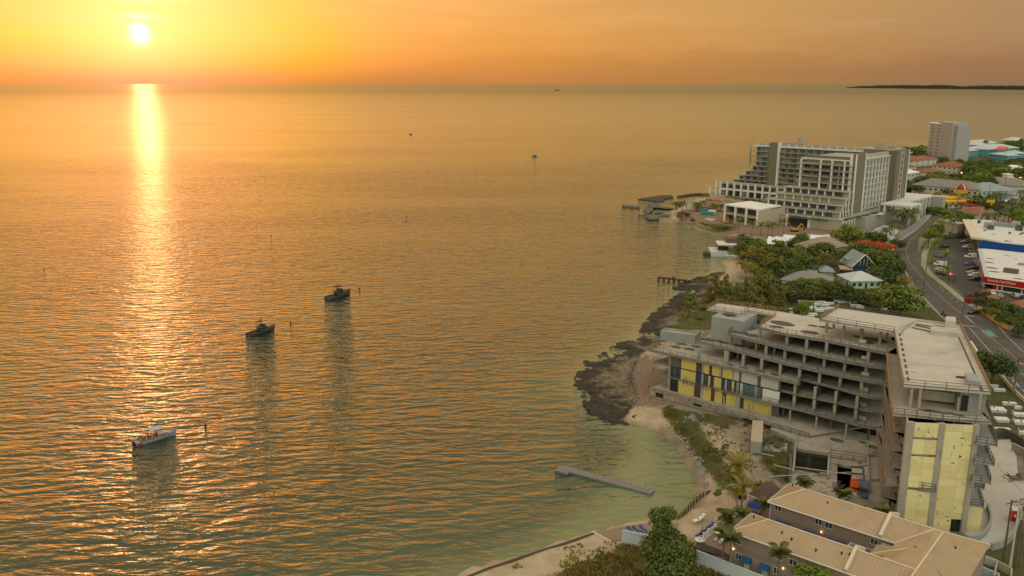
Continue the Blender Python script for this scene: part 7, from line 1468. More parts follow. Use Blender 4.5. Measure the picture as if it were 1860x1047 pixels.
H_('rear_grey_roof_building', 'broad low building with grey roof behind the bluish building', (1764, 345), (1868, 352), 22, 5, 4.5, 'grey_roof', 'cream_wall', nw=6); H_('entry_canopy', 'pale blue gabled entrance canopy right of the bluish building', (1839, 368), (1856, 368), 10, 5, 2.5, 'blue_grey_roof', 'pale_blue_wall', nw=0, cat='canopy', door=False)
H_('white_tower_house', 'white square stair turret on the bluish roof', (1826, 344), (1836, 344), 6, 10.5, .5, 'white_paint', 'white_paint', 'flat', nw=1, cat='turret', door=False)
# white and yellow burger restaurant with play balloon
t_, A_, u_, ln = H_('fast_food_restaurant', 'fast food restaurant with mustard yellow fascia and white walls', (1720, 379), (1772, 378), 14, 4, .6, 'mustard', 'white_paint', 'flat', nw=5)
MB().fbox(A_, u_, -1, ln + 1, -1.2, -.7, GZ + 2.8, GZ + 3.9).build('fascia', M['mustard'], t_)
for i, a in enumerate((.08, .3, .45, .62, .8)): MB().fbox(A_, u_, ln * a, ln * a + 2.6, -1.3, -1.21, GZ + 2.9, GZ + 3.8).build('fascia_panel', M['purple' if i % 2 else 'sign_red'], t_)
H_('red_roof_drive_canopy', 'low drive-through canopy with red roof right of the yellow restaurant', (1764, 384), (1788, 383), 8, 3, .5, 'sign_red', 'cream_wall', 'flat', nw=0, cat='canopy', door=False); H_('white_hall', 'white sloping roof beside the dark red roof and hotel fins', (1672, 375), (1706, 379), 14, 3.2, 3.2, 'white_paint', 'white_paint', nw=0, cat='hall', door=False); H_('yellow_side_building', 'mustard yellow wall building behind the white sloping roof', (1697, 371), (1722, 376), 10, 5, .4, 'mustard', 'mustard', 'flat', nw=0, cat='building', door=False); H_('dark_red_roof', 'narrow dark red roof between the hotel fins and the yellow wall', (1674, 369), (1694, 370), 8, 4.5, 1.5, 'red_roof', 'cream_wall', nw=0, cat='building', door=False)
p = G(1741.5, 376, GZ); bz = 9.5; t_ = thing('balloon_sign', 'round yellow and purple striped balloon-shaped sign above the fast food roof', 'sign', p)
n_ = 16
for i in range(n_):
    a0, a1 = 2 * math.pi * i / n_, 2 * math.pi * (i + 1) / n_; mb = MB(); rr = [(3.4, 0), (3.9, 1.6), (3.7, 2.7), (2.6, 4.2), (1.2, 4.9), (.05, 5.1)]
    mb.loft([[(math.cos(a) * r_, math.sin(a) * r_, bz + z_) for a in (a0, a1)] for r_, z_ in rr[1:]], close=False, caps=False); mb.build('gore', M[('mustard', 'purple', 'sign_red', 'purple')[i % 4]], t_, local=True)
MB().loft([[(math.cos(k_ * math.pi / 8) * r_, math.sin(k_ * math.pi / 8) * r_, bz + z_) for k_ in range(16)] for r_, z_ in ((2.2, -1.2), (3.5, -.6), (3.92, 1.6))]).build('yellow_base', M['mustard'], t_, local=True); MB().tube((0, 0, 3), (0, 0, bz - 1), .6, n=8).build('mast', M['steel'], t_, local=True)
p = G(1800, 386, GZ); t_ = thing('yellow_post_sign', 'yellow roadside post sign right of the drive-through', 'sign', p); MB().box(-.9, 1.0, -.3, .3, 0, 6).build('post', M['mustard'], t_, local=True); MB().box(-3.4, 1.4, -.35, .35, 6, 7.6).build('sign_panel', M['mustard'], t_, local=True)
for i, (x, y) in enumerate([(1686, 334), (1724, 334), (1730, 336), (1768, 327), (1756, 336), (1702, 372)]): H_('white_awning', f'small white awning roof among far trees, {ordinal(i, 6)} of six', (x - 7, y + 2), (x + 7, y + 2), 8, 3, .6, 'white_paint', 'cream_wall', 'hip', nw=0, cat='awning', door=False, group='white awnings in the far trees')
# construction fence along the bend and lumber
cf = thing('hoarding', 'grey metal hoarding panels along the bend of the road by the hotel', 'hoarding', G(1640, 425)); hp = [(1625, 443), (1636, 432), (1652, 420), (1665, 411), (1676, 402)]
for a, b in zip(hp, hp[1:]):
    A_, B_ = G2(*a), G2(*b); u_, ln = unit(A_, B_); k_ = max(1, round(ln / 5))
    for i in range(k_): MB().fbox(A_, u_, i * ln / k_ + .1, (i + 1) * ln / k_ - .1, .0 + .1 * (i % 2), .1 + .1 * (i % 2), GZ, GZ + 2.4).build('hoarding_panel', M['lavender_wall'], cf)
for x, y, l, ms in ((1640, 405, 'untidy heap of building materials behind the hoarding', ('wood', 'steel', 'rust')), (1655, 398, 'pile of pallets and yellow drums near the hotel fins', ('wood', 'machine_yellow', 'car_blue')), (1686, 385, 'pinkish block stack beside the road bend', ('red_roof', 'wood')), (1590, 425, 'blue-grey rubble and sheeting in front of the colonnade', ('pale_roof', 'blue_grey_roof', 'rust'))): scrap(x, y, 9, 20, 'material_heap', l, 'rubble', ms=ms)
top('blue_forecourt', MB().prism([G2(x, y, 2.06) for x, y in [(1575, 424), (1606, 408), (1632, 418), (1622, 436), (1596, 440)]], 1.9, 2.06), M['pale_roof'], 'pale blue-grey forecourt below the hotel colonnade', 'pavement')
# ---- graves
gr = [(1458, 549, 0), (1466, 553, 1), (1474, 551, 0), (1482, 555, 1), (1490, 551, 0), (1498, 556, 1), (1505, 553, 0), (1522, 548, 1), (1530, 550, 0), (1540, 550, 1), (1548, 551, 0), (1568, 547, 1), (1480, 563, 0), (1488, 566, 1), (1497, 563, 1), (1508, 562, 0), (1476, 573, 1), (1472, 560, 0), (1554, 557, 1), (1562, 560, 0), (1610, 564, 1), (1432, 564, 1), (1442, 570, 0), (1470, 577, 1)]
def grave(x, y, v, label, group, L=2.3, W_2=1.0, rz=-.35):
    p = G(x, y, GZ); t_ = thing('grave', label, 'grave', p, group, rz); MB().box(-L / 2, L / 2, -W_2 / 2, W_2 / 2, 0, .55).build('tomb', M['grave_white'], t_, local=True); MB().box(-L / 2 - .06, L / 2 + .06, -W_2 / 2 - .06, W_2 / 2 + .06, .555, .66).build('slab', M['grave_white'], t_, local=True)
    if v: MB().box(-L / 2 - .1, -L / 2 + .08, -.4, .4, .66, 1.25).build('headstone', M['panel_white'], t_, local=True)
gr.sort()
for i, (x, y, v) in enumerate(gr): grave(x, y, v, f'white tomb on the grass behind the concrete shell, {ordinal(i, len(gr))}', 'white tombs behind the shell', 2.5 + (i % 3) * .5, 1.2, -.2 + .1 * (i % 4))
ge = [(1811, 747, 1, 3.4, 2.6, 'large white tomb with flowers beside the railing'), (1833, 736, 0, 3.0, 1.0, 'narrow white tomb with pink flowers near the low wall'), (1819, 765, 0, 2.8, 2.0, 'broad white slab tomb tilted beside the shell'), (1853, 756, 1, 3.4, 1.6, 'double white tomb at the right edge of the grass'), (1855, 770, 1, 3.4, 1.8, 'white tomb with pots at the right edge of the grass'), (1820, 783, 0, 3.2, .9, 'long narrow tomb nearest the grey wall'), (1858, 789, 1, 2.0, 1.0, 'small tomb with tall stone nearest the grey wall'), (1815, 711, 0, 2.6, 1.0, 'white tomb behind the dark tree trunk'), (1848, 743, 1, 1.6, .8, 'small white tomb with beige figure stone'), (1806, 704, 0, 1.8, .9, 'small white tomb at the foot of the dark tree')]
for x, y, v, L, w_, l in ge: grave(x, y, v, l, 'white tombs east of the shell', L, w_, -.15)
for i, (x, y) in enumerate(((1806, 741), (1832, 732), (1812, 748), (1855, 766))): p = G(x, y, GZ + .7); t_ = thing('flower_pot', f'small pot of flowers on a white tomb, {ordinal(i, 4)} of four', 'flowers', p, 'flower pots on tombs'); MB().tube((0, 0, 0), (0, 0, .25), .12, .16, n=8).build('pot', M['rust'], t_, local=True); MB().tube((0, 0, .25), (0, 0, .5), .2, .12, n=6).build('flowers', M['flower'], t_, local=True)
# ---- poles and wires
def pole(px, py, h, label, arms=1, lean=0.0, m='pole_wood', lamp=False, cat='pole', z=GZ):
    p = G(px, py, z); t_ = thing('utility_pole' if not lamp else 'street_lamp', label, cat, p); tp = (lean, 0, h); MB().tube((0, 0, 0), tp, .19, .12, n=7).build('shaft', M[m], t_, local=True)
    for i in range(arms): MB().bar((lean - 1.1, -.5, h - .5 - i * .9), (lean + 1.1, .5, h - .5 - i * .9), .12).build('cross_arm', M[m], t_, local=True)
    if arms:
        for s_ in (-1, 0, 1): MB().tube((lean + s_ * 1.0, s_ * .45, h - .45), (lean + s_ * 1.0, s_ * .45, h - .15), .06, n=5).build('insulator', M['hotel_grey'], t_, local=True)
    if lamp: MB().bar((lean, 0, h - .1), (lean - 1.6, .4, h + .15), .07).build('bracket', M['steel'], t_, local=True); MB().box(lean - 2.1, lean - 1.5, .25, .55, h + .05, h + .2).build('lamp_head', M['steel'], t_, local=True)
    return p + Vector(tp)
T1 = pole(1841, 716, 9.5, 'tall wooden utility pole with metal guard beside the cemetery wall'); _t = [o for o in COL.objects if o.name.startswith('utility_pole')][-1]; MB().tube((0, 0, 0), (0, 0, 2.6), .35, n=8).build('guard', M['steel'], _t, local=True)
T2 = pole(1745, 588, 12.5, 'wooden utility pole on the far side of the concrete roof corner', lean=.6); T3 = pole(1677, 528, 11, 'wooden utility pole on the left kerb of the road bend', lean=.3); T4 = pole(1624, 484, 13, 'pale wooden pole at the outside of the road bend', lean=.2)
T5 = pole(1477, 567, 9.5, 'greenish bare pole standing among the white tombs', 0); T6 = pole(1774, 660, 5, 'short black traffic light pole by the shell corner', 0)
B1 = pole(1822, 1020, 11, 'dark leaning pole in front of the curved boundary wall', 1); B2 = pole(1833, 1040, 12, 'pale pole near the lower right corner, second from left', 1, m='panel_white'); B3 = pole(1843, 1035, 13, 'pole carrying a grey transformer at the lower right corner', 2); B4 = pole(1852, 1030, 12, 'thin pole right of the transformer pole', 1, m='wood'); B5 = pole(1858, 1012, 10, 'thin green-grey pole at the right border', 1)
p = G(1843, 1035); t_ = thing('transformer', 'grey drum transformer hanging on the lower right pole', 'transformer', p + Vector((-.45, 0, 9))); MB().tube((0, 0, 0), (0, 0, 1.3), .42, n=12).build('tank', M['hotel_grey'], t_, local=True); MB().tube((0, 0, 1.3), (0, 0, 1.4), .45, n=12).build('lid', M['steel'], t_, local=True)
for x, y in ((1704, 350), (1728, 345), (1764, 352), (1798, 366), (1823, 368), (1860, 340)): pass
far_p = [(1705, 372), (1736, 394), (1794, 372), (1824, 352), (1760, 383), (1812, 384)]
far_p.sort()
for i, (x, y) in enumerate(far_p): pole(x, y, 13, f'slim utility pole along the far road, {ordinal(i, 6)} of six')
lm = [(1763, 330), (1791, 326), (1744, 335)]
for i, (x, y) in enumerate(lm):
    p = G(x, y, GZ); t_ = thing('street_lamp', f'lit yellow street lamp in the far trees, {("right", "rightmost", "leftmost")[i]} of three', 'street lamp', p, 'lit street lamps among the far trees'); MB().tube((0, 0, 0), (0, 0, 8.5), .15, n=6).build('shaft', M['steel'], t_, local=True); MB().loft([[(math.cos(a) * r_, math.sin(a) * r_, 8.5 + z_) for a in [k_ * math.pi / 4 for k_ in range(8)]] for r_, z_ in ((.2, 0), (.62, .45), (.2, .9))]).build('lamp_head', M['lamp_glow'], t_, local=True)
for i, (x, y) in enumerate([(1722, 428), (1738, 427)]): pass
def wire(a, b, sag, label, name='power_line'):
    mb = MB(); n_ = 14; pts = [Vector(a).lerp(Vector(b), i / n_) - Vector((0, 0, sag * 4 * (i / n_) * (1 - i / n_))) for i in range(n_ + 1)]
    for p_, q_ in zip(pts, pts[1:]): mb.tube(p_, q_, .028, n=3, caps=False)
    return top(name, mb, M['black'], label, 'wire', 'overhead wires along the road', tuple(pts[0]))
farE = T1 + Vector((26, -42, 0))
for i, o_ in enumerate((Vector((-1, -.4, -.3)), Vector((0, 0, 0)), Vector((1, .4, -.3)), Vector((.2, 0, -2.2)))):
    pos = ('upper left', 'upper middle', 'upper right', 'lowest')[i]
    wire(T4 + o_, T3 + o_, .6, f'{pos} power line strung over the road bend'); wire(T3 + o_, T2 + o_, .7, f'{pos} power line crossing above the main road'); wire(T2 + o_, T1 + o_, 1.0, f'{pos} power line beside the concrete roof'); wire(T1 + o_, farE + o_, 1.0, f'{pos} power line leaving past the tall pole')
for a, b, l in ((B1, B3, 'short slack wire between dark pole and transformer pole'), (B3, B5 + Vector((6, 30, 0)), 'wire running from the transformer pole towards the apron'), (B3, T1, 'long wire above the concrete apron'), (B4, B2, 'wire between pale poles in lower right corner')): wire(a, b, .8, l)
MB_ = MB(); cfen = thing('chain_fence', 'rusty wire fence on thin posts following the beach scrub', 'fence', G(1250, 790))
def wire_fence(px, par, h=1.1, zs=1.6):
    P_ = [Vector(G(x, y, zs)) for x, y in px]
    for a, b in zip(P_, P_[1:]):
        n_ = max(1, round((b - a).length / 3)); mb = MB()
        for z_ in (.3, .7, h - .05): mb.bar(a + Vector((0, 0, z_)), b + Vector((0, 0, z_)), .03)
        mb.build('wire', M['rail_metal'], par)
        for i in range(n_): p = a.lerp(b, i / n_); MB().tube(p - Vector((0, 0, .6)), p + Vector((random.uniform(-.1, .1), random.uniform(-.1, .1), h)), .05, n=5).build('post', M['wood'], par)
wire_fence([(1206, 748), (1225, 766), (1249, 781), (1268, 795), (1284, 810), (1292, 828), (1299, 847), (1308, 862), (1314, 872)], cfen)
cf2 = thing('chain_fence', 'curved wire fence round the rubble left of the shell', 'fence', G(1150, 690)); wire_fence([(1184, 650), (1168, 656), (1155, 665), (1146, 680), (1143, 700), (1141, 724)], cf2)
# ================================================================== VEGETATION
def leaf_cloud(lobes, n, size, seed, flat=.0, up=.35):
    """leaf-clump faces through the outer volume of several lobes"""
    rs = np.random.RandomState(seed); V = []; Fc = []
    vol = np.array([r_ ** 2 for *_, r_ in lobes]); vol = vol / vol.sum()
    for i in range(n):
        x, y, z, r_ = lobes[rs.choice(len(lobes), p=vol)]
        d = rs.normal(size=3); d /= np.linalg.norm(d); 
        if d[2] < -.45: d[2] *= -.5
        rr = r_ * (rs.uniform(.35, 1.0) ** .45) * (1 + rs.normal() * .07); c = np.array([x, y, z]) + d * rr * np.array([1, 1, .82 - flat])
        nrm_ = d + rs.normal(size=3) * .55 + np.array([0, 0, up]); nrm_ /= np.linalg.norm(nrm_); a = np.cross(nrm_, rs.normal(size=3)); a /= np.linalg.norm(a); b = np.cross(nrm_, a); s = size * rs.uniform(.6, 1.4)
        k_ = len(V); bend = nrm_ * s * .25
        V += [tuple(c - a * s), tuple(c - b * s * .55 - bend * .3), tuple(c + a * s * .9 - bend), tuple(c + b * s * .6)]; Fc += [(k_, k_ + 1, k_ + 2, k_ + 3)]
    return V, Fc
_tree_cache = {}
def tree_mesh(kind, v):
    key = (kind, v)
    if key in _tree_cache: return _tree_cache[key]
    rs = random.Random(hash(kind) % 1000 + v * 31 if False else sum(map(ord, kind)) + v * 31)
    if kind == 'round': lobes = [(rs.uniform(-.5, .5), rs.uniform(-.5, .5), rs.uniform(-.25, .35), rs.uniform(.38, .6)) for _ in range(9)]; n, s, m = 2600, .075, 'leaf_green'
    elif kind == 'dark': lobes = [(rs.uniform(-.55, .55), rs.uniform(-.55, .55), rs.uniform(-.2, .35), rs.uniform(.32, .55)) for _ in range(11)]; n, s, m = 2600, .075, 'leaf_dark'
    elif kind == 'bright': lobes = [(rs.uniform(-.5, .5), rs.uniform(-.5, .5), rs.uniform(-.2, .35), rs.uniform(.32, .5)) for _ in range(9)]; n, s, m = 2400, .07, 'leaf_bright'
    elif kind == 'flame': lobes = [(rs.uniform(-.8, .8), rs.uniform(-.5, .5), rs.uniform(-.05, .15), rs.uniform(.25, .4)) for _ in range(12)]; n, s, m = 1500, .05, 'leaf_orange'
    elif kind == 'feather': lobes = [(rs.uniform(-.5, .5) * (1 - f_), rs.uniform(-.5, .5) * (1 - f_), -.7 + 1.5 * f_, .42 * (1 - f_ * .6)) for f_ in [i / 10 for i in range(11)]] + [(rs.uniform(-.6, .6), rs.uniform(-.6, .6), rs.uniform(-.6, .5), rs.uniform(.12, .25)) for _ in range(8)]; n, s, m = 3200, .05, 'leaf_olive'
    elif kind == 'bush': lobes = [(rs.uniform(-.5, .5), rs.uniform(-.5, .5), rs.uniform(-.1, .25), rs.uniform(.35, .5)) for _ in range(6)]; n, s, m = 700, .11, 'leaf_green'
    elif kind == 'olivebush': lobes = [(rs.uniform(-.5, .5), rs.uniform(-.5, .5), rs.uniform(-.1, .25), rs.uniform(.3, .5)) for _ in range(6)]; n, s, m = 600, .10, 'leaf_olive'
    elif kind == 'silver': lobes = [(rs.uniform(-.4, .4), rs.uniform(-.4, .4), rs.uniform(-.2, .3), rs.uniform(.3, .5)) for _ in range(6)]; n, s, m = 900, .09, 'leaf_silver'
    elif kind == 'bigtree': lobes = [(.0, 0, .1, .55), (-.35, .1, -.1, .5), (.35, .05, -.15, .5), (.1, -.2, -.45, .6), (-.3, -.1, -.6, .55), (.45, 0, -.6, .5), (-.25, 0, .75, .33), (-.05, .05, .98, .30), (-.4, 0, 1.0, .25), (-.2, 0, .5, .3), (.55, .1, -.3, .35)]; n, s, m = 9500, .048, 'leaf_big'
    V, Fc = leaf_cloud(lobes, n, s, v + 5, flat=.35 if kind == 'flame' else 0)
    me_ = bpy.data.meshes.new('crown'); me_.from_pydata(V, [], Fc); me_.materials.append(M[m]); me_.update()
    _tree_cache[key] = me_; return me_
def trunk_mesh(v, thick=.07):
    key = ('trunk', v, thick)
    if key in _tree_cache: return _tree_cache[key]
    rs = random.Random(v); mb = MB(); mb.tube((0, 0, -.1), (0, 0, .45), thick, thick * .75, n=8)
    for i in range(5): a = i * 1.256 + rs.random(); p1 = Vector((math.cos(a) * .22, math.sin(a) * .22, .75 + rs.random() * .1)); mb.tube((0, 0, .42), p1, thick * .6, thick * .35, n=6); mb.tube(p1, p1 + Vector((math.cos(a) * .2, math.sin(a) * .2, .3)), thick * .35, thick * .12, n=5)
    _tree_cache[key] = mb.mesh('trunk', M['bark']); return _tree_cache[key]
def tree(px, py, r, h, kind, label, group=None, name=None, cat='tree', zc=None, trunk=True, z0=GZ):
    """px,py = crown centre in the photograph; h = height of the crown centre above ground, r = crown radius"""
    p = G2(px, py, z0 + h); t_ = thing(name or {'flame': 'flame_tree', 'feather': 'casuarina_tree', 'bush': 'shrub', 'olivebush': 'shrub'}.get(kind, 'broadleaf_tree'), label, cat, (p[0], p[1], z0), group, random.random() * 6 if kind != 'bigtree' else 0)
    c = link(bpy.data.objects.new('crown', tree_mesh(kind, random.randrange(3) if kind != 'bigtree' else 0)), t_); c.location = (0, 0, h); c.scale = (r, r * random.uniform(.9, 1.1), r * (random.uniform(.8, 1.0) if kind not in ('feather', 'bigtree') else 1.15 if kind == 'feather' else 1.0))
    if trunk: k_ = link(bpy.data.objects.new('trunk', trunk_mesh(random.randrange(3))), t_); k_.scale = (r * .8, r * .8, h)
    return t_
def trees(lst, kind_label, group, name=None):
    lst = sorted(lst); n_ = len(lst)
    for i, (x, y, r, h, k_) in enumerate(lst): tree(x, y, r, h, k_, f'{kind_label}, {ordinal(i, n_)} of {n_}' if n_ > 1 else kind_label, group if n_ > 1 else None, name)
# individual trees
tree(1539.4, 428, 8.2, 5.5, 'round', 'broad round green tree in front of the hotel colonnade'); tree(1590, 452, 9.0, 5.5, 'flame', 'flat-crowned tree covered in bright orange-red blossom'); tree(1497, 459, 8.2, 5.5, 'dark', 'large dark rounded tree left of the navy gabled house')
tree(1452, 437, 6.5, 5, 'round', 'green tree in front of the white tents'); tree(1637, 545, 8.6, 6.0, 'round', 'massive dark green tree beside the road above the concrete roof'); tree(1628, 553, 6, 4.0, 'dark', 'dark lower tree merged with the massive roadside tree', ); tree(1643, 509, 4.0, 4.2, 'olivebush', 'small loose tree with pale flowers beside the road bend', name='flowering_tree')
tree(1465, 561, 4.0, 3.8, 'bright', 'small rounded bright green tree among the tombs'); tree(1444, 569, 2.2, 1.6, 'bush', 'low dark shrub left of the bright tree by the tombs', cat='shrub'); tree(1806, 664, 5.6, 5.2, 'dark', 'dark tree with pale trunk on the grass right of the shell'); tree(1482, 489, 4.2, 3.5, 'silver', 'grey-green tree left of the small grey pavilion', name='silver_tree')
tree(1475, 1049, 3.6, 5.0, 'bright', 'yellow-green tree crown at the bottom edge before the motel'); bt = tree(1214, 992, 5.3, 5.6, 'bigtree', 'tall dark green tree in the foreground by the pale blue wall', name='large_tree', z0=1.8)
tree(1395, 1052, 1.6, 1.0, 'bush', 'shrub at the base of the motel palms', cat='shrub') if False else None
trees([(1385, 470, 6, 4.5, 'dark'), (1403, 487, 7, 4.5, 'dark'), (1425, 492, 7, 4.5, 'dark'), (1447, 492, 6, 4, 'dark'), (1466, 480, 6, 4.5, 'round'), (1362, 447, 7, 5, 'dark'), (1350, 455, 6, 4, 'dark'), (1375, 452, 6, 5, 'round'), (1395, 455, 5, 4.5, 'round'), (1425, 462, 6, 4.5, 'dark'), (1448, 462, 6, 4, 'round'), (1470, 460, 5, 4, 'dark'), (1412, 447, 4.5, 4, 'bright'), (1372, 490, 6, 4, 'olivebush')], 'green tree in the dense grove left of the brown-roofed house', 'trees of the grove by the beach')
trees([(1578, 465, 8, 5.5, 'dark'), (1600, 478, 9, 5.5, 'dark'), (1622, 492, 6.5, 4.5, 'dark'), (1560, 455, 6, 5, 'round'), (1572, 448, 5, 4.5, 'bright'), (1612, 466, 6, 4, 'dark'), (1590, 500, 5, 3.5, 'dark'), (1608, 505, 5.5, 3.5, 'dark')], 'dark tree behind the navy gabled house', 'dark trees behind the navy house')
trees([(1578, 432, 4.5, 3.5, 'dark'), (1590, 433, 4.5, 3.5, 'dark'), (1601, 434, 4, 3.2, 'dark'), (1627, 445, 4.5, 3.5, 'dark'), (1566, 440, 3.5, 3, 'olivebush')], 'clipped dark tree between the colonnade and the flame tree', 'trees above the flame tree')
trees([(1425, 532, 5.5, 3.5, 'dark'), (1440, 527, 6, 4, 'dark'), (1456, 525, 6, 4, 'dark'), (1472, 524, 6, 4, 'round'), (1488, 524, 6, 4, 'dark'), (1504, 526, 6, 3.8, 'dark'), (1520, 528, 5.5, 3.5, 'round'), (1536, 533, 5, 3.2, 'dark'), (1549, 537, 4.5, 3, 'dark'), (1563, 538, 4, 2.6, 'dark'), (1576, 540, 4, 2.6, 'round'), (1592, 545, 4, 2.8, 'dark'), (1590, 553, 3.0, 2.2, 'olivebush')], 'dark tree in the tall hedge row behind the tombs', 'hedge row trees behind the tombs')
trees([(1300, 525, 5.5, 4.5, 'feather'), (1318, 530, 6, 5, 'feather'), (1338, 540, 5, 4, 'feather'), (1355, 528, 4.5, 4, 'feather'), (1375, 532, 7, 6, 'feather'), (1395, 530, 7.5, 6, 'feather'), (1410, 540, 6, 5, 'feather'), (1362, 548, 4, 3, 'feather'), (1290, 538, 4, 3, 'feather'), (1420, 548, 4, 3, 'feather')], 'feathery olive casuarina behind the top of the shell', 'casuarinas behind the shell')
trees([(1792, 538, 2.6, 2.2, 'dark'), (1780, 550, 2.4, 1.9, 'dark'), (1806, 553, 3.2, 2.4, 'dark'), (1820, 558, 3.0, 2.6, 'round'), (1838, 561, 3.2, 2.4, 'dark'), (1822, 577, 3.2, 2.3, 'dark'), (1840, 585, 3.3, 2.4, 'dark'), (1856, 577, 3.3, 2.4, 'dark'), (1851, 600, 3.0, 2.2, 'dark'), (1790, 565, 2.3, 1.7, 'dark'), (1808, 570, 2.7, 2.0, 'round'), (1820, 543, 1.9, 1.6, 'olivebush'), (1858, 557, 2.6, 2.0, 'dark'), (1866, 595, 3.0, 2.2, 'dark'), (1774, 535, 2.3, 1.9, 'dark')], 'garden tree between the yellow wall and the red restaurant', 'trees behind the yellow wall')
# bigger roadside crowns in the upper right
trees([(1688, 428, 5.5, 6, 'bright'), (1700, 418, 5, 6, 'round'), (1745, 395, 5.5, 6, 'round'), (1733, 402, 5, 5, 'dark'), (1756, 396, 5, 4.5, 'bright'), (1846, 388, 6.5, 6, 'round'), (1856, 395, 7, 6, 'bright'), (1838, 395, 5.5, 5, 'olivebush'), (1852, 405, 6, 5, 'round'), (1862, 382, 6, 6, 'round')], 'roadside tree near the supermarket roof', 'roadside trees by the supermarket')
# hedges as rows of individual shrubs
def hedge(p0, p1, n_, r, h, label, group, kind='bush'):
    for i in range(n_):
        f_ = i / max(1, n_ - 1); x, y = p0[0] + (p1[0] - p0[0]) * f_, p0[1] + (p1[1] - p0[1]) * f_
        tree(x, y + random.uniform(-.6, .6), r * random.uniform(.85, 1.2), h, kind, f'{label}, {ordinal(i, n_)} of {n_}', group, cat='shrub', trunk=False)
hedge((1676, 380), (1716, 386), 9, 4.2, 2.2, 'dark hedge shrub between the road bend and the white roof', 'hedge by the road bend'); hedge((1722, 389), (1775, 384), 10, 3.6, 2.0, 'dark hedge shrub before the yellow restaurant', 'hedge before the yellow restaurant'); hedge((1716, 430), (1750, 427), 7, 1.8, 1.2, 'low hedge shrub at the top of the car park', 'hedge at the top of the car park')
hedge((1546, 528), (1596, 527), 9, 1.1, .8, 'small clipped shrub before the mint cottage', 'clipped shrubs before the mint cottage'); hedge((1426, 391), (1500, 402), 13, 1.5, 5.2, 'planter shrub on the hotel podium front', 'planter shrubs on the podium front'); hedge((1535, 400), (1592, 387), 10, 1.7, 6.8, 'planter shrub above the hotel colonnade', 'planter shrubs above the colonnade')
hedge((1784, 375), (1812, 377), 5, 4, 2, 'hedge shrub below the bluish building', 'hedge below the bluish building'); hedge((1322, 358), (1420, 374), 15, 2.4, 3.0, 'climbing shrub before the rear podium piers', 'shrubs before the rear podium')
for x, y, z in ((1462, 344, 22), (1481, 346, 22), (1460, 356, 18), (1478, 357, 18), (1470, 340, 24), (1505, 348, 22)): 
    pass
# vegetation of the hotel beach, beach scrub and motel
bl_ = [(1283, 409, 2.4), (1292, 411, 2.6), (1302, 413, 2.6), (1311, 414, 2.4), (1320, 413.5, 2.4), (1275, 406.5, 1.6)]
for i, (x, y, r) in enumerate(bl_): tree(x, y, r, .5, 'bush', f'low green creeper mound on the hotel beach, {ordinal(i, 6)} of six', 'creeper mounds on the hotel beach', cat='shrub', trunk=False)
random.seed(21)
sc_ = []
for a, b, n_ in (((1203, 742), (1256, 757), 9), ((1228, 765), (1300, 822), 15), ((1296, 820), (1350, 880), 13), ((1256, 757), (1378, 782), 9), ((1385, 800), (1432, 812), 5), ((1395, 835), (1430, 872), 7), ((1308, 800), (1330, 845), 5), ((1340, 880), (1392, 886), 5)):
    for i in range(n_): f_ = random.random(); sc_.append((a[0] + (b[0] - a[0]) * f_ + random.uniform(-7, 7), a[1] + (b[1] - a[1]) * f_ + random.uniform(-5, 5), random.uniform(.5, 1.25)))
sc_.sort()
for i, (x, y, r) in enumerate(sc_): tree(x, y, r, r * .45, random.choice(['olivebush', 'olivebush', 'bush', 'feather']), f'scrubby bush on sand between bay and shell, {ordinal(i, len(sc_))}', 'scrubby bushes around the beach', cat='shrub', trunk=False, name='scrub_bush')
cs = []
for i in range(26): cs.append((random.uniform(1240, 1300), random.uniform(535, 585), random.uniform(1.0, 2.4)))
cs = [c for c in cs if c[0] > 1222 + (590 - c[1]) * .6]
cs.sort()
for i, (x, y, r) in enumerate(cs): tree(x, y, r, r * .4, random.choice(['olivebush', 'bush']), f'low coastal bush on rocky ground behind the shell, {ordinal(i, len(cs))}', 'coastal bushes behind the rock shelf', cat='shrub', trunk=False, name='scrub_bush')
for i, (x, y, r) in enumerate(((1376, 903, .9), (1363, 920, .8), (1385, 912, 1.2), (1349, 952, .8), (1327, 947, .7), (1321, 958, .6), (1322, 1012, .9), (1277, 938, .6), (1302, 897, 1.4), (1340, 893, 1.2), (1327, 888, 1.3))): tree(x, y, r, r * .5, 'bush', f'small garden shrub near the motel fence, {ordinal(i, 11)}', 'garden shrubs near the motel', cat='shrub', trunk=False)
# the far wood: countable crowns between the far roofs
random.seed(5)
fw = []
def scatter(poly, n_, r0, r1, h0, h1, kinds):
    k_ = 0; t0 = 0; xs_ = [p[0] for p in poly]; ys_ = [p[1] for p in poly]
    while k_ < n_ and t0 < 4000:
        t0 += 1; x = random.uniform(min(xs_), max(xs_)); y = random.uniform(min(ys_), max(ys_)); ins = False
        for i in range(len(poly)):
            a, b = poly[i], poly[(i + 1) % len(poly)]
            if (a[1] > y) != (b[1] > y) and x < (b[0] - a[0]) * (y - a[1]) / (b[1] - a[1]) + a[0]: ins = not ins
        if ins: fw.append((x, y, random.uniform(r0, r1), random.uniform(h0, h1), random.choice(kinds))); k_ += 1
K = ['dark', 'dark', 'round', 'dark', 'olivebush', 'bright']
scatter([(1745, 297), (1800, 300), (1862, 300), (1862, 318), (1800, 322), (1740, 320)], 46, 5, 8.5, 5, 8, K); scatter([(1680, 322), (1800, 322), (1800, 338), (1680, 340)], 46, 5, 8, 4, 7, K); scatter([(1660, 340), (1800, 340), (1775, 350), (1670, 348)], 20, 4, 6, 3, 5, K)
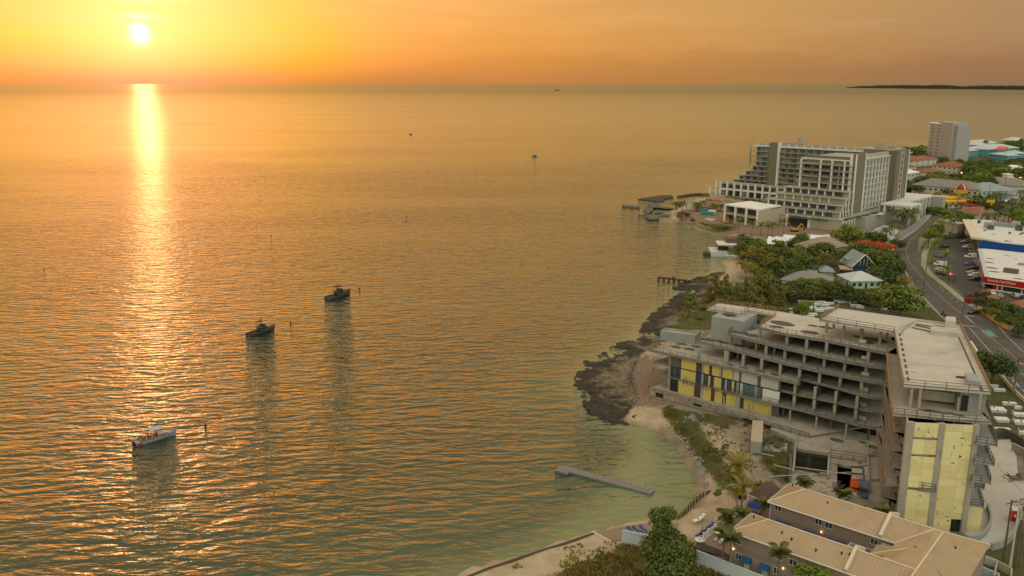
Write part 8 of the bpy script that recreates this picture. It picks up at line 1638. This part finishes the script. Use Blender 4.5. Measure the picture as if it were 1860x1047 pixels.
scatter([(1640, 272), (1684, 276), (1684, 286), (1640, 288)], 10, 4, 7, 4, 7, ['dark', 'dark', 'round']); scatter([(1750, 266), (1862, 258), (1862, 272), (1830, 266), (1750, 275)], 16, 4, 7, 4, 6, ['dark', 'round']); scatter([(1640, 330), (1690, 336), (1690, 347), (1642, 345)], 12, 3.5, 6, 3, 5, K); scatter([(1820, 300), (1864, 285), (1864, 302)], 10, 5, 7, 5, 7, ['dark'])
scatter([(1745, 360), (1862, 372), (1862, 384), (1836, 378), (1800, 377), (1745, 370)], 14, 3, 4.5, 2.5, 4, K)
fw.sort()
for i, (x, y, r, h, k_) in enumerate(fw): tree(x, y, r, h, k_, f'green tree in the far wood between distant roofs, {ordinal(i, len(fw))}', 'trees of the far wood', trunk=(y > 318))
tree(1741, 298, 7, 8, 'dark', 'dark domed tree at the foot of the grey tower'); tree(1716, 293, 7, 8, 'dark', 'large dark tree left of the tower foot'); tree(1763, 322, 5.5, 6, 'feather', 'golden-green tree beside the left street lamp')
# ---- palms
def frond_mesh(m, L=2.6, w=.46, droop=1.1, name='frond'):
    key = (name, m, L, droop)
    if key in _tree_cache: return _tree_cache[key]
    mb = MB(); n_ = 11; P_ = []
    for i in range(n_ + 1): f_ = i / n_; P_.append(Vector((L * f_ * (1 - .18 * f_), 0, L * (.42 * f_ - droop * .62 * f_ * f_))))
    for i in range(n_):
        a, b = P_[i], P_[i + 1]; f_ = (i + .5) / n_; ww = w * math.sin(math.pi * min(1, f_ * .86 + .10)) ** .7; mb.bar(a, b, .05, .05)
        for s_ in (-1, 1):
            for k_ in (0, .5):
                q_ = a.lerp(b, k_); tip = q_ + Vector((.30, s_ * ww * 1.45, -ww * .55 - .05)); mb.add([tuple(q_), tuple(q_ + Vector((.16, 0, 0))), tuple(tip + Vector((.05, 0, 0))), tuple(tip)], [(0, 1, 2, 3)])
    _tree_cache[key] = mb.mesh(name, M[m]); return _tree_cache[key]
def crown_mesh(m, L, v):
    key = ('pcrown', m, L, v)
    if key in _tree_cache: return _tree_cache[key]
    rs = random.Random(v); mb = MB(); 
    for i in range(17):
        a = i * 2.399 + rs.random() * .3; el_ = rs.uniform(-.15, .75); n_ = 6; pv_ = None
        for j in range(n_ + 1):
            f_ = j / n_; d = L * f_; z_ = L * (el_ * f_ - .95 * f_ * f_); c_ = Vector((math.cos(a) * d * (1 - .12 * f_), math.sin(a) * d * (1 - .12 * f_), z_)); w_ = .36 * L / 2.6 * math.sin(math.pi * min(1, f_ * .85 + .12)) * rs.uniform(.8, 1.15); sd_ = Vector((-math.sin(a), math.cos(a), 0)) * w_; q_ = (c_ - sd_ - Vector((0, 0, w_ * .6)), c_, c_ + sd_ - Vector((0, 0, w_ * .6)))
            if pv_ is not None: mb.add([tuple(x) for x in pv_ + q_], [(0, 1, 4, 3), (1, 2, 5, 4)])
            pv_ = q_
    _tree_cache[key] = mb.mesh('crown', M[m]); return _tree_cache[key]
def palm(px, py, h, label, group=None, near=False, m='leaf_palm', L=2.6, lean=(0, 0), z0=GZ):
    p = G2(px, py, z0 + h); bx_, by_ = p[0] - lean[0], p[1] - lean[1]; t_ = thing('palm_tree', label, 'palm tree', (bx_, by_, z0), group)
    key = ('ptrunk', round(h, 1), lean)
    if key not in _tree_cache:
        mb = MB(); n_ = 7
        for i in range(n_): f0, f1 = i / n_, (i + 1) / n_; mb.tube((lean[0] * f0 ** 1.4, lean[1] * f0 ** 1.4, h * f0), (lean[0] * f1 ** 1.4, lean[1] * f1 ** 1.4, h * f1), .20 - .09 * f0, .20 - .09 * f1, n=7, caps=False)
        _tree_cache[key] = mb.mesh('trunk', M['palm_trunk'])
    link(bpy.data.objects.new('trunk', _tree_cache[key]), t_)
    if near:
        for i in range(17):
            o_ = link(bpy.data.objects.new('frond', frond_mesh(m, L, droop=1.15)), t_); o_.location = (lean[0], lean[1], h); o_.rotation_euler = (0, random.uniform(-.95, .35) , i * 2.399 + random.uniform(-.2, .2)); s_ = random.uniform(.85, 1.1); o_.scale = (s_, s_, s_)
        for i in range(3): a = i * 2.1; MB().tube((lean[0] + math.cos(a) * .2, lean[1] + math.sin(a) * .2, h - .35), (lean[0] + math.cos(a) * .22, lean[1] + math.sin(a) * .22, h - .1), .13, .1, n=6).build('coconut', M['leaf_gold'], t_, local=True)
    else: o_ = link(bpy.data.objects.new('crown', crown_mesh(m, L, random.randrange(4))), t_); o_.location = (lean[0], lean[1], h); o_.rotation_euler = (0, 0, random.random() * 6)
def palms(lst, label, group, **kw):
    lst = sorted(lst); n_ = len(lst)
    for i, a in enumerate(lst): palm(a[0], a[1], a[2], f'{label}, {ordinal(i, n_)} of {n_}', group, **{**kw, **(a[3] if len(a) > 3 else {})})
palm(1341, 846, 7, 'golden coconut palm rising above the beach scrub', near=True, m='leaf_gold', L=3.8); palm(1349, 884, 6, 'golden palm with black banner at its foot', near=True, m='leaf_gold', L=3.0)
palms([(1461, 876, 4), (1531, 897, 5), (1603, 928, 3.6)], 'dark green palm between the motel roof and the deck', 'palms behind the motel roof', near=True, m='leaf_palm', L=2.0)
palms([(1386, 914, 5), (1351.6, 931.6, 4.6), (1319.7, 934.5, 2.6), (1316, 967, 6), (1329, 977, 6.5), (1417, 1001, 8)], 'dark palm in front of the motel wings', 'palms around the motel courtyard', near=True, m='leaf_palm', L=2.0)
palms([(1346, 479, 8, {'lean': (-3, 1)}), (1361, 484, 8, {'lean': (-1, 0)}), (1375, 456, 8), (1356, 462, 8), (1411, 474, 9), (1438, 462, 9), (1390, 470, 7), (1499, 466, 9)], 'golden coconut palm in the seaside grove', 'golden palms of the seaside grove', near=True, m='leaf_gold', L=4.4)
palms([(1348, 428, 7), (1549, 453, 6)], 'lone palm standing clear of the grove', 'lone palms near the white tents', near=True, m='leaf_palm', L=3.0)
palms([(1327, 405, 6), (1342, 402, 7), (1367, 407, 6), (1382, 410, 5), (1396, 411, 6), (1403, 407, 7), (1424.5, 403, 8)], 'coconut palm in the row before the white annex', 'palms before the annex', near=True, m='leaf_gold', L=4.2)
palms([(1283, 352, 5), (1229, 368, 6), (1240, 367, 6), (1265, 369, 5), (1276.5, 366, 4), (1270, 372, 4), (1309, 372, 4), (1296, 370, 4)], 'small palm on the hotel point near the lagoon', 'palms on the hotel point', L=4.2)
palms([(1686, 424, 8, {'m': 'leaf_bright'}), (1697, 443, 9), (1717, 465, 8), (1714.6, 398, 12), (1725, 388.6, 11), (1708, 404, 11), (1720.5, 490, 4)], 'tall palm on the verge beside the car park', 'palms on the road verge', near=True, m='leaf_bright', L=4.8)
palm(1732, 402, 9, 'silvery blue fan palm at the top of the car park', near=True, m='leaf_silver', L=3.0)
palms([(1634, 382, 10), (1646, 380.6, 10), (1655, 382, 10), (1662, 380.6, 9), (1626, 407, 6), (1611, 415, 6), (1640, 388, 8), (1650, 390, 8)], 'slender palm beside the hotel entrance canopy', 'palms by the hotel entrance', L=4.2, m='leaf_dark')
palms([(1791, 255.4, 12), (1763.7, 261, 9), (1821, 259, 9), (1832.5, 257, 11), (1857, 252.5, 12), (1674, 264, 9), (1669, 268, 7), (1659.6, 271.6, 6), (1800, 262, 8), (1771, 263, 8)], 'tall palm silhouette on the far shore', 'palms on the far shore', L=4.5, m='leaf_dark')
palms([(1703.5, 349, 7, {'m': 'leaf_gold'}), (1731, 351, 7), (1754, 352, 7), (1775, 355, 9), (1780, 357, 8), (1800, 353, 8), (1809.6, 351, 8), (1818, 351, 8), (1794, 336.6, 9), (1856, 347, 10), (1797, 388, 8), (1842, 362, 8), (1861, 358, 9), (1701, 318, 9), (1815, 386, 6), (1830, 373, 6), (1850, 374, 7), (1766, 312, 9), (1795, 314, 9), (1717, 370, 5)], 'palm among the distant roofs on the right', 'palms among the distant roofs', L=4.4)
# ---- ground cover (nobody could count it)
rs = np.random.RandomState(3)
def tufts(name, polys_px, dens, s0, s1, m, z=GZ, label='', cat='grass', blades=3, keep=None):
    V = []; Fc = []
    for poly in polys_px:
        w_ = np.array([G2(x, y, z) for x, y in poly]); lo, hi = w_.min(0), w_.max(0); n_ = int((hi - lo).prod() * dens); P_ = lo + rs.rand(n_, 2) * (hi - lo); P_ = P_[sdf(P_, w_) > 0]; P_ = P_[vnoise(P_, 3.5, 77, 3) > (.42 if keep is None else keep)]
        P_ = P_[sdf(P_, SHORE) > 1.2]
        for x, y in P_:
            for b in range(blades):
                a = rs.rand() * 6.28; s = rs.uniform(s0, s1); dx, dy = math.cos(a) * s * .5, math.sin(a) * s * .5; ox, oy = rs.normal(0, s * .3, 2); k_ = len(V)
                V += [(x + ox - dx, y + oy - dy, z - .05), (x + ox + dx, y + oy + dy, z - .05), (x + ox + dx * .3 + rs.normal(0, s * .3), y + oy + dy * .3 + rs.normal(0, s * .3), z + s * rs.uniform(.6, 1.2))]; Fc.append((k_, k_ + 1, k_ + 2))
    me_ = bpy.data.meshes.new(name); me_.from_pydata(V, [], Fc); me_.materials.append(M[m]); o_ = link(bpy.data.objects.new(name, me_)); tag(o_, label, cat, kind='stuff'); return o_
tufts('grass', [[(940, 1075), (1040, 1030), (1130, 990), (1180, 992), (1260, 1022), (1360, 1058), (1360, 1110), (940, 1110)]], 5.0, .35, .8, 'leaf_grass', 1.6, 'rough green and brown grass in the near corner below the pale wall', keep=.40)
tufts('dry_grass', [[(960, 1060), (1060, 1015), (1130, 990), (1260, 1022), (1360, 1058), (1300, 1100), (960, 1100)]], 2.0, .3, .7, 'leaf_dry', 1.6, 'dry brown grass patches among the near rough grass', keep=.52)
tufts('creeper', [[(900, 1040), (960, 1015), (1060, 985), (1110, 985), (1130, 990), (1040, 1030), (940, 1070)]], 3.2, .2, .5, 'leaf_green', 1.6, 'thin green creepers over the pale sand by the sea wall', keep=.50)
tufts('beach_weeds', [[(1195, 738), (1262, 748), (1395, 775), (1440, 790), (1440, 880), (1400, 888), (1345, 890), (1310, 885), (1278, 840), (1235, 790)]], 1.6, .2, .5, 'leaf_olive', GZ, 'sparse olive weeds over the sandy ground before the shell', keep=.53)
tufts('lawn', [[(1395, 543), (1480, 548), (1600, 546), (1690, 560), (1740, 600), (1600, 590), (1480, 585), (1380, 575)], [(1760, 600), (1790, 640), (1835, 692), (1880, 740), (1880, 810), (1800, 790), (1780, 700)]], 1.4, .15, .35, 'leaf_green', GZ, 'short green grass round the white tombs', keep=.3)
tufts('coastal_scrub', [[(1240, 560), (1300, 545), (1290, 600), (1215, 645), (1170, 640), (1215, 600)]], .9, .3, .7, 'leaf_olive', 1.9, 'patchy olive ground cover on the rocky ground by the shell', keep=.5)
# revetment stones and rubble
V = []; Fc = []
def rock(mb, x, y, z, s):
    r_ = [rs.uniform(.7, 1.2) for _ in range(8)]; n_ = 7; rings = []
    for f_, h_ in ((.75, -.3), (1.0, .15), (.6, .6)): rings.append([(x + math.cos(k_ * 6.283 / n_) * s * f_ * r_[k_], y + math.sin(k_ * 6.283 / n_) * s * f_ * r_[(k_ + 2) % 7], z + s * h_ * .9) for k_ in range(n_)])
    mb.loft(rings)
mb = MB(); line = [(1206, 775), (1232, 795), (1252, 815), (1268, 840), (1276, 865), (1284, 885)]
for a, b in zip(line, line[1:]):
    for i in range(42):
        f_ = rs.rand(); x, y = a[0] + (b[0] - a[0]) * f_ + rs.normal(0, 5), a[1] + (b[1] - a[1]) * f_ + rs.normal(0, 3); p = G2(x, y, 1.3); rock(mb, p[0], p[1], 1.25, rs.uniform(.12, .38))
o_ = struct('shore_stones', mb, M['stone_rock'], kind='stuff'); tag(o_, 'band of pale loose stones above the sandy beach', 'stones')
mb = MB()
for i in range(420):
    x, y = rs.uniform(1142, 1222), rs.uniform(655, 748); p = G2(x, y, 1.9); s_ = rs.uniform(.08, .3)
    if sdf(np.array([p]), DIRT[0])[0] > 0: rock(mb, p[0], p[1], 1.95, s_)
for i in range(120): x, y = rs.normal(1262, 8), rs.normal(757, 4); p = G2(x, y, GZ); rock(mb, p[0], p[1], 2.0, rs.uniform(.1, .4))
o_ = struct('rubble', mb, M['stone_rock'], kind='stuff'); tag(o_, 'brown stone rubble strewn left of the concrete shell', 'rubble')
mb = MB()
for i in range(500):
    x, y = rs.uniform(1050, 1320), rs.uniform(480, 770); p = G2(x, y, 0); d_ = sdf(np.array([p]), ROCK)[0]
    if -2.5 < d_ < 2.2 and sdf(np.array([p]), SHORE)[0] < 3: rock(mb, p[0], p[1], -.1, rs.uniform(.3, 1.0))
o_ = struct('shore_rocks', mb, M['seawall_mat'], kind='stuff'); tag(o_, 'dark jagged rocks breaking the water along the rock shelf', 'rocks')
